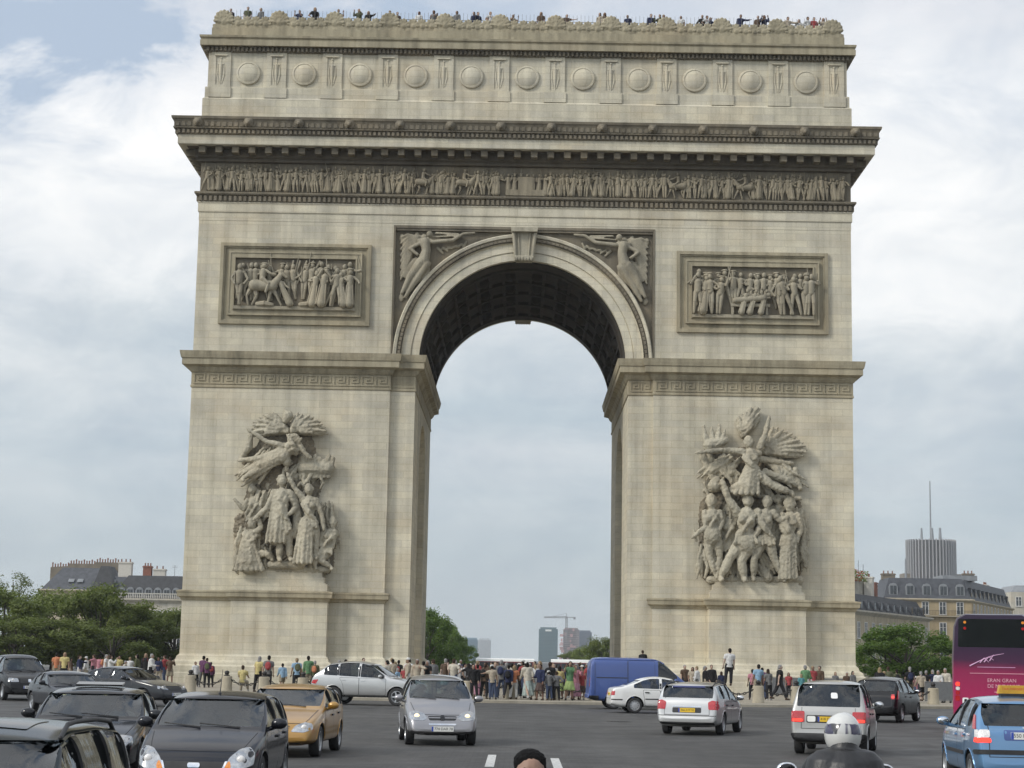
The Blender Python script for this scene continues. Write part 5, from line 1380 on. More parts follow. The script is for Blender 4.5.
# ---- dark hatchback, large at the lower left
L = 3.92
fie, *_ = make_car('hatchback', 'black hatchback with a chrome rimmed grille in front of the gold hatchback, facing the camera', 'car', dict(
    L=L, W=1.69, H=1.44, prof=[(0, .42), (.03, .52), (.14, .68), (.5, .80), (.96, .92), (1.74, 1.37), (2.2, 1.44), (2.8, 1.43), (3.3, 1.35), (3.72, .98), (3.85, .88), (3.92, .55)],
    belt=[(0, .78), (1, .88), (3.92, 1.0)], cowl=.96, rf=1.74, rr=3.3, rb=3.72, axles=(.78, 3.25), side=[(1.18, 2.16), (2.26, 3.0), (3.07, 3.42)], pillars=(2.21,), wr=.30, sub=3,
    doors=doors(1.10, 2.21, 3.0, .90, .30, 3.25, .30, .78), antenna=1.95, black_mirror=False,
    decals=[('headlight', 'lamp', 'front', [(.40, .47), (.47, .60), (.58, .70), (.70, .73), (.77, .66), (.77, .50), (.62, .44), (.48, .43)], True), ('indicator', 'amber', 'front', [(.40, .45), (.47, .56), (.50, .48), (.47, .42)], True, .012),
            ('grille', 'black', 'front', [(-.36, .40), (.36, .40), (.42, .54), (-.42, .54)], False), ('grille_rim', 'chrome', 'front', [(-.37, .385), (.37, .385), (.38, .41), (-.38, .41)], False, .014), ('grille_rim', 'chrome', 'front', [(.36, .39), (.385, .39), (.445, .545), (.415, .545)], True, .014),
            ('badge', 'chrome', 'front', [(-.075, .46), (.075, .46), (.085, .49), (.075, .52), (-.075, .52), (-.085, .49)], False, .016),
            ('lower_grille', 'black', 'front', [(-.5, .20), (.5, .20), (.5, .29), (-.5, .29)], False)],
    plates=[(('front', .345, '226 CTR 92'), {})]), fpos(-4.28, 24.4, 0, L), 0, PT['slate'])
# ---- very dark green estate in the corner
L = 4.50
est, *_ = make_car('estate_car', 'dark green estate with black roof rails, cut by the lower left corner of the photo', 'car', dict(
    L=L, W=1.74, H=1.46, prof=[(0, .45), (.03, .56), (.15, .72), (.6, .84), (1.2, .95), (2.0, 1.39), (2.5, 1.46), (3.4, 1.455), (4.1, 1.40), (4.4, 1.0), (4.46, .9), (4.5, .55)],
    belt=[(0, .80), (1.2, .89), (4.5, 1.0)], cowl=1.2, rf=2.0, rr=4.1, rb=4.4, axles=(.86, 3.44), side=[(1.42, 2.40), (2.52, 3.32), (3.42, 4.08)], pillars=(2.46, 3.37), wr=.31, sub=3, tumble=.26,
    doors=doors(1.34, 2.46, 3.32, .90, .30, 3.44, .31, .86), rails=(2.2, 4.15),
    decals=[('headlight', 'lamp', 'front', [(.42, .52), (.44, .66), (.74, .68), (.78, .56)], True), ('grille', 'black', 'front', [(-.36, .54), (.36, .54), (.38, .68), (-.38, .68)], False), ('sunroof', 'gloss_black', 'top', [(2.25, -.42), (2.95, -.42), (2.95, .42), (2.25, .42)], False)],
    plates=[(('front', .38, '512 CVD 75'), {})]), fpos(-3.80, 10.6, 1.5, L), 1.5, PT['green'])
# ---- charcoal saloon with a sunroof
L = 4.55
aud, *_ = make_car('saloon_car', 'charcoal saloon with open sunroof between the dark green estate and the black hatchback', 'car', dict(
    L=L, W=1.77, H=1.42, prof=[(0, .45), (.03, .56), (.16, .72), (.7, .83), (1.3, .93), (2.05, 1.35), (2.5, 1.42), (3.0, 1.41), (3.45, 1.31), (4.0, 1.03), (4.4, 1.0), (4.5, .92), (4.55, .6)],
    belt=[(0, .78), (1.3, .88), (4.55, .98)], cowl=1.3, rf=2.05, rr=3.45, rb=4.0, axles=(.90, 3.52), side=[(1.52, 2.42), (2.52, 3.30), (3.38, 3.72)], pillars=(2.47,), wr=.32, rim='nine', sub=3,
    doors=doors(1.44, 2.47, 3.28, .89, .30, 3.52, .32, .90),
    decals=[('headlight', 'lamp', 'front', [(.42, .56), (.44, .69), (.62, .74), (.78, .72), (.80, .60), (.60, .55)], True), ('grille', 'black', 'front', [(-.30, .50), (.30, .50), (.36, .70), (-.36, .70)], False), ('grille_rim', 'chrome', 'front', [(-.37, .70), (.37, .70), (.37, .72), (-.37, .72)], False, .012),
            ('lower_grille', 'black', 'front', [(-.70, .22), (.70, .22), (.66, .32), (-.66, .32)], False), ('sunroof', 'gloss_black', 'top', [(2.18, -.40), (2.75, -.40), (2.75, .40), (2.18, .40)], False)],
    plates=[(('front', .40, '883 BLX 75'), {})]), fpos(-6.48, 27.0, 6, L), 6, PT['charcoal'])
b = MB(); b.cbox((L / 2 - 2.62, 0.0, 1.45), (0.36, 0.74, 0.025), rot=Matrix.Rotation(R(6), 3, 'Y')); b.build('sunroof_panel', M['gloss_black'], aud)
# ---- rounded dark coupe
L = 4.05
tt, *_ = make_car('coupe', 'small dark grey rounded coupe with one headlamp lit, behind the charcoal saloon', 'car', dict(
    L=L, W=1.76, H=1.37, prof=[(0, .45), (.04, .57), (.2, .70), (.8, .81), (1.2, .89), (1.85, 1.27), (2.3, 1.36), (2.7, 1.34), (3.2, 1.18), (3.75, .92), (3.95, .82), (4.05, .55)],
    belt=[(0, .76), (1.2, .86), (4.05, .88)], cowl=1.2, rf=1.85, rr=3.2, rb=3.75, axles=(.82, 3.25), side=[(1.40, 2.42), (2.52, 3.05)], pillars=(2.47,), wr=.32, rim='five', lit=True,
    doors=doors(1.3, 2.5, 3, .87, .30, 3.25, .32, .82, True),
    decals=[('headlight', 'lamp', 'front', [(.46, .54), (.50, .68), (.66, .72), (.78, .66), (.78, .54)], True), ('grille', 'black', 'front', [(-.34, .50), (.34, .50), (.34, .60), (-.34, .60)], False), ('lower_grille', 'black', 'front', [(-.5, .24), (.5, .24), (.5, .36), (-.5, .36)], False)],
    plates=[(('front', .42, '90 AKE 92'), {})]), fpos(-13.55, 57.5, 30, L), 30, PT['anthracite'])
# ---- dark saloon turning
L = 4.60
sal, *_ = make_car('saloon_car', 'dark grey saloon turning right in front of the trees, its grille and white plate showing', 'car', dict(
    L=L, W=1.77, H=1.47, prof=[(0, .50), (.03, .62), (.18, .77), (.7, .87), (1.3, .98), (2.05, 1.40), (2.5, 1.47), (3.0, 1.46), (3.45, 1.36), (4.05, 1.08), (4.45, 1.04), (4.55, .96), (4.6, .6)],
    belt=[(0, .82), (1.3, .92), (4.6, 1.0)], cowl=1.3, rf=2.05, rr=3.45, rb=4.05, axles=(.90, 3.55), side=[(1.52, 2.46), (2.56, 3.30), (3.38, 3.78)], pillars=(2.51,), wr=.32, rim='nine',
    doors=doors(1.44, 2.51, 3.3, .93, .32, 3.55, .32, .90),
    decals=[('headlight', 'lamp', 'front', [(.40, .62), (.44, .76), (.76, .77), (.80, .66)], True), ('grille', 'black', 'front', [(-.34, .60), (.34, .60), (.36, .76), (-.36, .76)], False), ('grille_rim', 'chrome', 'front', [(-.37, .76), (.37, .76), (.37, .785), (-.37, .785)], False, .012), ('lower_grille', 'black', 'front', [(-.7, .24), (.7, .24), (.66, .34), (-.66, .34)], False)],
    plates=[(('front', .46, '661 ADY 75'), {})]), (-14.75, 69.3), 62, PT['anthracite'])
# ---- black tall car at the left edge
L = 4.60
suv, *_ = make_car('people_carrier', 'black tall people carrier at the left edge, in front of the trees', 'car', dict(
    L=L, W=1.86, H=1.82, prof=[(0, .55), (.03, .70), (.12, .88), (.5, 1.01), (1.05, 1.13), (1.80, 1.70), (2.2, 1.82), (3.4, 1.82), (4.2, 1.74), (4.5, 1.15), (4.57, 1.0), (4.6, .6)],
    belt=[(0, .95), (1.05, 1.04), (4.6, 1.12)], cowl=1.05, rf=1.80, rr=4.2, rb=4.5, axles=(.90, 3.65), side=[(1.30, 2.3), (2.4, 3.3), (3.4, 4.15)], pillars=(2.35, 3.35), wr=.35, rim='five',
    doors=doors(1.22, 2.35, 3.3, 1.05, .36, 3.65, .35, .90),
    decals=[('headlight', 'lamp', 'front', [(.42, .74), (.46, .88), (.80, .90), (.84, .74)], True), ('grille', 'black', 'front', [(-.36, .70), (.36, .70), (.38, .88), (-.38, .88)], False), ('badge', 'chrome', 'front', [(-.06, .73), (.06, .73), (.06, .85), (-.06, .85)], False, .014), ('lower_grille', 'black', 'front', [(-.7, .3), (.7, .3), (.66, .45), (-.66, .45)], False)],
    plates=[(('front', .54, '905 CJN 78'), {})]), fpos(-19.35, 72.5, 27, L), 27, PT['black'])
# ---- silver SUV crossing
L = 4.73
rx, *_ = make_car('sport_utility_car', 'silver sport utility car crossing to the right in front of the left pier', 'car', dict(
    L=L, W=1.87, H=1.80, glass='glass_dark', zbot=.30, prof=[(0, .58), (.04, .76), (.2, .94), (.7, 1.05), (1.25, 1.14), (2.05, 1.68), (2.6, 1.80), (3.2, 1.80), (3.95, 1.70), (4.54, 1.22), (4.68, 1.0), (4.73, .6)],
    belt=[(0, .97), (1.25, 1.06), (4.73, 1.20)], cowl=1.25, rf=2.05, rr=3.95, rb=4.54, axles=(.98, 3.70), side=[(1.52, 2.54), (2.64, 3.46), (3.54, 4.12)], pillars=(2.59, 3.5), wr=.37, rim='five', wt=.32,
    doors=doors(1.46, 2.59, 3.44, 1.09, .42, 3.70, .37, .98), black_handle=False,
    decals=[('headlight', 'lamp', 'front', [(.40, .72), (.46, .86), (.70, .90), (.82, .84), (.82, .72)], True), ('headlight_wrap', 'lamp', 'side', [(.10, .74), (.12, .86), (.52, .90), (.30, .76)], False), ('grille', 'black', 'front', [(-.36, .66), (.36, .66), (.40, .84), (-.40, .84)], False), ('lower_grille', 'black', 'front', [(-.6, .36), (.6, .36), (.56, .48), (-.56, .48)], False),
            ('sill_cladding', 'black', 'side', [(1.42, .28), (3.26, .28), (3.26, .36), (1.42, .36)], False), ('tail_lamp', 'red', 'side', [(4.34, 1.02), (4.60, 1.0), (4.66, .86), (4.45, .84)], False)],
    plates=[(('front', .54, '347 CKB 75'), {})]), (-6.1, 76.0), 79, PT['silver'])
# ---- blue panel van
L = 4.75
van, *_ = make_car('panel_van', 'royal blue panel van parked in front of the crowd under the arch', 'van', dict(
    L=L, W=1.90, H=2.14, zbot=.30, tumble=.10, prof=[(0, .62), (.03, .84), (.12, .98), (.45, 1.10), (.72, 1.18), (1.55, 1.95), (1.85, 2.10), (2.4, 2.14), (4.3, 2.14), (4.55, 2.10), (4.68, 1.95), (4.72, 1.1), (4.75, .6)],
    belt=[(0, 1.0), (.7, 1.10), (4.75, 1.16)], cowl=.72, rf=1.55, rr=4.55, rb=4.72, cab_end=2.2, axles=(.85, 3.72), side=[(1.06, 1.86)], wr=.33, rear_win=False, rear_seat=False, seat_x=1.75, nose_w=.84, tail_w=.90,
    doors=[([(1.0, 1.14), (1.95, 1.15), (1.95, .42), (1.28, .42), (1.0, .6)], (1.8, 1.02)), ([(2.0, 2.0), (3.1, 2.0), (3.1, .42), (2.0, .42)], (2.1, 1.02))],
    decals=[('headlight', 'lamp', 'front', [(.5, .72), (.5, .88), (.8, .90), (.84, .74)], True), ('bumper', 'black', 'front', [(-.8, .36), (.8, .36), (.8, .56), (-.8, .56)], False, .02), ('tail_lamp', 'red', 'rear', [(.72, .9), (.84, .9), (.84, 1.3), (.72, 1.3)], True), ('side_strip', 'black', 'side', [(4.35, .38), (4.74, .38), (4.74, .55), (4.35, .55)], False, .02), ('rub_strip', 'black', 'side', [(1.3, .66), (3.3, .66), (3.3, .71), (1.3, .71)], False, .014), ('panel_joint', 'black', 'side', [(3.14, .45), (3.155, .45), (3.155, 2.0), (3.14, 2.0)], False, .003), ('panel_joint', 'black', 'side', [(4.5, .6), (4.515, .6), (4.515, 2.0), (4.5, 2.0)], False, .003), ('slide_rail', 'black', 'side', [(3.16, 1.28), (4.45, 1.28), (4.45, 1.31), (3.16, 1.31)], False, .012), ('fuel_flap', PT['blue_van'], 'side', [(2.25, .95), (2.45, .95), (2.45, 1.12), (2.25, 1.12)], False, .008), ('gutter', PT['blue_van'], 'side', [(1.9, 2.03), (4.5, 2.03), (4.5, 2.06), (1.9, 2.06)], False, .02)],
    plates=[]), (5.35, 77.2), 93, PT['blue_van'])
# ---- white hatchback alongside
L = 4.33
whi, *_ = make_car('hatchback', 'white hatchback passing in front of the blue van', 'car', dict(
    L=L, W=1.70, H=1.42, prof=[(0, .48), (.03, .58), (.15, .73), (.6, .84), (1.15, .95), (1.9, 1.34), (2.3, 1.42), (2.8, 1.41), (3.2, 1.31), (3.86, 1.02), (4.18, .98), (4.28, .92), (4.33, .6)],
    belt=[(0, .78), (1.1, .86), (4.33, .95)], cowl=1.15, rf=1.9, rr=3.2, rb=3.86, axles=(.84, 3.42), side=[(1.38, 2.36), (2.46, 3.46)], pillars=(2.41,), wr=.30,
    doors=doors(1.3, 2.41, 3.1, .87, .30, 3.42, .30, .84),
    decals=[('headlight', 'lamp', 'front', [(.42, .54), (.44, .66), (.74, .68), (.78, .56)], True), ('side_strip', 'black', 'side', [(1.26, .53), (3.02, .53), (3.02, .57), (1.26, .57)], False, .012), ('tail_lamp', 'red', 'rear', [(.52, .66), (.52, .84), (.74, .84), (.76, .68)], True), ('tail_lamp', 'red', 'side', [(4.20, .68), (4.18, .84), (4.30, .84), (4.32, .68)], False), ('side_strip', 'black', 'side', [(3.9, .50), (4.32, .50), (4.32, .54), (3.9, .54)], False, .012)],
    plates=[(('rear', .72, '31 AWS 94'), dict(yellow=True))]), (5.75, 71.5), 95, PT['white'])
# ---- silver estate seen from behind
L = 4.45
se, *_ = make_car('estate_car', 'silver estate with yellow plate and roof rails, driving away past the white hatchback', 'car', dict(
    L=L, W=1.75, H=1.44, prof=[(0, .48), (.03, .58), (.15, .73), (.6, .84), (1.15, .94), (1.95, 1.36), (2.4, 1.44), (3.3, 1.44), (4.10, 1.385), (4.30, 1.0), (4.38, .92), (4.42, .60), (4.45, .48)],
    belt=[(0, .78), (1.1, .87), (4.45, .98)], cowl=1.15, rf=1.95, rr=4.10, rb=4.30, axles=(.84, 3.44), side=[(1.38, 2.34), (2.44, 3.24), (3.32, 3.96)], pillars=(2.39, 3.28), wr=.30, rw_z=(1.01, 1.335), rw_m=.05, tail_w=.86,
    doors=doors(1.3, 2.39, 3.24, .88, .30, 3.44, .30, .84), rails=(2.05, 4.05), wipers=False,
    decals=[('tail_lamp', 'red', 'rear', [(.60, .70), (.58, .90), (.70, .95), (.84, .92), (.84, .70)], True, .012), ('tail_lamp', 'red', 'side', [(4.26, .70), (4.22, .94), (4.40, .92), (4.42, .70)], False, .012),
            ('plate_recess', 'black', 'rear', [(-.40, .61), (.40, .61), (.40, .75), (-.40, .75)], False, .004), ('tailgate_trim', 'chrome', 'rear', [(-.40, .77), (.40, .77), (.40, .79), (-.40, .79)], False, .014), ('bumper_gap', 'black', 'rear', [(-.80, .525), (.80, .525), (.80, .545), (-.80, .545)], False, .004),
            ('bumper_valance', 'black', 'rear', [(-.75, .30), (.75, .30), (.75, .36), (-.75, .36)], False, .01), ('window_sticker', 'navy_strip', 'rear', [(-.46, 1.29), (.46, 1.29), (.44, 1.335), (-.44, 1.335)], False, .004)],
    plates=[(('rear', .68, '966 AYP 92'), dict(yellow=True, w_=.46))]), rpos(4.65, 50.0, 163, L), 163, PT['silver'])
# ---- tall pale silver car seen from behind
L = 3.95
ax_, *_ = make_car('compact_car', 'boxy pale silver car with black bumper and yellow plate, driving away ahead of the motorcyclist', 'car', dict(
    L=L, W=1.66, H=1.58, tumble=.22, prof=[(0, .48), (.03, .60), (.14, .76), (.55, .88), (1.0, .98), (1.72, 1.48), (2.1, 1.57), (3.0, 1.58), (3.62, 1.545), (3.86, .98), (3.90, .88), (3.93, .55), (3.95, .45)],
    belt=[(0, .80), (1, .92), (3.95, .98)], cowl=1.0, rf=1.72, rr=3.62, rb=3.86, axles=(.70, 3.22), side=[(1.2, 2.1), (2.2, 2.9), (2.98, 3.56)], pillars=(2.15, 2.94), wr=.29, rw_z=(1.02, 1.49), rw_m=.04, tail_w=.90, rim='cap',
    doors=doors(1.12, 2.15, 2.9, .93, .30, 3.22, .29, .70), wipers=False,
    decals=[('tail_lamp', 'red', 'rear', [(.52, .69), (.52, .92), (.80, .92), (.81, .69)], True, .012), ('brake_light', 'red_lit', 'rear', [(.56, .70), (.56, .76), (.78, .76), (.78, .70)], True, .018),
            ('plate_recess', 'black', 'rear', [(-.48, .68), (.48, .68), (.48, .84), (-.48, .84)], False, .004), ('tailgate_sticker', 'plate_w', 'rear', [(.28, .70), (.46, .70), (.46, .82), (.28, .82)], False, .012),
            ('bumper', 'black', 'rear', [(-.80, .30), (.80, .30), (.80, .46), (-.80, .46)], False, .03), ('window_sticker', 'white_lbl', 'rear', [(-.20, 1.20), (-.05, 1.20), (-.04, 1.32), (-.18, 1.32)], False, -.008)],  # white patch on the rear glass is a painted bright reflection
    plates=[(('rear', .76, '418 DPK 93'), dict(yellow=True, w_=.46))]), rpos(6.85, 40.2, 165, L), 165, PT['silver_warm'])
ax_.scale = (1, 1, 1.035)
# ---- black car beyond it
L = 4.05
bl, *_ = make_car('compact_car', 'black compact car with high red tail lamps, turning away beyond the boxy silver car', 'car', dict(
    L=L, W=1.74, H=1.60, prof=[(0, .50), (.03, .62), (.15, .78), (.55, .92), (1.0, 1.02), (1.75, 1.50), (2.2, 1.60), (2.9, 1.59), (3.5, 1.50), (3.88, 1.05), (3.98, .95), (4.05, .58)],
    belt=[(0, .84), (1, .96), (4.05, 1.06)], cowl=1.0, rf=1.75, rr=3.5, rb=3.88, axles=(.78, 3.32), side=[(1.2, 2.14), (2.24, 2.98), (3.06, 3.56)], pillars=(2.19,), wr=.32, rim='five',
    doors=doors(1.12, 2.19, 2.96, .97, .32, 3.32, .32, .78), wipers=False,
    decals=[('tail_lamp', 'red', 'rear', [(.60, .82), (.60, .99), (.72, .99), (.74, .82)], True, .012), ('tail_lamp', 'red', 'side', [(3.76, .82), (3.66, 1.10), (3.74, 1.12), (3.90, .90), (3.94, .82)], False, .012), ('brake_light', 'red_lit', 'rear', [(.63, .86), (.63, .93), (.72, .93), (.72, .86)], True, .02)],
    plates=[(('rear', .60, '72 BZN 92'), dict(yellow=False))]), rpos(12.6, 64.5, 155, L), 155, PT['black'])
# ---- light blue taxi
L = 3.85
tax, *_ = make_car('taxi', 'light blue hatchback taxi with a yellow roof sign at the lower right corner', 'taxi', dict(
    L=L, W=1.68, H=1.52, prof=[(0, .48), (.03, .60), (.15, .78), (.55, .92), (1.0, 1.02), (1.75, 1.44), (2.2, 1.52), (2.8, 1.51), (3.35, 1.43), (3.66, 1.03), (3.78, .95), (3.83, .60), (3.85, .48)],
    belt=[(0, .82), (1, .93), (3.85, 1.0)], cowl=1.0, rf=1.75, rr=3.35, rb=3.66, axles=(.74, 3.20), side=[(1.2, 2.12), (2.22, 2.96), (3.04, 3.36)], pillars=(2.17,), wr=.30, sub=3, rw_z=(1.04, 1.39),
    doors=doors(1.12, 2.17, 2.92, .94, .30, 3.20, .30, .74), black_handle=False, wipers=False,
    decals=[('reversing_lamp', 'clear', 'rear', [(.58, .86), (.58, .975), (.74, .975), (.76, .86)], True, .013), ('brake_light', 'red_lit', 'rear', [(.56, .78), (.57, .855), (.76, .855), (.77, .78)], True, .014),
            ('tail_lamp', 'red', 'side', [(3.46, .985), (3.37, 1.22), (3.44, 1.20), (3.60, 1.0), (3.61, .985)], False, .014), ('reversing_lamp', 'clear', 'side', [(3.60, .86), (3.58, .975), (3.78, .975), (3.80, .86)], False, .013), ('brake_light', 'red_lit', 'side', [(3.58, .78), (3.60, .855), (3.80, .855), (3.81, .78)], False, .014),
            ('bumper_strip', 'black', 'rear', [(-.80, .60), (.80, .60), (.80, .67), (-.80, .67)], False, .02), ('side_strip', 'black', 'side', [(1.15, .55), (2.80, .55), (2.80, .61), (1.15, .61)], False, .014), ('side_strip', 'black', 'side', [(3.58, .59), (3.84, .60), (3.84, .67), (3.58, .66)], False, .016),
            ('plate_recess', PT['blue_van'], 'rear', [(-.34, .82), (.36, .82), (.36, .98), (-.34, .98)], False, .004), ('badge', 'chrome', 'rear', [(-.05, 1.0), (.05, 1.0), (.05, 1.02), (-.05, 1.02)], False, .012)],
    plates=[(('rear', .895, '550 NMW 75'), dict(w_=.50))]), rpos(8.15, 29.2, 176, L), 176, PT['light_blue'])
tsm = plain('yellow_taxi_sign', (0.55, 0.31, 0.035), 0.4, var=0.2)
b = MB(); b.prism([(-.24, 1.545), (.24, 1.545), (.21, 1.68), (-.21, 1.68)], 'x', L / 2 - 2.75, L / 2 - 2.60)
o = b.build('roof_sign', tsm, tax)
b = MB(); b.box(L / 2 - 2.78, L / 2 - 2.57, -.2, .2, 1.50, 1.546); b.build('sign_foot', M['black'], o)
t = lettering('TAXI PARISIEN', 0.055, 'sign_lettering', plain('sign_red_letters', (.55, .05, .03), .5), o); t.location = (L / 2 - 2.7515, 0, 1.62); t.rotation_euler = (R(90), 0, R(-90))

# ---- coach
def coach():
    hd = 164; L, W, H = 12.0, 2.5, 3.58; h = R(hd)
    p = rpos(14.27, 54.5, hd, L)
    root = empty('coach', (p[0], p[1], 0), math.atan2(-math.cos(h), math.sin(h)), 'tall pink and purple touring coach at the right edge, seen from behind', 'coach')
    m, t, b_ = nodes('pink_to_purple_coach_paint'); k = NT(t)
    sp = k.n('ShaderNodeSeparateXYZ'); t.links.new(k.n('ShaderNodeTexCoord').outputs['Object'], sp.inputs[0])
    z = k.math('ADD', k.math('DIVIDE', sp.outputs[2], 4.0), k.math('MULTIPLY', sp.outputs[1], -0.012))
    k.set(b_.inputs['Base Color'], k.ramp(z, [(0.30, (0.33, 0.011, 0.078)), (0.46, (0.24, 0.010, 0.064)), (0.54, (0.055, 0.012, 0.045)), (0.62, (0.035, 0.012, 0.040)), (0.9, (0.03, 0.02, 0.045))]))
    b_.inputs['Roughness'].default_value = 0.3; b_.inputs['Coat Weight'].default_value = 0.6; b_.inputs['Coat Roughness'].default_value = .08
    prof = [(-W / 2 + .02, .35), (-W / 2, .8), (-W / 2, 2.2), (-W / 2 + .06, 3.2), (-W / 2 + .16, 3.46), (-W / 2 + .4, H), (W / 2 - .4, H), (W / 2 - .16, 3.46), (W / 2 - .06, 3.2), (W / 2, 2.2), (W / 2, .8), (W / 2 - .02, .35)]
    mb = MB(); rings = []
    for x, sc in ((L / 2, .86), (L / 2 - .12, .96), (L / 2 - .5, 1), (-L / 2 + .35, 1), (-L / 2 + .10, .985), (-L / 2, .95)):
        rings.append([(x, y * sc, .35 + (z - .35) * (1 - (1 - sc) * .25)) for y, z in prof])
    n = len(prof); vs = [v for r in rings for v in r]
    fs = [(i * n + j, i * n + (j + 1) % n, (i + 1) * n + (j + 1) % n, (i + 1) * n + j) for i in range(len(rings) - 1) for j in range(n)] + [tuple(range(n)), tuple(range((len(rings) - 1) * n, len(rings) * n))[::-1]]
    mb.add(vs, fs)
    me = mb.mesh('body'); me.materials.append(m)
    c = MB()
    for ax in (L / 2 - 2.6, -L / 2 + 3.1):
        for s in (-1, 1): c.lathe([(.58, -.3), (.58, .3)], 24, Matrix.Translation((ax, s * 1.1, .5)) @ Matrix.Rotation(R(90), 4, 'X'))
    cm = c.mesh('cut'); cm.materials.append(M['inside']); co = bpy.data.objects.new('cut', cm); col.objects.link(co)
    me = with_mods(me, [('BOOLEAN', dict(object=co, operation='DIFFERENCE', solver='EXACT', material_mode='TRANSFER'))]); bpy.data.objects.remove(co)
    smooth_by_angle(me, 35); body = link('body', me, None, root)
    bm = bmesh.new(); bm.from_mesh(me); bvh = BVHTree.FromBMesh(bm); bm.free()
    def d(nm, mt, vw, poly, mir=False, off=.006, par=None):
        for k_ in ((1, -1) if mir else (1,)):
            b = MB(); decal(b, bvh, rounded([(y * k_, z) for y, z in poly], .04, 2), vw, off, .02, .3); r = b.build(nm, M[mt] if isinstance(mt, str) else mt, par or root, 40)
        return r
    gd = plain('dark_coach_glass', (.012, .014, .016), .05, spec=.9, var=.2)
    d('rear_window', gd, 'rear', [(-1.05, 2.58), (1.05, 2.58), (1.02, 3.42), (-1.02, 3.42)])
    for s in (-1, 1):
        for i in range(6):
            x0 = L / 2 - 1.9 - i * 1.62
            b = MB(); decal(b, bvh, rounded([(x0 - 1.56, 1.95), (x0, 1.95), (x0, 3.1), (x0 - 1.56, 3.1)], .06, 2), 'left' if s > 0 else 'right', .008, .02, .4); b.build('side_window', gd, root, 40)
    d('windscreen', gd, 'front', [(-1.0, 1.3), (1.0, 1.3), (.98, 3.2), (-.98, 3.2)])
    d('tail_lamp', 'red_lit', 'rear', [(1.02, 1.42), (1.14, 1.42), (1.14, 1.54), (1.02, 1.54)], True, .012); d('tail_lamp', 'clear', 'rear', [(1.02, 1.30), (1.14, 1.30), (1.14, 1.40), (1.02, 1.40)], True, .012); d('tail_lamp', 'red', 'rear', [(1.02, 1.16), (1.14, 1.16), (1.14, 1.28), (1.02, 1.28)], True, .012)
    d('tail_lamp', 'red', 'rear', [(1.02, .98), (1.16, .98), (1.16, 1.14), (1.02, 1.14)], True, .012)
    d('marker_lamp', 'amber', 'rear', [(.80, 3.28), (.88, 3.28), (.88, 3.36), (.80, 3.36)], True, .02); d('marker_lamp', 'red', 'rear', [(.80, 3.10), (.88, 3.10), (.88, 3.18), (.80, 3.18)], True, .02)
    lav = plain('lilac_lettering', (.62, .36, .55), .5, var=.05); pk = plain('pale_pink_lettering', (.70, .35, .42), .5, var=.05)
    # flourish of strokes on the purple band, two thin rules
    hit, *_ = bvh.ray_cast(Vector((-12, 0, 2.2)), Vector((1, 0, 0))); xr = hit.x - .012
    b = MB()
    for (y0, z0), (y1, z1), r_ in (((.72, 2.02), (.34, 2.22), .022), ((.34, 2.22), (.02, 2.34), .018), ((.42, 2.12), (.30, 2.26), .02), ((.30, 2.14), (.16, 2.30), .02), ((.14, 2.18), (.02, 2.36), .018), ((.02, 2.34), (-.28, 2.40), .012), ((.30, 2.26), (.16, 2.14), .016), ((.16, 2.30), (.02, 2.20), .014)):
        b.tube((xr, y0, z0), (xr, y1, z1), r_, r_ * .5, 6)
    b.build('emblem_strokes', lav, root)
    d('rule_line', lav, 'rear', [(-.6, 1.985), (.5, 1.985), (.5, 2.0), (-.6, 2.0)], False, .008); d('rule_line', pk, 'rear', [(-.9, 1.80), (.72, 1.80), (.72, 1.815), (-.9, 1.815)], False, .008)
    for s, z, sz in (('ERAN GRAN', 1.60, .15), ('DE MURANUS', 1.43, .15)):
        hit, *_ = bvh.ray_cast(Vector((-12, 0, z)), Vector((1, 0, 0)))
        o = lettering(s, sz, 'coach_lettering', pk, root, align='LEFT'); o.location = (hit.x - .012, -.02 if z > 1.5 else .0, z); o.rotation_euler = (R(90), 0, R(-90))
        o.location.y = .22
    d('rule_line', pk, 'rear', [(-1.0, 1.25), (.02, 1.25), (.02, 1.27), (-1.0, 1.27)], False, .008)
    d('number_plate', 'plate_w', 'rear', [(-.42, .93), (.12, .93), (.12, 1.05), (-.42, 1.05)], False, .012)
    for y in (.86, .62): d('sticker', 'white_lbl', 'rear', [(y - .09, .88), (y + .09, .88), (y + .09, 1.08), (y - .09, 1.08)], False, .012); d('sticker_mark', 'gloss_black', 'rear', [(y - .05, .92), (y + .04, .92), (y + .04, 1.04), (y - .05, 1.04)], False, .016)
    d('bumper', 'black', 'rear', [(-1.2, .40), (1.2, .40), (1.2, .55), (-1.2, .55)], False, .03)
    for ax in (L / 2 - 2.6, -L / 2 + 3.1):
        for s in (-1, 1):
            o = link('wheel', TYRE, None, root); o.scale = (.5, .5, .5); o.location = (ax, s * 1.07, .5); o.rotation_euler = (R(-90) if s > 0 else R(90), 0, 0); link('rim', RIMS['cap'], None, o)
    return root
coach()
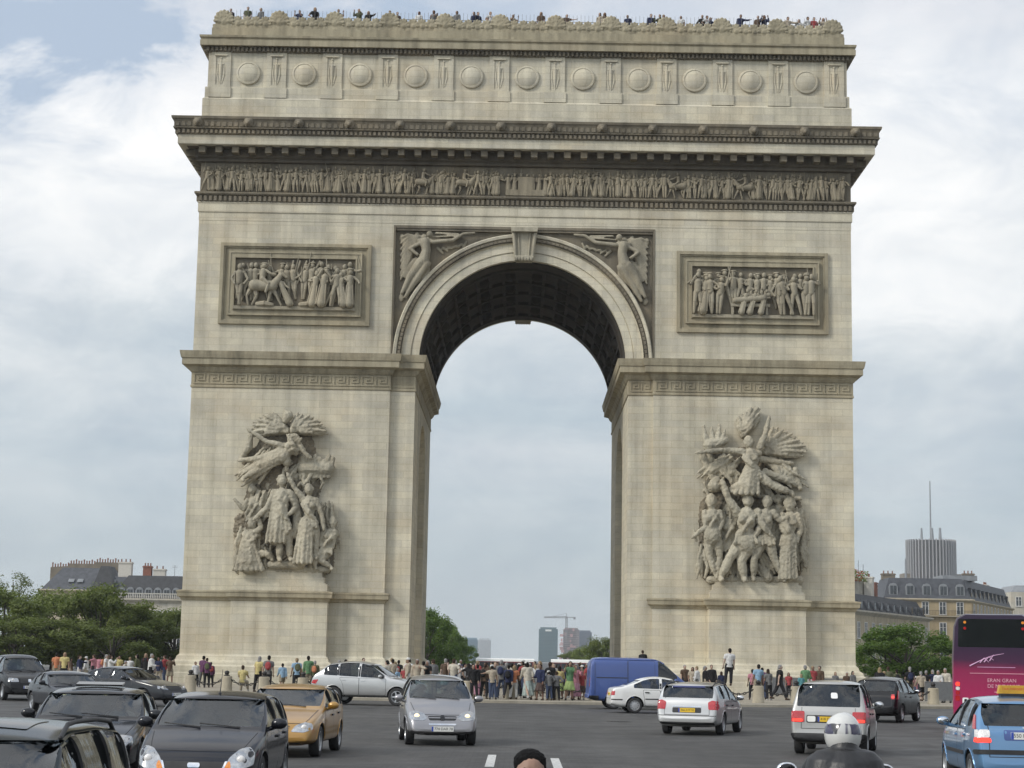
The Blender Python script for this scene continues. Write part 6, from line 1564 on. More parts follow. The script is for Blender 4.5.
# white topped buses waiting beyond the arch
def far_bus(px, Y, wpx, name_lbl, hd):
    g_ = ground_at(px, 672); x = at(px, 665, Y).x; L, W, H = wpx, 2.5, 2.95
    root = empty('bus', (x, Y, -0.75), R(hd), name_lbl, 'bus')
    b = MB(); b.box(-L / 2, L / 2, -W / 2, W / 2, .35, 2.45); b.build('body', plain('bus_maroon', (.16, .03, .03), .4), root)
    b = MB(); b.prism([(-W / 2, 2.45), (W / 2, 2.45), (W / 2 - .08, 2.8), (W / 2 - .35, 2.95), (-W / 2 + .35, 2.95), (-W / 2 + .08, 2.8)], 'x', -L / 2, L / 2); b.build('roof', M['plate_w'], root, 40)
    n = int(L / 1.5)
    for i in range(n):
        for s in (-1, 1):
            b = MB(); x0 = -L / 2 + .3 + (L - .6) * i / n; b.box(x0, x0 + (L - .6) / n - .12, s * (W / 2 + .006) - .008, s * (W / 2 + .006) + .008, 1.35, 2.3); b.build('side_window', M['pane'], root)
    for xx in (-L / 2 + 2, L / 2 - 2):
        for s in (-1, 1):
            o = link('wheel', TYRE, None, root); o.scale = (.46, .46, .45); o.location = (xx, s * 1.12, .46); o.rotation_euler = (R(90), 0, 0)
far_bus(505, 300, 9.5, 'maroon bus with a cream roof beyond the crowd, left of the blue glass tower', 4)
far_bus(583, 300, 10.5, 'maroon bus with a cream roof beyond the crowd, beside the blue van', -3)
# ------------------------------------------------------------------ people
def limb_pts(a, b, c): return [Vector(a), Vector(b), Vector(c)]
class Fig:
    """one pose: joints in metres for a 1.72 m adult facing -Y"""
    def __init__(s, arms, legs, lean=0.0, hip=0.92, turn=0.0, sx=1.0):
        s.hip = Vector((0, 0, hip)); s.lean = lean
        s.chest = s.hip + Vector((0, -math.sin(lean) * .40, math.cos(lean) * .40)); s.neck = s.hip + Vector((0, -math.sin(lean) * .56, math.cos(lean) * .56))
        s.head = s.neck + Vector((0, -.02 - math.sin(lean) * .12, .15)); s.sx = sx
        s.arms = []; s.legs = []
        for side, (pitch, out_, bend, inw) in zip((-1, 1), arms):
            sh = s.neck + Vector((side * .185 * sx, 0.0, -.07)); d = Vector((side * math.sin(R(out_)), -math.sin(R(pitch)) * math.cos(R(out_)), -math.cos(R(pitch)) * math.cos(R(out_))))
            el = sh + d * .29; p2 = R(pitch + bend); d2 = Vector((side * math.sin(R(out_ - inw)), -math.sin(p2) * math.cos(R(out_ - inw)), -math.cos(p2) * math.cos(R(out_ - inw)))).normalized()
            wr = el + d2 * .25; s.arms.append((sh, el, wr, d2))
        for side, (pitch, out_, bend) in zip((-1, 1), legs):
            hp = s.hip + Vector((side * .095, 0, 0)); d = Vector((side * math.sin(R(out_)), -math.sin(R(pitch)), -math.cos(R(pitch)))).normalized()
            kn = hp + d * .44; p2 = R(pitch - bend); d2 = Vector((side * math.sin(R(out_)) * .6, -math.sin(p2), -math.cos(p2))).normalized()
            an = kn + d2 * .41; s.legs.append((hp, kn, an))
def add_hand(b, wr, d, side, k=1.0, curl=0.25):
    q = d.to_track_quat('Z', 'Y'); palm = wr + d * .05 * k
    b.ell(palm, (.040 * k, .022 * k, .052 * k), 8, 6, rot=q.to_matrix())
    for i, ln in enumerate((.066, .075, .070, .055)):
        p = wr + d * .088 * k + q @ Vector(((i - 1.5) * .019 * k, 0, 0)); m = p + (d + q @ Vector((0, curl, 0))).normalized() * ln * .55 * k
        e = m + (d + q @ Vector((0, curl * 2.4, 0))).normalized() * ln * .5 * k
        b.tube(p, m, .0088 * k, .008 * k, 5); b.tube(m, e, .008 * k, .0065 * k, 5)
    t = wr + d * .03 * k + q @ Vector((-side * .032 * k, 0, 0)); t2 = t + (d * .8 + q @ Vector((-side * .8, .2, 0))).normalized() * .045 * k
    b.tube(t, t2, .011 * k, .009 * k, 5); b.tube(t2, t2 + (d + q @ Vector((-side * .2, .4, 0))).normalized() * .03 * k, .009 * k, .007 * k, 5)
def fig_body(f, vox=0.022, female=False, fine=False):
    b = MB(); n = 10 if not fine else 16
    b.cap(f.hip, f.chest, .125, .145, n); b.cap(f.chest + Vector((-.10, 0, .06)), f.chest + Vector((.10, 0, .06)), .11, .11, n); b.cap(f.hip + Vector((-.06, 0, -.02)), f.hip + Vector((.06, 0, -.02)), .12, .12, n)
    b.cap(f.neck + Vector((0, .01, -.05)), f.head + Vector((0, .02, -.06)), .062, .056, n)
    b.ell(f.head + Vector((0, .012, .025)), (.076, .094, .100), 14, 10); b.ell(f.head + Vector((0, -.022, -.045)), (.060, .066, .072), 12, 8)
    b.cap(f.head + Vector((0, -.082, .012)), f.head + Vector((0, -.103, -.022)), .011, .016, 8)
    for s in (-1, 1): b.ell(f.head + Vector((s * .078, .01, -.005)), (.012, .022, .034), 8, 6); b.ell(f.head + Vector((s * .042, -.066, .028)), (.030, .016, .012), 8, 5)
    b.cap(f.head + Vector((-.02, -.084, -.058)), f.head + Vector((.02, -.084, -.058)), .010, .010, 6)
    for sh, el, wr, d in f.arms: b.chain([(sh, .058), (el, .044), (wr, .029)], n)
    for hp, kn, an in f.legs: b.chain([(hp, .093), (kn, .060), (kn.lerp(an, .35) + Vector((0, .012, 0)), .056), (an, .040)], n)
    me = voxel(b, vox, 2, 'body')
    # hands and eyes keep their own fine shape in the same mesh
    e = MB()
    for s, (sh, el, wr, d) in zip((-1, 1), f.arms): add_hand(e, wr, d, s)
    k = len(e.f)
    for s in (-1, 1): e.ell(f.head + Vector((s * .034, -.082, .014)), (.013, .009, .008), 8, 6, mi=1)
    hm = e.mesh('hands', 60)
    bm = bmesh.new(); bm.from_mesh(me); bm.from_mesh(hm); bm.to_mesh(me); bm.free()
    for p in me.polygons: p.use_smooth = True
    return me
def fig_top(f, sleeve=.6, g=.018, loose=.0, vox=.024, hem=-.06, n=10):
    """shirt or jacket: sleeve is the covered share of the arm"""
    b = MB()
    b.cap(f.hip + Vector((0, 0, hem + .10)), f.chest, .135 + g + loose, .150 + g, n); b.cap(f.chest + Vector((-.105, 0, .06)), f.chest + Vector((.105, 0, .06)), .112 + g, .112 + g, n)
    b.tube(f.hip + Vector((0, 0, hem)), f.hip + Vector((0, 0, .10)), .150 + g + loose, .138 + g, n)
    b.cap(f.neck + Vector((0, .012, -.05)), f.neck + Vector((0, .012, -.015)), .075, .072, n)
    for sh, el, wr, d in f.arms:
        b.ell(sh, .058 + g, n, 8)
        if sleeve <= .5: b.tube(sh, sh.lerp(el, min(1, sleeve * 2)), .060 + g, .052 + g * 1.4, n)
        else: b.tube(sh, el, .060 + g, .046 + g, n); b.ell(el, .046 + g, n, 7); b.tube(el, el.lerp(wr, (sleeve - .5) * 2), .046 + g, .034 + g, n)
    for i in range(5):
        a = R(200 + i * 35); p = f.hip + Vector((math.cos(a) * .145, math.sin(a) * .145, .06)); b.cap(p, p + Vector((math.cos(a) * -.01, 0, .22)), .018, .012, 6)
    return voxel(b, vox, 1, 'top')
def fig_trousers(f, cover=1.0, g=.016, vox=.024, n=10):
    b = MB(); b.cap(f.hip + Vector((-.055, 0, .05)), f.hip + Vector((.055, 0, .05)), .120 + g, .120 + g, n)
    b.cap(f.hip + Vector((-.05, 0, -.03)), f.hip + Vector((.05, 0, -.03)), .125 + g, .125 + g, n)
    for hp, kn, an in f.legs:
        if cover >= .6: b.tube(hp, kn, .098 + g, .066 + g, n); b.ell(kn, .066 + g, n, 7); b.tube(kn, kn.lerp(an, (cover - .5) * 2), .066 + g, .052 + g, n)
        else: b.tube(hp, hp.lerp(kn, cover * 2), .100 + g, .082 + g * 1.6, n)
    return voxel(b, vox, 1, 'trousers')
def fig_skirt(f, low=.45, flare=.24, vox=.024, n=14):
    b = MB(); b.tube(f.hip + Vector((0, 0, .10)), f.hip + Vector((0, 0, -.08)), .135, .175, n); b.tube(f.hip + Vector((0, 0, -.08)), Vector((f.hip.x, f.hip.y, low)), .175, flare, n)
    for i in range(9): a = 2 * math.pi * i / 9; b.cap(f.hip + Vector((math.cos(a) * .15, math.sin(a) * .15, -.05)), Vector((math.cos(a) * flare, f.hip.y + math.sin(a) * flare, low + .03)), .02, .035, 6)
    return voxel(b, vox, 1, 'skirt')
def fig_hair(f, kind, vox=.018):
    b = MB(); h = f.head
    b.ell(h + Vector((0, .028, .045)), (.086, .096, .092), 14, 10); b.ell(h + Vector((0, .055, -.01)), (.080, .070, .085), 12, 8)
    if kind == 'long': b.ell(h + Vector((0, .065, -.10)), (.088, .055, .13), 12, 8); [b.cap(h + Vector((s * .075, .02, .03)), h + Vector((s * .085, .03, -.15)), .030, .026, 8) for s in (-1, 1)]
    if kind == 'tail': b.cap(h + Vector((0, .11, .03)), h + Vector((0, .14, -.14)), .035, .02, 8)
    return voxel(b, vox, 1, 'hair')
def fig_cap(f):
    b = MB(); h = f.head + Vector((0, .012, .06)); b.lathe([(.102, -.02), (.100, .02), (.085, .058), (.05, .080), (.0, .086)], 16, Matrix.Translation(h)); b.ell(h + Vector((0, -.12, -.008)), (.075, .075, .010), 12, 5)
    return b.mesh('sun_hat', 50)
def fig_shoes(f):
    b = MB()
    for hp, kn, an in f.legs:
        fw = Vector((0, -1, 0)); b.ell(an + fw * .065 + Vector((0, 0, -.045)), (.048, .13, .045), 12, 7); b.ell(an + Vector((0, .0, -.015)), (.046, .055, .05), 10, 7); b.ell(an + fw * .06 + Vector((0, 0, -.075)), (.05, .135, .014), 12, 5)
    return b.mesh('shoes', 50)
def fig_pack(f):
    b = MB(); c = f.chest + Vector((0, .21, -.06)); b.ell(c, (.155, .10, .21), 14, 9); b.ell(c + Vector((0, .07, -.08)), (.11, .06, .10), 10, 7)
    for s in (-1, 1): b.chain([(f.chest + Vector((s * .10, .12, .14)), .022), (f.chest + Vector((s * .115, -.06, .17)), .022), (f.chest + Vector((s * .12, -.16, .02)), .02), (f.chest + Vector((s * .13, .05, -.16)), .018)], 6)
    return voxel(b, .025, 1, 'backpack')

POSES = {
 'stand': Fig([(4, 8, 10, 4), (2, 9, 14, 4)], [(2, 3, 4), (-2, 4, 2)]),
 'relaxed': Fig([(-6, 12, 40, 30), (8, 8, 12, 4)], [(6, 5, 10), (-3, 5, 2)]),
 'walk': Fig([(-24, 6, 16, 2), (22, 6, 22, 2)], [(24, 2, 6), (-18, 2, 18)], .05),
 'photo': Fig([(58, 14, 96, 28), (58, 14, 96, 28)], [(2, 4, 3), (-3, 5, 3)], -.04),
 'hips': Fig([(-18, 38, 64, 80), (4, 9, 10, 4)], [(3, 6, 3), (0, 5, 2)]),
 'bag': Fig([(12, 8, 70, 12), (6, 9, 18, 6)], [(4, 4, 6), (-4, 4, 3)], .06),
 'point': Fig([(2, 9, 10, 4), (70, 40, 12, 6)], [(2, 5, 3), (-3, 4, 3)]),
 'sit': Fig([(34, 8, 40, 12), (30, 10, 46, 14)], [(84, 6, 78), (80, 8, 84)], .12, hip=.60),
}
KITS = {}
for k, f in POSES.items():
    d = {'body': fig_body(f), 'tee': fig_top(f, .30, .018, .01), 'shirt': fig_top(f, .96, .020, .015), 'trousers': fig_trousers(f, .97), 'shoes': fig_shoes(f), 'pack': fig_pack(f), 'short': fig_hair(f, 'short'), 'long': fig_hair(f, 'long'), 'tail': fig_hair(f, 'tail'), 'hat': fig_cap(f)}
    d['shorts'] = fig_trousers(f, .42, .022)
    if k != 'sit': d['skirt'] = fig_skirt(f); d['dress'] = fig_skirt(f, .18, .26)
    for nm, me in d.items():
        me.materials.append(None)
        if nm == 'body': me.materials.append(None)
    KITS[k] = d
_cm = {}
def cloth(c, rough=.85):
    g_ = sum(c) / 3; c = tuple(round((x * .72 + g_ * .28) * .74, 4) for x in c)
    if c not in _cm: _cm[c] = plain('cloth_' + '_'.join(str(int(x * 999)) for x in c), c, rough, var=.22, vscale=9, spec=.2, bump=.1)
    return _cm[c]
TOPS = {'white': (.66, .66, .64), 'black': (.018, .018, .02), 'navy': (.02, .03, .09), 'red': (.42, .03, .035), 'light blue': (.22, .42, .62), 'orange': (.62, .18, .04), 'beige': (.44, .36, .25), 'grey': (.18, .18, .18), 'pink': (.55, .18, .24), 'olive': (.11, .12, .05), 'brown': (.12, .07, .04), 'yellow': (.62, .50, .14), 'purple': (.14, .035, .12), 'green': (.10, .26, .10), 'teal': (.05, .30, .34), 'cream': (.58, .52, .40)}
BOT = {'blue jeans': (.055, .085, .17), 'black trousers': (.016, .016, .018), 'beige trousers': (.40, .34, .24), 'grey trousers': (.13, .13, .13), 'white trousers': (.6, .59, .56), 'dark trousers': (.03, .03, .035), 'khaki shorts': (.30, .25, .16), 'dark shorts': (.03, .03, .04), 'pale skirt': (.42, .50, .46), 'brown skirt': (.10, .06, .05), 'pale dress': (.45, .56, .50), 'pink dress': (.5, .2, .3), 'lime skirt': (.35, .5, .12)}
SKIN = [(.52, .32, .22), (.44, .26, .17), (.58, .38, .28), (.24, .12, .07), (.36, .20, .12)]
HAIR = {'dark': (.015, .011, .009), 'brown': (.055, .03, .016), 'fair': (.32, .22, .10), 'grey': (.30, .29, .28)}
EYE = plain('eye_dark', (.02, .015, .012), .2)
SHOE = [cloth((.03, .028, .026)), cloth((.5, .49, .46)), cloth((.10, .06, .035))]
HAT = cloth((.66, .65, .60))
used_labels = {}
pr = random.Random(42)
def setm(o, m, i=0): o.material_slots[i].link = 'OBJECT'; o.material_slots[i].material = m
def person(x, y, z, yaw, where, group, pose=None, top=None, sleeve=None, bot=None, hair=None, hairk=None, hat=False, pack=None, scale=None, skin=None, free=False):
    for tries in range(60):
        po = pose or pr.choice(['stand', 'relaxed', 'walk', 'photo', 'hips', 'bag', 'stand', 'relaxed', 'point'])
        tp = top or pr.choice(list(TOPS)); bt = bot or pr.choice(list(BOT)[:8] * 3 + list(BOT)); hr = hair or pr.choice(['dark', 'dark', 'brown', 'fair', 'grey'])
        hk = hairk or pr.choice(['short', 'short', 'long', 'tail']); sl = sleeve or pr.choice(['tee', 'shirt']); pk = pack
        if pk is None and pr.random() < .16: pk = pr.choice(['red', 'black', 'navy', 'olive', 'orange'])
        if pk is False: pk = None
        ht = hat or (not pose and pr.random() < .07)
        act = {'walk': 'walking', 'photo': 'taking photo', 'sit': 'sitting', 'point': 'pointing'}.get(po, '')
        gar = f'{bt} and {tp} top' if 'dress' in bt else f"{tp} {'tee' if sl == 'tee' else 'sweater'} and {bt}"
        lab = ' '.join(x for x in (f"person in {gar},", 'sun hat,' if ht else hr + ' hair,', f'{pk} backpack,' if pk else '', act, where) if x)
        if lab not in used_labels and len(lab.split()) <= 16: break
    used_labels[lab] = 1
    k = KITS[po]; sc = scale or pr.choice([pr.uniform(.90, 1.06)] * 5 + [pr.uniform(.70, .85)])
    o = link('person', k['body'], None); o.location = (x, y, z); o.rotation_euler = (R(pr.uniform(-3, 3)), R(pr.uniform(-3, 3)), yaw); o.scale = (sc * pr.uniform(.96, 1.08), sc * pr.uniform(.96, 1.1), sc)
    setm(o, cloth(skin or pr.choice(SKIN), .6)); setm(o, EYE, 1); tag(o, lab, 'person', group)
    def wear(nm, key, m): c = link(nm, k[key], None, o); setm(c, m); return c
    wear('shirt', sl, cloth(TOPS[tp]))
    kind = 'dress' if 'dress' in bt else ('skirt' if 'skirt' in bt else ('shorts' if 'shorts' in bt else 'trousers'))
    if kind in ('skirt', 'dress') and 'skirt' not in k: kind = 'trousers'
    wear(kind, kind, cloth(BOT[bt]))
    wear('shoes', 'shoes', pr.choice(SHOE)); wear('hair', hk, cloth(HAIR[hr]))
    if ht: wear('sun_hat', 'hat', HAT)
    if pk: wear('backpack', 'pack', cloth(TOPS[pk]))
    return o
def px_person(px, d, where, group, yaw=None, z=0.118, **kw):
    x = (px - (517.5 - (CAM_H - .0) * 0)) * 0
    p = at(px, 660 + (px - 515) * .018, d)
    return person(p.x, d, z, pr.uniform(-3.1, 3.1) if yaw is None else R(yaw), where, group, **kw)

# crowd beneath the arch, in loose rows (yaw 0 faces the camera, 180 faces the arch)
G = 'people crowding under the arch'
for (px, d, kw) in [
    (388, 100, dict(top='light blue', bot='beige trousers')), (396, 98, dict(top='red', sleeve='shirt', pack='red', bot='dark trousers')), (405, 97, dict(top='red', sleeve='tee', bot='black trousers')), (412, 99, dict(top='black', sleeve='shirt')), (419, 96, dict(top='white', sleeve='shirt', bot='black trousers')),
    (428, 98, dict(top='navy')), (436, 97, dict(top='white', hat=True)), (444, 96, dict(top='brown')), (451, 96.5, dict(top='light blue', sleeve='tee', hair='dark')), (459, 97, dict(top='white', hat=True, pose='photo')), (466, 95, dict(top='black', sleeve='shirt', bot='black trousers')),
    (474, 91, dict(top='black', sleeve='shirt', bot='dark trousers', hairk='long')), (480, 93, dict(top='black', sleeve='tee')), (485, 90, dict(top='brown', bot='dark trousers', pack='black')), (491, 89.5, dict(top='beige', bot='blue jeans', sleeve='tee', pack=False)), (496, 90.5, dict(top='beige', sleeve='shirt', bot='blue jeans', hair='brown')),
    (501, 93, dict(top='grey', bot='blue jeans')), (507, 90.5, dict(top='navy', bot='dark trousers', pack='black', hair='dark', hairk='short')), (514, 90, dict(top='orange', sleeve='tee', bot='white trousers', hairk='long', pack=False)), (521, 95, dict(top='black', bot='black trousers')), (526, 90, dict(top='cream', bot='pale dress', hairk='long', pack=False)),
    (532, 90, dict(top='white', bot='pale skirt', hairk='tail')), (540, 89.5, dict(top='navy', sleeve='shirt', bot='brown skirt', pack=False)), (547, 90.5, dict(top='grey', sleeve='shirt', bot='blue jeans', hair='dark')), (553, 90.5, dict(top='black', bot='black trousers', sleeve='shirt', pack=False)), (558, 90, dict(top='grey', bot='dark trousers')), (563, 93, dict(top='yellow', bot='lime skirt', hairk='long')),
    (568, 91, dict(top='green', bot='lime skirt', hairk='long', pack=False)), (573, 94, dict(top='brown')), (578, 92, dict(top='pink', bot='pink dress', hairk='long', pack=False)), (584, 93, dict(top='red', bot='brown skirt')), (590, 95, dict(top='brown', bot='dark trousers', sleeve='shirt')), (597, 96, dict(top='black'))]:
    px_person(px + pr.uniform(-3, 3), d + pr.uniform(-.9, .9) - (4.6 if d < 92 else 5.0 if px > 470 else 0), 'at front of crowd', G, yaw=pr.choice([180, 170, 160, 200, 150, 210, 0, 20, 330]), **kw)
for i in range(64):
    px = 382 + (608 - 382) * (i + .5) / 64 + pr.uniform(-6, 6)
    px_person(px, pr.choice([pr.uniform(88.5, 97), pr.uniform(97, 112)]), 'at back of crowd', G, yaw=pr.uniform(0, 360), top=pr.choice(['black', 'navy', 'brown', 'grey', 'black', 'olive', 'beige', 'white', 'navy', 'red', 'cream', 'light blue']))
# people in front of the left pier
G = 'people standing about in front of the left pier'
for px, d, yaw, z, kw in [
    (197, 104, 30, .118, dict(top='white', sleeve='shirt', bot='black trousers', pose='stand')), (203, 103, 160, .118, dict(top='purple', sleeve='tee', bot='grey trousers', pose='relaxed')), (208, 102.5, 190, .118, dict(top='purple', sleeve='shirt', bot='black trousers', pose='bag')), (212, 104, 200, .118, dict(top='purple', pack='red', bot='dark trousers', pose='stand')),
    (244, 89.6, 175, .118, dict(top='yellow', sleeve='tee', bot='beige trousers', pose='sit', hair='brown', hairk='short', pack=False)), (258, 93, 150, .118, dict(top='yellow', bot='black trousers', pose='stand', hairk='long', pack=False)), (268, 92, 180, .118, dict(top='grey', bot='dark trousers', pack='red', pose='stand', scale=1.05)),
    (283, 97, 200, .118, dict(top='light blue', bot='khaki shorts', pose='walk', hairk='tail', scale=.82, pack=False)), (297, 96, 200, .118, dict(top='light blue', pack='olive', bot='dark trousers', sleeve='tee', pose='stand')), (303, 97, 160, .118, dict(top='brown', pose='relaxed', scale=.68)), (310, 98, 180, .118, dict(top='green', bot='khaki shorts', pose='stand', scale=1.06, pack=False)), (316, 97.5, 170, .118, dict(top='olive', pack='orange', pose='stand')),
    (341, 100, 150, .118, dict(top='brown', pose='stand')), (347, 101, 90, .118, dict(top='black', pose='relaxed')), (365, 102, 30, .118, dict(top='black', pose='stand')), (373, 101, 200, .118, dict(top='brown', pose='hips'))]:
    px_person(px, d, 'by left pier', G, yaw=yaw, z=z, **kw)
# beside the trees on the left
G = 'people strolling past the trees on the left'
for px, kw in [(58, dict(top='orange', sleeve='tee', pose='stand')), (65, dict(top='yellow', pose='stand')), (72, dict(top='brown', pose='stand')), (80, dict(top='navy', sleeve='shirt')), (87, dict(top='white', hat=True, pose='stand', sleeve='shirt')), (94, dict(top='pink', sleeve='tee')), (100, dict(top='pink', sleeve='shirt')), (106, dict(top='white', sleeve='tee')), (112, dict(top='white', sleeve='shirt')), (119, dict(top='yellow', sleeve='tee')), (125, dict(top='cream')), (131, dict(top='white', bot='beige trousers')), (138, dict(top='olive', pose='stand')), (147, dict(top='black', pose='stand')), (152, dict(top='white', bot='black trousers', sleeve='shirt')), (160, dict(top='navy')), (165, dict(top='red', pack='red')), (171, dict(top='brown', sleeve='shirt'))]:
    px_person(px, pr.uniform(106, 116), 'by left trees', G, yaw=pr.choice([90, 100, 270, 260, 180, 0]), **kw)
# right pier
G = 'people standing about in front of the right pier'
for px, d, yaw, z, kw in [
    (685, 105, 20, .118, dict(top='brown', pose='stand')), (691, 103, 340, .118, dict(top='beige', pose='relaxed')), (698, 100, 250, .118, dict(top='white', sleeve='shirt', bot='grey trousers', pose='bag')), (706, 101, 90, .118, dict(top='black', pose='stand')), (713, 100, 0, .118, dict(top='black', sleeve='shirt', pose='relaxed', hair='brown')), (721, 103, 200, .118, dict(top='navy', pose='stand', scale=.8)),
    (728, 89.0, 185, .92, dict(top='white', sleeve='tee', bot='dark trousers', pose='stand', pack=False, hair='dark', hairk='short', scale=1.02)), (752, 96, 180, .118, dict(top='pink', bot='dark trousers', pose='stand', scale=.9)), (757, 95, 190, .118, dict(top='light blue', bot='khaki shorts', sleeve='tee', pose='stand', scale=1.05)), (763, 97, 160, .118, dict(top='purple', pose='stand', scale=.95)), (769, 95, 200, .118, dict(top='grey', bot='dark trousers', pose='bag', scale=.92)),
    (779, 94.5, 100, .118, dict(top='black', bot='dark trousers', pose='walk', pack=False, scale=1.05, sleeve='tee')), (789, 104, 0, .118, dict(top='red', pose='stand', scale=.8)), (801, 98, 200, .118, dict(top='teal', sleeve='shirt', hairk='long', pose='stand')), (806, 98.5, 150, .118, dict(top='green', sleeve='shirt', pose='bag')), (813, 101, 20, .118, dict(top='red', pose='stand')), (820, 102, 330, .118, dict(top='brown', pose='relaxed')), (835, 106, 20, .118, dict(top='grey', pose='stand', scale=.85)), (846, 107, 0, .118, dict(top='brown', pose='stand', scale=.84)), (853, 107, 40, .118, dict(top='grey', sleeve='shirt', pose='stand', scale=.88)), (644, 118.75, 180, .98, dict(top='black', sleeve='shirt', pose='stand', hair='brown', hairk='short', pack=False, scale=1.0))]:
    px_person(px, d, 'by right pier', G, yaw=yaw, z=z, **kw)
G = 'people beside the round tree on the right'
for px, kw in [(884, dict(top='grey')), (889, dict(top='olive', sleeve='shirt')), (897, dict(top='olive', pose='stand')), (903, dict(top='yellow', sleeve='shirt', pose='photo')), (909, dict(top='black')), (916, dict(top='pink')), (921, dict(top='beige')), (925, dict(top='black', bot='khaki shorts', pose='stand', hairk='short')), (931, dict(top='navy')), (939, dict(top='white', sleeve='shirt', pose='bag')), (947, dict(top='cream')), (878, dict(top='black'))]:
    px_person(px, pr.uniform(97, 106) if px < 938 else 97, 'by round tree', G, yaw=pr.choice([180, 150, 210, 30, 330]), **kw)
# visitors on the roof terrace
G = 'visitors on the roof terrace of the arch'
for i, px in enumerate([232, 249, 263, 300, 316, 340, 361, 370, 392, 398, 418, 434, 457, 474, 478, 491, 512, 540, 566, 600, 604, 628, 650, 658, 663, 681, 700, 705, 710, 738, 756, 762, 786, 797, 806, 812, 820]):
    q = at(px, 22, 121.6)
    po = pr.choice(['stand', 'relaxed', 'photo', 'point', 'hips'])
    o = person(q.x, 120.75 + pr.uniform(-.15, .25), 44.95, R(pr.uniform(-40, 40)), 'on roof terrace', G, pose=po, top=pr.choice(['black', 'navy', 'brown', 'grey', 'red', 'beige', 'olive', 'white', 'black', 'navy']), scale=pr.uniform(1.0, 1.12))

# ---- young man close to the camera, only the top of his head in the frame
f = Fig([(4, 8, 10, 4), (2, 9, 14, 4)], [(2, 3, 4), (-2, 4, 2)])
me = fig_body(f, .008, fine=True); me.materials.append(cloth((.40, .22, .14), .5)); me.materials.append(EYE)
man = link('person', me, None); man.scale = (.93, .93, .895); p_ = at(530.5, 745, 8.7); man.location = (p_.x, 8.72, -.0); man.scale = (.93, .93, .866); man.rotation_euler = (0, 0, R(4))
tag(man, 'young man with short black hair close to the camera, cut off by the lower edge', 'person')
b = MB(); h = f.head; b.ell(h + Vector((0, .036, .064)), (.085, .097, .077), 24, 16); b.ell(h + Vector((0, .055, .005)), (.083, .072, .085), 20, 14)
for s in (-1, 1): b.cap(h + Vector((s * .074, .008, .045)), h + Vector((s * .077, .004, .015)), .010, .005, 8)
rr_ = random.Random(8)
for i in range(260):
    t, a = rr_.uniform(.1, 1.3), rr_.uniform(0, 6.28); d = Vector((math.sin(t) * math.cos(a), math.sin(t) * math.sin(a), math.cos(t))); p = h + Vector((d.x * .084,   .036 + d.y * .094, .064 + d.z * .075)); b.cap(p, p + Vector((rr_.uniform(-.006, .006), -.004, .004)), .0045, .002, 5)
hm = voxel(b, .0045, 1, 'hair'); hm.materials.append(plain('short_black_hair', (.006, .0055, .0055), .7, var=.5, vscale=60, spec=.15, bump=.9)); link('hair', hm, None, man)
for nm, me_, c in (('shirt', fig_top(f, .3, .018, .01, .014, n=16), (.10, .11, .16)), ('trousers', fig_trousers(f, .97, vox=.014, n=16), (.05, .07, .14))):
    me_.materials.append(cloth(c)); link(nm, me_, None, man)
sm_ = fig_shoes(f); sm_.materials.append(SHOE[0]); link('shoes', sm_, None, man)
b = MB()
for s in (-1, 1):
    b.chain([(h + Vector((s * .016, -.090, .034)), .006), (h + Vector((s * .036, -.088, .041)), .0065), (h + Vector((s * .056, -.076, .034)), .005)], 6)
em = b.mesh('eyebrows', 60); em.materials.append(cloth((.010, .009, .009), .6)); link('eyebrows', em, None, man)

# ---- drivers behind the windscreens
f = Fig([(52, 6, 30, 10), (52, 6, 30, 10)], [(96, 4, 26), (96, 4, 26)], .0, hip=.0)
for (car, pxx, cowl, L_, wl, tp) in ((mpv, .36, .80, 3.6, 'silver people carrier', 'navy'), (gold, .36, 1.12, 4.17, 'gold hatchback', 'grey'), (fie, .36, .96, 3.92, 'black hatchback', 'beige'), (aud, .36, 1.3, 4.55, 'charcoal saloon', 'white'), (est, .36, 1.2, 4.5, 'dark green estate', 'brown'), (se, .36, 1.15, 4.45, 'silver estate', 'grey'), (ax_, .36, 1.0, 3.95, 'boxy silver car', 'teal'), (tax, .36, 1.0, 3.85, 'light blue taxi', 'navy'), (rx, .36, 1.25, 4.73, 'silver sport utility car', 'black')):
    if 'drv' not in KITS:
        KITS['drv'] = {'body': fig_body(f), 'shirt': fig_top(f, .96, .02, .01), 'short': fig_hair(f, 'short'), 'trousers': fig_trousers(f, .97), 'shoes': fig_shoes(f)}
        for nm, m_ in KITS['drv'].items():
            m_.materials.append(None)
            if nm == 'body': m_.materials.append(None)
    k = KITS['drv']; rz = car.rotation_euler.z; loc = Vector((L_ / 2 - cowl - 1.12, pxx, .50)); sc = .92
    o = link('person', k['body'], None); o.rotation_euler = (0, 0, rz + R(90)); o.scale = (sc, sc, sc)
    o.location = Vector(car.location) + Matrix.Rotation(rz, 3, 'Z') @ loc
    setm(o, cloth(SKIN[0], .6)); setm(o, EYE, 1); tag(o, f'driver in {tp} shirt at the wheel of the {wl}', 'person', 'drivers at the wheel')
    for nm, key, m_ in (('shirt', 'shirt', cloth(TOPS[tp])), ('hair', 'short', cloth(HAIR['dark'])), ('trousers', 'trousers', cloth(BOT['dark trousers'])), ('shoes', 'shoes', SHOE[0])):
        c = link(nm, k[key], None, o); setm(c, m_)
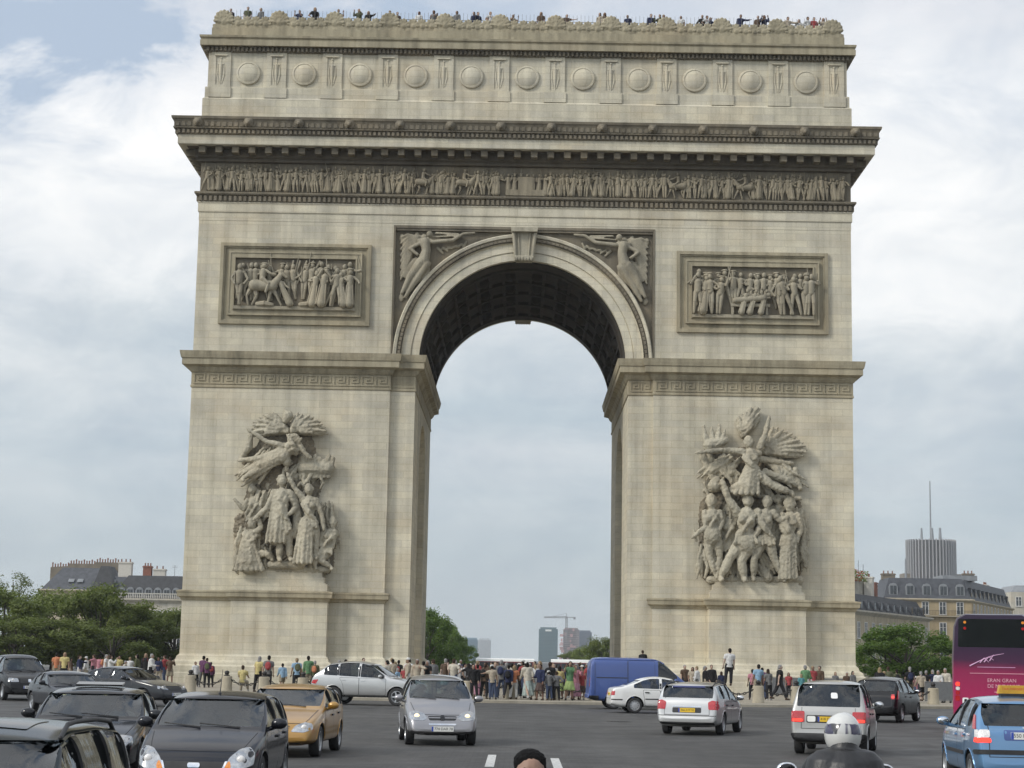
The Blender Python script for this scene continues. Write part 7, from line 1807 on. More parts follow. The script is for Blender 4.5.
# ------------------------------------------------------------------ bollards and chains round the island
bb = MB(); bb.lathe([(.30, 0), (.30, .04), (.285, .06), (.27, .74), (.262, .80), (.22, .82)], 20); BOL = bb.mesh('bollard', 40); BOL.materials.append(ST['bollard'])
bb = MB(); bb.lathe([(.15, .80), (.15, .86), (.09, .88), (.09, .92)], 14); bb.ell((0, 0, .985), (.125, .125, .10), 14, 9); FIN = bb.mesh('iron_cap', 40); FIN.materials.append(M['iron'])
BR = 43.4; nb = 24; a_step = 2.02 / BR
bpts = []
def ordinal(i): return ['leftmost', 'second', 'third', 'fourth', 'fifth', 'sixth', 'seventh', 'eighth', 'ninth', 'tenth', 'eleventh', 'twelfth', 'thirteenth', 'fourteenth', 'fifteenth', 'sixteenth', 'seventeenth', 'eighteenth', 'nineteenth', 'twentieth'][i]
phi0 = math.atan2(at(229, 690, 89).x, 40.6)
angs = [phi0 + a_step * k for k in range(-1, 19)]
for i, a in enumerate(angs):
    p = Vector((IC.x + BR * math.sin(a), IC.y - BR * math.cos(a), .116)); bpts.append(p)
    o = link('bollard', BOL, None); o.location = p
    tag(o, f'squat pale granite bollard with dark iron cap, {ordinal(i)}{"" if i == 0 else " from the left"} along the island edge', 'bollard', 'granite bollards round the island')
    link('iron_cap', FIN, None, o)
def chain_between(p, q, i):
    b = MB(); m = 13; pts = []
    for k in range(m + 1):
        t = k / m; pts.append(p.lerp(q, t) + Vector((0, 0, .84 - .44 * (1 - (2 * t - 1) ** 2))))
    for k in range(m):
        d = (pts[k + 1] - pts[k]); c = (pts[k] + pts[k + 1]) / 2; u = d.normalized(); side = Vector((-u.y, u.x, 0)).normalized() if k % 2 else Vector((0, 0, 1))
        h_ = d * .62; w_ = side * .042; pp = [c - h_, c - h_ * .4 + w_, c + h_ * .4 + w_, c + h_, c + h_ * .4 - w_, c - h_ * .4 - w_]
        for s_, e_ in zip(pp, pp[1:] + pp[:1]): b.tube(s_, e_, .024, .024, 5)
    o = b.build('chain', M['iron']); tag(o, f'sagging iron chain hung to the right of the {ordinal(i)} granite bollard from the left', 'chain', 'iron chains between the bollards')
for i, (p, q) in enumerate(zip(bpts, bpts[1:])): chain_between(p, q, i)
# grey barriers
bar = plain('galvanised_barrier', (.16, .165, .17), .5, .4)
def barrier(x, y, rz, lab, solid):
    o = empty('crowd_barrier', (x, y, .118), rz, lab, 'barrier', 'grey crowd barriers')
    b = MB()
    for a, c in (((-1.1, 0, .12), (1.1, 0, .12)), ((-1.1, 0, 1.08), (1.1, 0, 1.08)), ((-1.1, 0, .12), (-1.1, 0, 1.08)), ((1.1, 0, .12), (1.1, 0, 1.08))): b.cap(a, c, .025, .025, 8)
    b.build('frame', bar, o, 50)
    b = MB()
    if solid: b.box(-1.06, 1.06, -.012, .012, .16, 1.05)
    else:
        for i in range(18): xx = -1.0 + 2.0 * i / 17; b.tube((xx, 0, .12), (xx, 0, 1.08), .010, .010, 6)
    b.build('infill', bar, o)
    for s in (-1, 1):
        b = MB(); b.cap((s * .8, -.3, .02), (s * .8, .3, .02), .02, .02, 6); b.cap((s * .8, 0, .02), (s * .8, 0, .14), .02, .02, 6); b.build('foot', bar, o, 50)
for i, px in enumerate((790, 813, 836)): q = at(px, 680, 107); barrier(q.x, 107, R((2, -4, 3)[i]), f'grey solid crowd barrier by the right pier, {("left", "middle", "right")[i]} one of three', True)
for i, px in enumerate((945,)): q = at(px, 685, 96); barrier(q.x, 96, R(8), 'dark grey crowd barrier between the round tree and the coach', True)

# ------------------------------------------------------------------ trees
def foliage(name, c, c2):
    m, t, b = nodes(name); k = NT(t); o = t.nodes['Material Output']
    pos = k.n('ShaderNodeNewGeometry').outputs['Position']; oi = k.n('ShaderNodeObjectInfo').outputs['Random']
    f = k.noise(pos, 1.1, 4); f2 = k.noise(pos, 11.0, 2)
    cc = k.mix(k.ramp(f, [(.35, 0), (.65, 1)]), c, c2); cc = k.mix(1.0, cc, k.ramp(f2, [(.3, .62), (.7, 1.35)]), 'MULTIPLY')
    cc = k.mix(1.0, cc, k.ramp(oi, [(0, .85), (1, 1.15)]), 'MULTIPLY')
    k.set(b.inputs['Base Color'], cc); b.inputs['Roughness'].default_value = .55; b.inputs['Specular IOR Level'].default_value = .3
    tr = k.n('ShaderNodeBsdfTranslucent'); t.links.new(k.mix(1.0, cc, (1.0, 1.1, .5), 'MULTIPLY'), tr.inputs[0])
    mx = k.n('ShaderNodeMixShader'); mx.inputs[0].default_value = .35; t.links.new(b.outputs[0], mx.inputs[1]); t.links.new(tr.outputs[0], mx.inputs[2]); t.links.new(mx.outputs[0], o.inputs[0])
    return m
LEAF = {'dark': foliage('dark_green_leaves', (.100, .130, .034), (.155, .185, .054)), 'mid': foliage('mid_green_leaves', (.112, .150, .036), (.175, .205, .056)), 'bright': foliage('fresh_green_leaves', (.078, .140, .024), (.125, .19, .036))}
BARK = plain('bark', (.055, .045, .036), .9, var=.4, vscale=8, bump=.5)
def tree_mesh(seed, h, rx, rz, base, leaf, nclump, nleaf, thin=0.0):
    """crown of small leaf faces in clumps round the limbs, and a tapered trunk with limbs"""
    r = random.Random(seed); tb_ = MB(); lf = MB(); cz = base + (h - base) * .52; tops = []
    tb_.chain([(Vector((0, 0, 0)), h * .030), (Vector((r.uniform(-.1, .1), r.uniform(-.1, .1), base * .6)), h * .024), (Vector((r.uniform(-.3, .3), r.uniform(-.3, .3), base + (h - base) * .35)), h * .016), (Vector((r.uniform(-.4, .4), r.uniform(-.4, .4), h * .88)), h * .005)], 8)
    for i in range(nclump):
        u, v = r.uniform(0, 2 * math.pi), r.uniform(-1, 1); k = r.uniform(.45, 1.0) ** .5
        s_ = math.sqrt(1 - v * v); c = Vector((math.cos(u) * s_ * rx * k, math.sin(u) * s_ * rx * k, cz + v * rz * k))
        if c.z < base * .8: c.z = base * .8 + r.uniform(0, .5)
        st = Vector((0, 0, base + (c.z - base) * r.uniform(.1, .5)))
        if c.z > base and i % 2 == 0: tb_.chain([(st, h * .011), (st.lerp(c, .55) + Vector((0, 0, r.uniform(-.2, .3))), h * .006), (c, h * .002)], 5)
        cr = r.uniform(.55, 1.25) * rx * .27
        for j in range(int(nleaf / nclump * r.uniform(.6, 1.4))):
            d = Vector((r.gauss(0, 1), r.gauss(0, 1), r.gauss(0, .8))); d = d.normalized() * cr * r.random() ** .45
            p = c + d; s2 = leaf * r.uniform(.55, 1.25); n_ = (d.normalized() * .6 + Vector((r.uniform(-1, 1), r.uniform(-1, 1), r.uniform(-.2, 1.2)))).normalized()
            q = n_.to_track_quat('Z', 'Y').to_matrix() @ Matrix.Rotation(r.uniform(0, 6.28), 3, 'Z')
            lf.add([p + q @ Vector(x) for x in ((-s2, 0, 0), (-.2 * s2, -.55 * s2, .12 * s2), (s2, 0, -.1 * s2), (.2 * s2, .55 * s2, .12 * s2))], [(0, 1, 2, 3)])
    return lf.mesh('crown', normals=False), tb_.mesh('trunk', 60)
TM = [tree_mesh(3, 10, 4.6, 4.4, 1.3, .19, 44, 12500), tree_mesh(7, 10, 4.2, 4.5, 1.1, .19, 42, 12000), tree_mesh(12, 10, 4.9, 4.2, 1.2, .19, 46, 12500)]
BARE = tree_mesh(21, 10, 3.6, 3.6, 3.2, .13, 40, 2600)
for cr, tk in TM + [BARE]: cr.materials.append(None); tk.materials.append(BARK)
def tree(px, Y, h, wide, kind, leafk, lab, group, z=0.0, rz=0.0):
    cr, tk = kind; p = at(px, 660, Y); root = empty('tree', (p.x, Y, z), rz, lab, 'tree', group); root.scale = (wide, wide, h / 11.3)
    c = link('crown', cr, None, root); setm(c, LEAF[leafk]); link('trunk', tk, None, root)
    return root
G = 'trees behind the roundabout on the left'
for (px, Y, h, wd, k, lk, lab, rz) in [
    (2, 176, 8.6, 1.0, 0, 'dark', 'dark leafy tree at the left edge, behind the black people carrier', 0), (34, 188, 8.9, .95, 1, 'dark', 'dark leafy tree second from the left edge, below the bare branched tree', 1), (70, 190, 9.9, 1.0, 2, 'mid', 'mid green broad tree below the grey mansard roofs', 2), (98, 184, 9.6, .90, 0, 'mid', 'mid green tree in front of the slate roof with skylights', 3),
    (126, 186, 9.0, .95, 1, 'mid', 'lower green tree in front of the white balustrade on the left', 4), (152, 192, 7.8, .85, 2, 'dark', 'low dark green tree right of the white balustraded house front', 5), (174, 190, 7.2, .75, 0, 'dark', 'low dark tree touching the left edge of the arch', 2.2), (52, 168, 6.0, .9, 2, 'dark', 'low dark tree behind the small rounded coupe', 1.2), (112, 172, 5.4, .9, 1, 'dark', 'low dark tree behind the turning saloon', 0.4), (14, 166, 5.6, .95, 1, 'dark', 'low dark tree behind the black people carrier bonnet', 2.9)]:
    tree(px, Y, h, wd, TM[k], lk, lab, G, -.02, rz)
tree(10, 196, 12.0, .95, BARE, 'dark', 'thin leaved tree with bare branches standing above the dark trees at the left edge', G, -.02)
G = 'trees on the right of the arch'
tree(906, 176, 6.6, 1.02, TM[0], 'bright', 'round fresh green tree between the right pier and the coach', G, -.02, 1.0)
tree(884, 182, 5.2, .72, TM[2], 'bright', 'smaller green tree filling the left side of the round tree', G, -.02, 2.0)
tree(934, 184, 5.2, .72, TM[1], 'bright', 'smaller green tree filling the right side of the round tree', G, -.02, .3)
G = 'avenue trees seen through the arch'
for i, (px, Y, h, wd) in enumerate([(432, 232, 9.6, .62), (441, 262, 9.0, .62), (450, 295, 8.2, .60), (458, 335, 7.2, .62), (424, 222, 9.6, .7), (464, 380, 6.2, .60)]):
    tree(px, Y, h, wd, TM[i % 3], 'bright', f'{("tallest", "second", "third", "fourth", "hidden", "farthest")[i]} avenue tree in the row sloping down beside the left pier', G, -.6, i)
for i, (px, Y, h, wd) in enumerate([(602, 330, 7.6, .75), (590, 370, 6.6, .75), (579, 420, 5.8, .80), (570, 480, 5.4, .85), (610, 300, 8.0, .8)]):
    tree(px, Y, h, wd, TM[(i + 1) % 3], 'mid', f'{("tall", "second", "third", "farthest", "hidden")[i]} avenue tree above the blue van, in the row beside the right pier', G, -.8, i)
# twig of a kerbside tree just reaching into the left edge of the frame
cr, tk = tree_mesh(33, 9.0, 2.6, 2.4, 4.6, .10, 30, 3600)
cr.materials.append(LEAF['dark']); tk.materials.append(BARK); q = at(1.5, 236, 26)
root = empty('tree', (q.x - 2.75, 26, 0), 0.4, 'near tree out of frame, its leaf tips touching the left edge of the photo', 'tree'); root.scale = (.98, .98, (q.z) / 7.0)
link('crown', cr, None, root); link('trunk', tk, None, root)

# avenue trees behind the camera (out of frame; they darken what the cars mirror)
for i in range(14):
    sx = -1 if i % 2 else 1; y = -10 - 17 * (i // 2); cr_t, tk_t = TM[i % 3]
    root = empty('tree', (sx * (25 + 2.5 * (i % 3)), y, -.02), i * 1.3, 'avenue tree out of frame behind the camera', 'tree', 'avenue trees out of frame'); root.scale = (1.25, 1.25, 1.6)
    c = link('crown', cr_t, None, root); setm(c, LEAF['mid']); link('trunk', tk_t, None, root)
# ------------------------------------------------------------------ buildings
H_ = {
 'cream': stone('cream_house_front', (.44, .385, .285), dark=.2, streak=.25), 'pale': stone('pale_house_front', (.48, .45, .38), dark=.2, streak=.25), 'buff': stone('buff_house_front', (.40, .32, .20), dark=.2, streak=.2),
 'slate': plain('slate_roof', (.062, .066, .075), .6, var=.3, vscale=1.4), 'zinc': plain('zinc_roof', (.20, .21, .22), .5, var=.2, vscale=.8), 'slate_dark': plain('dark_slate_roof', (.034, .035, .038), .65, var=.3, vscale=1.4), 'gable': plain('grey_brown_gable', (.17, .145, .11), .9, var=.2, vscale=.6), 'pot': plain('clay_pot', (.20, .10, .07), .8, var=.3), 'brickred': plain('red_brick', (.21, .09, .06), .85, var=.25), 'white': plain('white_render', (.50, .475, .42), .8, var=.1), 'frame': plain('white_window_frame', (.6, .59, .56), .6), 'iron': M['iron'],
}
def local(root):
    return root
def windows(root, mb_wall, x0, x1, z, w_, h, n, y, mt_frame=None, name='window', sill=True):
    """row of n windows on a front at y (facing -Y): each its own part with a pane"""
    for i in range(n):
        x = x0 + (x1 - x0) * (i + .5) / n
        b = MB()
        for a, c, d, e in ((x - w_ / 2 - .12, x - w_ / 2, z - .05, z + h + .12), (x + w_ / 2, x + w_ / 2 + .12, z - .05, z + h + .12), (x - w_ / 2, x + w_ / 2, z + h, z + h + .12), (x - w_ / 2, x + w_ / 2, z - .05, z), (x - .05, x + .05, z, z + h), (x - w_ / 2, x + w_ / 2, z + h * .66, z + h * .66 + .06)): b.box(a, c, y - .10, y + .02, d, e)
        if sill: b.box(x - w_ / 2 - .22, x + w_ / 2 + .22, y - .24, y + .02, z - .18, z - .055)
        f = b.build(name, mt_frame or H_['frame'], root)
        b = MB(); b.box(x - w_ / 2, x + w_ / 2, y - .03, y + .01, z, z + h); b.build('pane', M['pane'], f)
def balcony(root, x0, x1, y, z, dep=.8):
    b = MB(); b.box(x0, x1, y - dep, y, z - .18, z); o = b.build('balcony', H_['cream'], root)
    b = MB()
    n = int((x1 - x0) / .28)
    for i in range(n + 1): x = x0 + (x1 - x0) * i / n; b.box(x - .02, x + .02, y - dep + .02, y - dep + .06, z, z + .95)
    b.box(x0, x1, y - dep, y - dep + .07, z + .95, z + 1.0); b.build('railing', H_['iron'], o)
def mansard(root, x0, x1, y0, y1, z0, z1, inset, mt, name='roof', flat=None):
    b = MB(); b.sweep_rect([(0, z0), (-inset, z1)], (x1 - x0) / 2, (y1 - y0) / 2, 0, cap1=True)
    for v in b.v: v.x += (x0 + x1) / 2; v.y += (y0 + y1) / 2
    return b.build(name, mt, root)
def dormers(root, x0, x1, y, z, n, w_=1.3, h=1.7, mt='white', arch_=True):
    for i in range(n):
        x = x0 + (x1 - x0) * (i + .5) / n; b = MB()
        poly = [(x - w_ / 2 - .22, z)] + ([(x - w_ / 2 - .22, z + h * .75), (x - w_ * .4, z + h + .08), (x, z + h + .22), (x + w_ * .4, z + h + .08), (x + w_ / 2 + .22, z + h * .75)] if arch_ else [(x - w_ / 2 - .22, z + h), (x + w_ / 2 + .22, z + h)]) + [(x + w_ / 2 + .22, z)]
        b.prism(poly, 'y', y - .3, y + 2.2); o = b.build('dormer', H_[mt], root)
        b = MB()
        for s in (-1, 1): b.box(x + s * w_ * .25 - w_ * .21, x + s * w_ * .25 + w_ * .21, y - .335, y - .29, z + .15, z + h * .85)
        b.build('pane', M['pane'], o)
def chimney(root, x, y, z, w_, d, h, mt, pots=4):
    b = MB(); b.box(x - w_ / 2, x + w_ / 2, y - d / 2, y + d / 2, z, z + h); b.box(x - w_ / 2 - .12, x + w_ / 2 + .12, y - d / 2 - .12, y + d / 2 + .12, z + h - .3, z + h - .08); o = b.build('chimney', H_[mt], root)
    for i in range(pots):
        b = MB(); b.lathe([(.15, 0), (.11, .42), (.14, .47), (.13, .55)], 10, Matrix.Translation((x - w_ / 2 + w_ * (i + .5) / pots, y, z + h))); b.build('chimney_pot', H_['pot'], o)
def wallbox(root, x0, x1, y0, y1, z0, z1, mt, name='wall'):
    b = MB(); b.box(x0, x1, y0, y1, z0, z1); return b.build(name, mt, root)
def cornice(root, x0, x1, y0, y1, z, mt, o=.5, h=.5):
    b = MB(); b.sweep_rect([(0.003, z - h), (o * .4, z - h * .7), (o, z - h * .3), (o, z), (0, z + .1)], (x1 - x0) / 2, (y1 - y0) / 2)
    for v in b.v: v.x += (x0 + x1) / 2; v.y += (y0 + y1) / 2
    b.build('cornice', mt, root)
# left: the big grey roofed block with a row of chimney pots on a gable wall
D = 340.0; mpp = D / F
def zpx(px, py): return at(px, py, D).z
x0, x1 = at(40, 600, D).x, at(122, 600, D).x
A = empty('apartment_block', (0, 0, 0), 0, 'large grey mansard roofed block with long gable wall of red chimney pots, left', 'building', 'houses beyond the trees on the left')
za = zpx(80, 590)
wallbox(A, x0, x1, D, D + 16, 0, za, H_['cream']); windows(A, None, x0, x1, za - 4.2, 1.2, 2.3, 6, D); cornice(A, x0, x1, D, D + 16, za, H_['cream'])
mansard(A, x0, x1, D, D + 16, za, zpx(80, 567), 3.2, H_['slate'])
g0, g1 = at(51, 560, D + 8).x, at(119, 560, D + 8).x
b = MB(); zt = at(85, 562, D + 8).z
b.prism([(g0, za), (g1, za), (g1, zt), ((g0 + g1) / 2 + 2, zt), ((g0 + g1) / 2 + 2, zt - .35), ((g0 + g1) / 2 - 3, zt - .35), ((g0 + g1) / 2 - 3, zt - .8), (g0, zt - 1.1)], 'y', D + 8, D + 9.2); gw = b.build('gable_wall', H_['gable'], A)
for i in range(26):
    x = g0 + (g1 - g0) * (i + .5) / 26; zz_ = zt if x > (g0 + g1) / 2 + 2 else (zt - .35 if x > (g0 + g1) / 2 - 3 else zt - 1.0)
    b = MB(); b.lathe([(.16, -.1), (.12, .45), (.16, .5), (.14, .62 + .25 * (i % 3 == 0))], 8, Matrix.Translation((x, D + 8.6, zz_))); b.build('chimney_pot', H_['pot'], gw)
xs_ = [at(p, 580, D).x for p in (70, 79, 97, 112)]
for i, x in enumerate(xs_):
    b = MB(); z_ = za + 1.8; b.cbox((x, D + 1.1, z_), (1.1, .12, .9), rot=Matrix.Rotation(R(-48), 3, 'X')); b.build('skylight', H_['zinc'], A)
m2 = (at(93, 570, D).x, at(117, 570, D).x)
mansard(A, m2[0], m2[1], D - 1.2, D + 6, za - .4, at(104, 566, D).z, 1.4, H_['slate_dark'], 'roof_pavilion')
# left: lower block with dormers and a white balustrade, next to the arch
x0, x1 = at(112, 600, D - 10).x, at(196, 600, D - 10).x; Db = D - 12
B = empty('apartment_block', (0, 0, 0), 0, 'pale stone block with white dormers and a balustrade, partly hidden by the left pier', 'building', 'houses beyond the trees on the left')
zb = at(160, 599, Db).z
wallbox(B, x0, x1, Db, Db + 14, 0, zb, H_['pale']); cornice(B, x0, x1, Db, Db + 14, zb, H_['pale'], .7, .8)
windows(B, None, x0 + 4, x1, zb - 4.6, 1.25, 2.5, 6, Db); windows(B, None, x0 + 4, x1, zb - 8.8, 1.25, 2.5, 6, Db)
b = MB(); b.box(x0, x1, Db - .62, Db - .42, zb + .85, zb + 1.0)
n = 46
for i in range(n): x = x0 + (x1 - x0) * (i + .5) / n; b.lathe([(.06, zb + .08), (.11, zb + .35), (.06, zb + .6), (.1, zb + .85)], 6, Matrix.Translation((x, Db - .52, 0)))
b.build('balustrade', H_['white'], B)
mansard(B, x0, x1, Db + .4, Db + 14, zb + .05, at(150, 575, Db).z, 2.6, H_['slate_dark']); dormers(B, x0 + 1, x1 - 1, Db + 1.0, zb + .3, 8, 1.0, 1.6, 'zinc')
for px, w_, y_, mt, pots in ((126, 2.4, 562, 'white', 3), (148, 1.5, 566, 'brickred', 3), (160, 2.2, 569, 'white', 2)):
    p = at(px, y_, Db + 6); z0_ = at(150, 576, Db).z; chimney(B, p.x, Db + 6, z0_, w_, 1.4, max(.8, p.z - z0_), mt, pots)
b = MB(); p = at(175, 565, Db + 6); b.tube((p.x, Db + 6, zb), (p.x, Db + 6, p.z), .04, .03, 5); [b.tube((p.x - .5, Db + 6, p.z - k), (p.x + .5, Db + 6, p.z - k), .02, .02, 4) for k in (.2, .5)]; b.build('aerial', H_['iron'], B)
# right: block next to the arch, its front receding to the right
D = 300.0
p0, p1 = at(846, 640, D), at(929, 640, D + 46)
L_ = math.hypot(p1.x - p0.x, 46); rz = math.atan2(46, p1.x - p0.x)
Cb = empty('apartment_block', (p0.x, D, 0), rz, 'dark roofed stone block beside the right pier, with a red flowered roof terrace', 'building', 'houses beyond the trees on the right')
zc = at(853, 609, D).z
wallbox(Cb, 0, L_, 0, 14, 0, zc, H_['cream']); cornice(Cb, 0, L_, 0, 14, zc, H_['pale'], .8, .8)
windows(Cb, None, .5, L_, zc - 4.6, 1.3, 2.6, 12, 0); windows(Cb, None, .5, L_, zc - 8.8, 1.3, 2.6, 12, 0)
mansard(Cb, 0, L_, .4, 14, zc + .02, at(853, 591, D).z, 1.5, H_['slate_dark']); dormers(Cb, .5, L_, .75, zc + .35, 13, .9, 1.5, 'slate', False)
zr = at(853, 591, D).z
wallbox(Cb, 20, 32, 6, 11, zr - .2, zr + 2.9, H_['pale'], 'roof_storey'); chimney(Cb, 34, 6, zr - .2, 1.5, 2.4, 3.2, 'brickred', 3); chimney(Cb, 30.0, 5, zr - .2, 1.0, 1.6, 4.0, 'white', 2); chimney(Cb, 39, 7, zr - .2, 1.8, 1.2, 2.6, 'cream' if False else 'white', 3)
rr2 = random.Random(4); b = MB()
for i in range(900):
    p = Vector((rr2.uniform(19.6, 31.5), 5.6 + rr2.uniform(-.6, .6), zr + 2.9 + rr2.random() ** 1.6 * 1.9)); s2 = .16; q = Vector((rr2.uniform(-1, 1), rr2.uniform(-1, 1), rr2.uniform(0, 1))).normalized().to_track_quat('Z', 'Y').to_matrix()
    b.add([p + q @ Vector(x) for x in ((-s2, 0, 0), (0, -s2 * .6, 0), (s2, 0, 0), (0, s2 * .6, 0))], [(0, 1, 2, 3)], 1 if (rr2.random() < .5 and p.x > 23 and p.x < 28) else 0)
b.build('terrace_planting', [LEAF['mid'], plain('red_flowers', (.32, .02, .02), .8, var=.3)], Cb, normals=False)
for x, hh in ((27.5, 3.4), (30.2, 4.2), (33.2, 3.6)):
    b = MB(); b.tube((x, 7, zr), (x, 7, zr + 2.6 + hh), .06, .04, 5); b.build('aerial', H_['iron'], Cb)
# right: buff corner block with arched dormers
D = 352.0
x0, x1 = at(884, 620, D).x, at(972, 620, D).x; zc = at(930, 599, D).z; zr = at(930, 578, D).z
Db_ = empty('apartment_block', (0, 0, 0), 0, 'buff corner block with arched dormers under the round tower, right of the arch', 'building', 'houses beyond the trees on the right')
wallbox(Db_, x0, x1, D, D + 12, 0, zc, H_['buff']); cornice(Db_, x0, x1, D, D + 12, zc, H_['cream'], .5, .6)
windows(Db_, None, x0 + 3.0, x1 - .6, zc - 2.9, 1.15, 2.3, 4, D); balcony(Db_, x0, x1 + .6, D, zc - 3.2); windows(Db_, None, x0 + 3.0, x1 - .6, zc - 7.2, 1.15, 2.6, 4, D)
windows(Db_, None, x0 + 3.0, x1 - .6, zc - 11.6, 1.15, 2.6, 4, D)
mansard(Db_, x0, x1, D + .3, D + 12, zc + .05, zr, 1.4, H_['slate']); dormers(Db_, x0 + .4, x1 - .4, D + .85, zc + .7, 5, 1.3, 2.1, 'zinc')
for px, w_ in ((888, 2.6), (968, 2.2)): p = at(px, 573, D + 8); chimney(Db_, p.x, D + 8, zr - .1, w_, 1.3, max(1.2, p.z - zr), 'gable', 3)
b = MB(); b.box(at(950, 577, D).x, at(985, 577, D).x, D + 6, D + 14, zr - .1, zr + .9); b.build('roof_storey', H_['zinc'], Db_)
# its side wing receding to the right
W_ = empty('apartment_block', (x1 + .05, D + .6, 0), math.atan2(44, at(1013, 600, D + 44).x - x1), 'buff side wing with slate mansard, receding behind the coach roof', 'building', 'houses beyond the trees on the right')
Lw = math.hypot(44, at(1013, 600, D + 44).x - x1)
wallbox(W_, 0, Lw, 0, 10, 0, zc - .1, H_['buff']); cornice(W_, 0, Lw, 0, 10, zc - .1, H_['cream'], .4, .5)
windows(W_, None, 1, Lw - 1, zc - 3.0, 1.2, 2.2, 12, 0); mansard(W_, 0, Lw, .3, 10, zc, zr - .1, 1.3, H_['slate']); dormers(W_, 1, Lw - 1, .8, zc + .5, 10, 1.2, 1.9, 'slate_dark', False)
chimney(W_, Lw * .55, 5, zr - .4, 3.0, 1.2, 1.8, 'white', 4); chimney(W_, Lw * .9, 5, zr - .4, 3.4, 1.2, 1.2, 'white', 4)
E_ = empty('apartment_block', (at(1022, 600, 420).x + 6, 420, 0), 0, 'beige house with a low roof at the right edge, above the coach', 'building', 'houses beyond the trees on the right')
ze = at(1018, 592, 420).z
wallbox(E_, -8.5, 14, 0, 14, 0, ze, H_['pale']); windows(E_, None, -8.3, 13, ze - 3.2, 1.2, 2.0, 7, 0); mansard(E_, -8.5, 14, .2, 14, ze + .02, ze + 1.6, 1.5, H_['zinc'], 'roof')
# far round tower with pale fins and masts
D = 1450.0
pc = at(931, 560, D); rad = (at(955, 560, D).x - at(907.5, 560, D).x) / 2; zt = at(931, 541, D).z; zb2 = at(931, 574, D).z
T = empty('round_tower', (pc.x, D, 0), 0, 'dark drum shaped tower with pale vertical fins and a tall mast, far off', 'tower')
b = MB(); b.lathe([(rad * .98, 0), (rad * .98, zt - .5), (rad * .9, zt)], 64); b.build('wall', plain('brown_tower_cladding', (.055, .048, .046), .5, var=.2, vscale=.2), T, 40)
fin = plain('pale_tower_fin', (.30, .295, .295), .6, var=.1)
fb = MB(); fb.box(-.34, .34, -.9, .9, zb2 * .55, zt + .6); fin_me = fb.mesh('fin'); fin_me.materials.append(fin)
for i in range(44):
    a = 2 * math.pi * i / 44
    o = link('fin', fin_me, None, T); o.location = (rad * math.cos(a), rad * math.sin(a), 0); o.rotation_euler = (0, 0, a + R(90))
b = MB(); b.box(-rad * 1.25, rad * 1.3, -8, 8, zb2 - 8, zb2 - .2); b.build('podium', H_['gable'], T)
for px, y_, r_ in ((929.8, 481, .7), (921.5, 528, 1.1), (931.8, 528, 1.6), (940, 528, 1.4)):
    p = at(px, y_, D); b = MB(); b.tube((p.x - pc.x, 0, zt - 1), (p.x - pc.x, 0, p.z), r_ * 1.1, r_ * .6, 8); b.build('mast', H_['zinc'], T)
b = MB(); p = at(905.5, 560, D - 30); b.tube((p.x - pc.x, -30, zb2 - 8), (p.x - pc.x, -30, p.z + 1), .9, .6, 6); b.build('mast', H_['zinc'], T)
# the office towers seen through the arch
def tower(px0, px1, ytop, D, mt, lab, name='office_tower', floors=24, cols=8, pane=None, group='office towers seen through the arch'):
    a, c = at(px0, 660, D), at(px1, 660, D); zt = at((px0 + px1) / 2, ytop, D).z; w_ = c.x - a.x
    o = empty(name, ((a.x + c.x) / 2, D, 0), 0, lab, 'tower', group)
    b = MB(); b.box(-w_ / 2, w_ / 2, 0, w_ * .8, -5, zt); b.build('wall', mt, o)
    b = MB(); fh = zt / floors
    for i in range(floors): b.box(-w_ / 2 + .6, w_ / 2 - .6, -.5, .02, i * fh + fh * .45, i * fh + fh * .95)
    b.build('window_bands', pane, o)
    b = MB(); b.box(-w_ / 2 + 2, w_ / 2 - 2, 3, w_ * .8 - 3, zt, zt + 2.5); b.build('plant_room', mt, o)
    return o, w_, zt
tg = plain('teal_curtain_wall', (.055, .115, .125), .35, var=.15, vscale=.02); tp = plain('teal_tower_pane', (.045, .095, .108), .15, var=.25, vscale=.05)
bl1 = plain('blue_grey_curtain_wall', (.16, .24, .29), .35, var=.1, vscale=.02); bl2 = plain('blue_grey_pane', (.12, .19, .24), .15, var=.2, vscale=.05)
o, w_, zt = tower(538.5, 557.5, 629, 2600, tg, 'slab shaped teal glass tower in the middle of the arch opening', pane=tp)
b = MB(); b.box(-w_ * .16, w_ * .16, -.8, .0, zt * .93, zt * .985); b.build('roof_sign_panel', M['plate_w'], o)
tower(463, 478, 639.5, 2500, bl1, 'pale blue grey glass tower beside the avenue trees', pane=bl2)
tower(477.4, 490.5, 640, 2460, plain('white_tower_front', (.42, .44, .46), .5, var=.05), 'tower with a bright white front, right of the blue grey one', pane=plain('white_tower_pane', (.48, .50, .51), .4, var=.1, vscale=.05))
o, w_, zt = tower(563, 579, 629.5, 2700, plain('unfinished_concrete', (.26, .22, .21), .8, var=.3, vscale=.03), 'tower under construction with scaffolding, topped by a crane', floors=18, pane=plain('raw_openings', (.12, .09, .09), .9, var=.5, vscale=.06))
rr3 = random.Random(9); b = MB()
for i in range(26): x = -w_ / 2 - 6 + rr3.random() * (w_ + 4); z = rr3.random() * zt; b.box(x, x + rr3.uniform(2, 6), -2.5, -.6, z, z + rr3.uniform(2, 5))
b.build('scaffold_sheeting', [plain('pink_sheeting', (.45, .26, .25), .8, var=.3, vscale=.05)], o)
tower(578, 591.5, 632, 2750, plain('slate_blue_cladding', (.085, .105, .14), .5, var=.1, vscale=.02), 'dark slate blue tower right of the unfinished one', pane=plain('slate_blue_pane', (.06, .08, .115), .2, var=.2, vscale=.05))
D = 2690.0; pm_, pa, pb = at(566.5, 618, D), at(544, 618.5, D), at(575.5, 619.5, D)
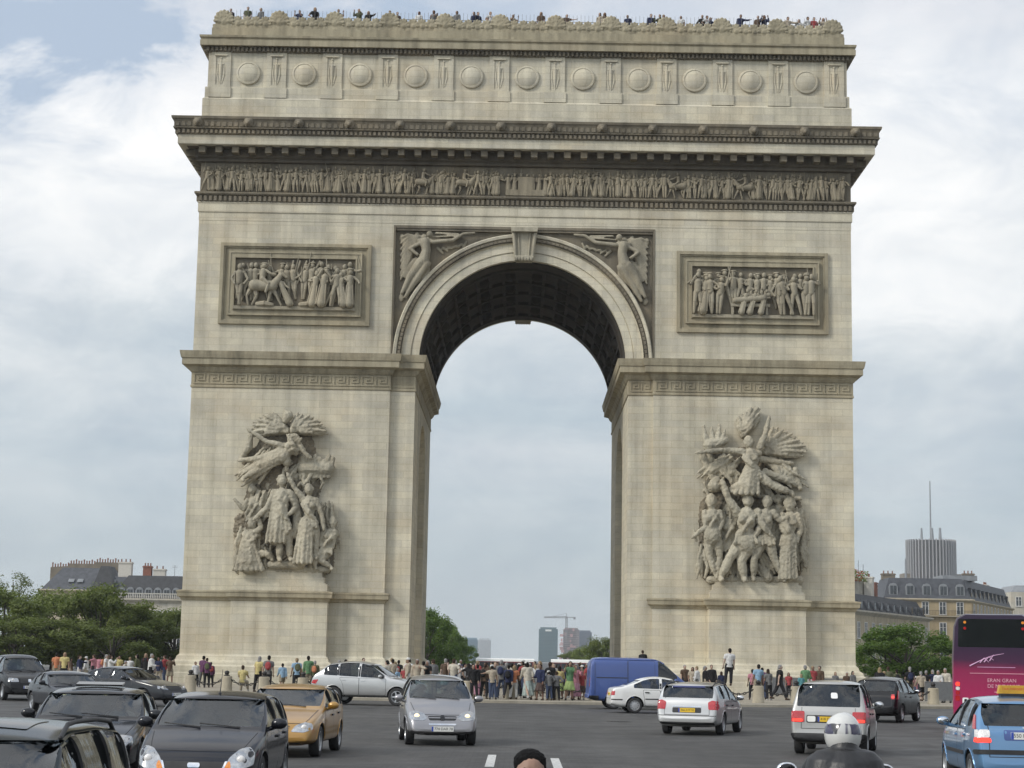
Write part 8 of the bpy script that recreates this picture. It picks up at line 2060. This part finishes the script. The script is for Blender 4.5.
cr_ = empty('tower_crane', (pm_.x, D - 6, 0), 0, 'tower crane standing over the unfinished tower, jib pointing left', 'crane')
cm_ = plain('crane_grey', (.16, .15, .15), .6)
b = MB()
for s in (-1, 1): b.tube((s * 1.2, 0, zt * .6), (s * 1.2, 0, pm_.z + 2), .55, .55, 5)
for i in range(14): z = zt * .6 + (pm_.z - zt * .6) * i / 14; b.tube((-1.2, 0, z), (1.2, 0, z + 3.4), .35, .35, 4)
b.build('mast', cm_, cr_)
b = MB()
for dz in (0, 2.0): b.tube((pa.x - pm_.x, 0, pm_.z + dz * .5), (0, 0, pm_.z + dz), .5, .5, 5)
for i in range(10): x = (pa.x - pm_.x) * i / 10; b.tube((x, 0, pm_.z), (x * .9, 0, pm_.z + 1.6), .3, .3, 4)
b.build('jib', cm_, cr_)
b = MB(); b.tube((0, 0, pm_.z + 1), (pb.x - pm_.x, 0, pm_.z + 1), .6, .6, 5); b.box(pb.x - pm_.x - 3.5, pb.x - pm_.x, -1, 1, pm_.z - 2, pm_.z + 1); b.build('counter_jib', cm_, cr_)
b = MB(); b.tube((0, 0, pm_.z), (0, 0, pm_.z + 7), .6, .3, 5); b.tube((0, 0, pm_.z + 7), ((pa.x - pm_.x) * .6, 0, pm_.z + 1.6), .2, .2, 4); b.build('apex', cm_, cr_)

# ------------------------------------------------------------------ thin summer haze that pales the far towers
hz = MB(); hz.box(-4100, 4100, -450, 6100, -1.6, 172)
hm_ = bpy.data.materials.new('summer_haze'); hm_.use_nodes = True; ht = hm_.node_tree; ht.nodes.clear()
ho_ = ht.nodes.new('ShaderNodeOutputMaterial'); hv = ht.nodes.new('ShaderNodeVolumePrincipled'); hv.inputs['Color'].default_value = (.86, .92, .97, 1); hv.inputs['Density'].default_value = 0.00014; hv.inputs['Anisotropy'].default_value = .2
ht.links.new(hv.outputs[0], ho_.inputs['Volume'])
hzo = hz.build('haze', hm_); tag(hzo, 'thin pale haze over the far towers', None, None, 'stuff')
# ------------------------------------------------------------------ motorcyclist seen from behind
RX, RD = at(842.5, 740, 12.9).x, 12.9
bike = empty('motorcycle', (RX, RD, 0), 0, 'dark motorcycle under the white helmeted rider, its chrome mirror showing', 'motorcycle')
dk = paint('dark_motorcycle_paint', (.012, .012, .014), .2, .25, dirt=.1)
def wheel(y):
    o = link('wheel', TYRE, None, bike); o.scale = (.31, .31, .2); o.location = (0, y, .31); o.rotation_euler = (0, R(90), 0); link('rim', RIMS['five'], None, o)
wheel(-.62); wheel(.82)
b = MB(); b.ell((0, .22, .82), (.17, .32, .15), 16, 10); me = b.mesh('tank', 60); me.materials.append(dk); link('fuel_tank', me, None, bike)
b = MB(); b.ell((0, -.28, .80), (.15, .34, .07), 14, 8); b.ell((0, -.66, .88), (.11, .2, .08), 12, 8); b.build('seat', M['black'], bike, 60)
b = MB(); b.ell((0, .15, .48), (.17, .28, .22), 14, 9); b.cap((.17, .1, .3), (.2, -.7, .36), .05, .06, 10); b.build('engine', M['iron'], bike, 50)
b = MB()
for s in (-1, 1): b.cap((s * .1, .82, .31), (s * .1, .58, .92), .03, .03, 8); b.cap((s * .09, -.62, .31), (s * .1, -.1, .45), .03, .03, 8)
b.build('fork', M['chrome'], bike, 50)
b = MB(); b.chain([((-.36, .36, 1.02), .016), ((-.2, .5, 1.04), .016), ((.2, .5, 1.04), .016), ((.36, .36, 1.02), .016)], 8); b.build('handlebar', M['black'], bike, 50)
b = MB(); b.ell((0, .72, .92), (.12, .1, .13), 14, 9); b.build('headlight', M['chrome'], bike, 60)
mp_ = at(787, 769, 13.35)
for s in (-1, 1):
    xm = (mp_.x - RX) if s < 0 else .38
    b = MB(); b.cap((s * .24, .49, 1.04), (xm, .45, mp_.z - .03), .009, .009, 6); b.ell((xm, .46, mp_.z), (.075, .028, .05), 14, 8); o = b.build('mirror', M['chrome'], bike, 60)
    b = MB(); b.ell((xm, .437, mp_.z), (.062, .008, .04), 12, 6); b.build('mirror_glass', M['gloss_black'], o, 60)
b = MB(); b.box(-.09, .09, -.87, -.83, .84, .92); b.build('tail_light', M['red'], bike)
b = MB(); b.box(-.1, .1, -.90, -.885, .6, .74); b.build('number_plate', M['plate_w'], bike)
# rider, facing away (+Y)
f = Fig([(52, 16, 22, 24), (52, 16, 22, 24)], [(72, 14, 100), (72, 14, 100)], .36, hip=.86)
k_ = .985
rd = fig_body(f, .014, fine=True); rd.materials.append(cloth((.45, .28, .19), .6)); rd.materials.append(EYE)
rider = link('person', rd, None); rider.location = (RX, RD - .24, -.03); rider.rotation_euler = (0, 0, R(180)); rider.scale = (k_, k_, k_)
tag(rider, 'motorcyclist in black leather jacket and white patterned helmet, seen from behind at the lower edge', 'person')
b = MB(); g = .05
b.cap(f.hip + Vector((0, 0, .02)), f.chest, .15 + g, .165 + g, 18); b.cap(f.chest + Vector((-.13, 0, .045)), f.chest + Vector((.13, 0, .045)), .125 + g * .6, .125 + g * .6, 18)
b.cap(f.neck + Vector((0, .02, -.04)), f.neck + Vector((0, .02, .055)), .118, .10, 16)
for sh, el, wr, d in f.arms:
    b.chain([(sh + Vector((0, 0, -.01)), .098), (sh.lerp(el, .5), .085), (el, .072), (wr, .052)], 14)
    for i in range(4): p = sh.lerp(el, .35 + .2 * i); b.cap(p + Vector((-.05, .04, .05)), p + Vector((.05, .05, .03)), .028, .02, 8)
for z_, r_ in ((.18, .03), (.30, .026), (.42, .02)):
    c = f.hip.lerp(f.neck, z_ / .5); b.chain([(c + Vector((-.15, .12, .02)), r_), (c + Vector((0, .19, -.01)), r_), (c + Vector((.15, .12, .03)), r_)], 8)
b.chain([(f.hip + Vector((0, .19, .05)), .012), (f.chest + Vector((0, .208, 0)), .010), (f.neck + Vector((0, .10, -.02)), .010)], 6)
jm = voxel(b, .012, 1, 'jacket'); jm.materials.append(plain('black_leather', (.016, .016, .017), .42, var=.3, vscale=14, bump=.25)); link('jacket', jm, None, rider)
tm = fig_trousers(f, .97, .025, .016, 14); tm.materials.append(cloth((.02, .02, .024))); link('trousers', tm, None, rider)
bt = fig_shoes(f); bt.materials.append(SHOE[0]); link('boots', bt, None, rider)
gl_ = MB()
for s, (sh, el, wr, d) in zip((-1, 1), f.arms): add_hand(gl_, wr, d, s, 1.16, .5)
gm = gl_.mesh('gloves', 60); gm.materials.append(M['black']); link('gloves', gm, None, rider)
h = f.head + Vector((0, .02, -.025))
b = MB(); prof = []
for i in range(15):
    t = -.95 + (math.pi / 2 + .95) * i / 14; prof.append((.132 * math.cos(t) if i < 14 else .001, .155 * math.sin(t)))
mh, th, bh = nodes('white_helmet_with_dark_flashes'); kk = NT(th)
ob = kk.n('ShaderNodeTexCoord').outputs['Object']; sp = kk.n('ShaderNodeSeparateXYZ'); th.links.new(ob, sp.inputs[0])
zr_ = kk.math('SUBTRACT', sp.outputs[2], h.z)
band = kk.ramp(kk.math('ADD', kk.math('MULTIPLY', zr_, 3.0), kk.math('ADD', .5, kk.math('MULTIPLY', kk.noise(kk.mapping(ob, (9, 9, 5)), 1.0, 2), .12))), [(.0, 0), (.625, 0), (.635, 1), (.84, 1), (.85, 0)])
patch = kk.ramp(kk.noise(kk.mapping(ob, (14, 14, 3), (4, 2, 7)), 1.0, 1), [(.44, 0), (.47, 1)])
vio = kk.mix(patch, (.03, .03, .035), (.035, .03, .07))
kk.set(bh.inputs['Base Color'], kk.mix(kk.math('MULTIPLY', band, kk.ramp(kk.noise(kk.mapping(ob, (16, 16, 2), (1, 5, 0)), 1.0, 1), [(.36, .15), (.42, 1)])), (.58, .58, .56), vio)); bh.inputs['Roughness'].default_value = .22; bh.inputs['Coat Weight'].default_value = .7
b.lathe(prof, 36, Matrix.Translation(h + Vector((0, .012, .02))))
hel = b.mesh('helmet', 70)
for v in hel.vertices:
    dy = v.co.y - h.y - .012; v.co.y = h.y + .012 + dy * 1.12
hel.materials.append(mh); ho = link('helmet', hel, None, rider)
b = MB(); b.lathe([(.112, -.128), (.122, -.105), (.126, -.10), (.120, -.09)], 30, Matrix.Translation(h + Vector((0, .012, .02)))); b.build('helmet_trim', M['black'], ho, 60)
b = MB(); b.ell(h + Vector((0, -.115, .03)), (.10, .05, .05), 16, 9); b.build('visor', M['gloss_black'], ho, 60)
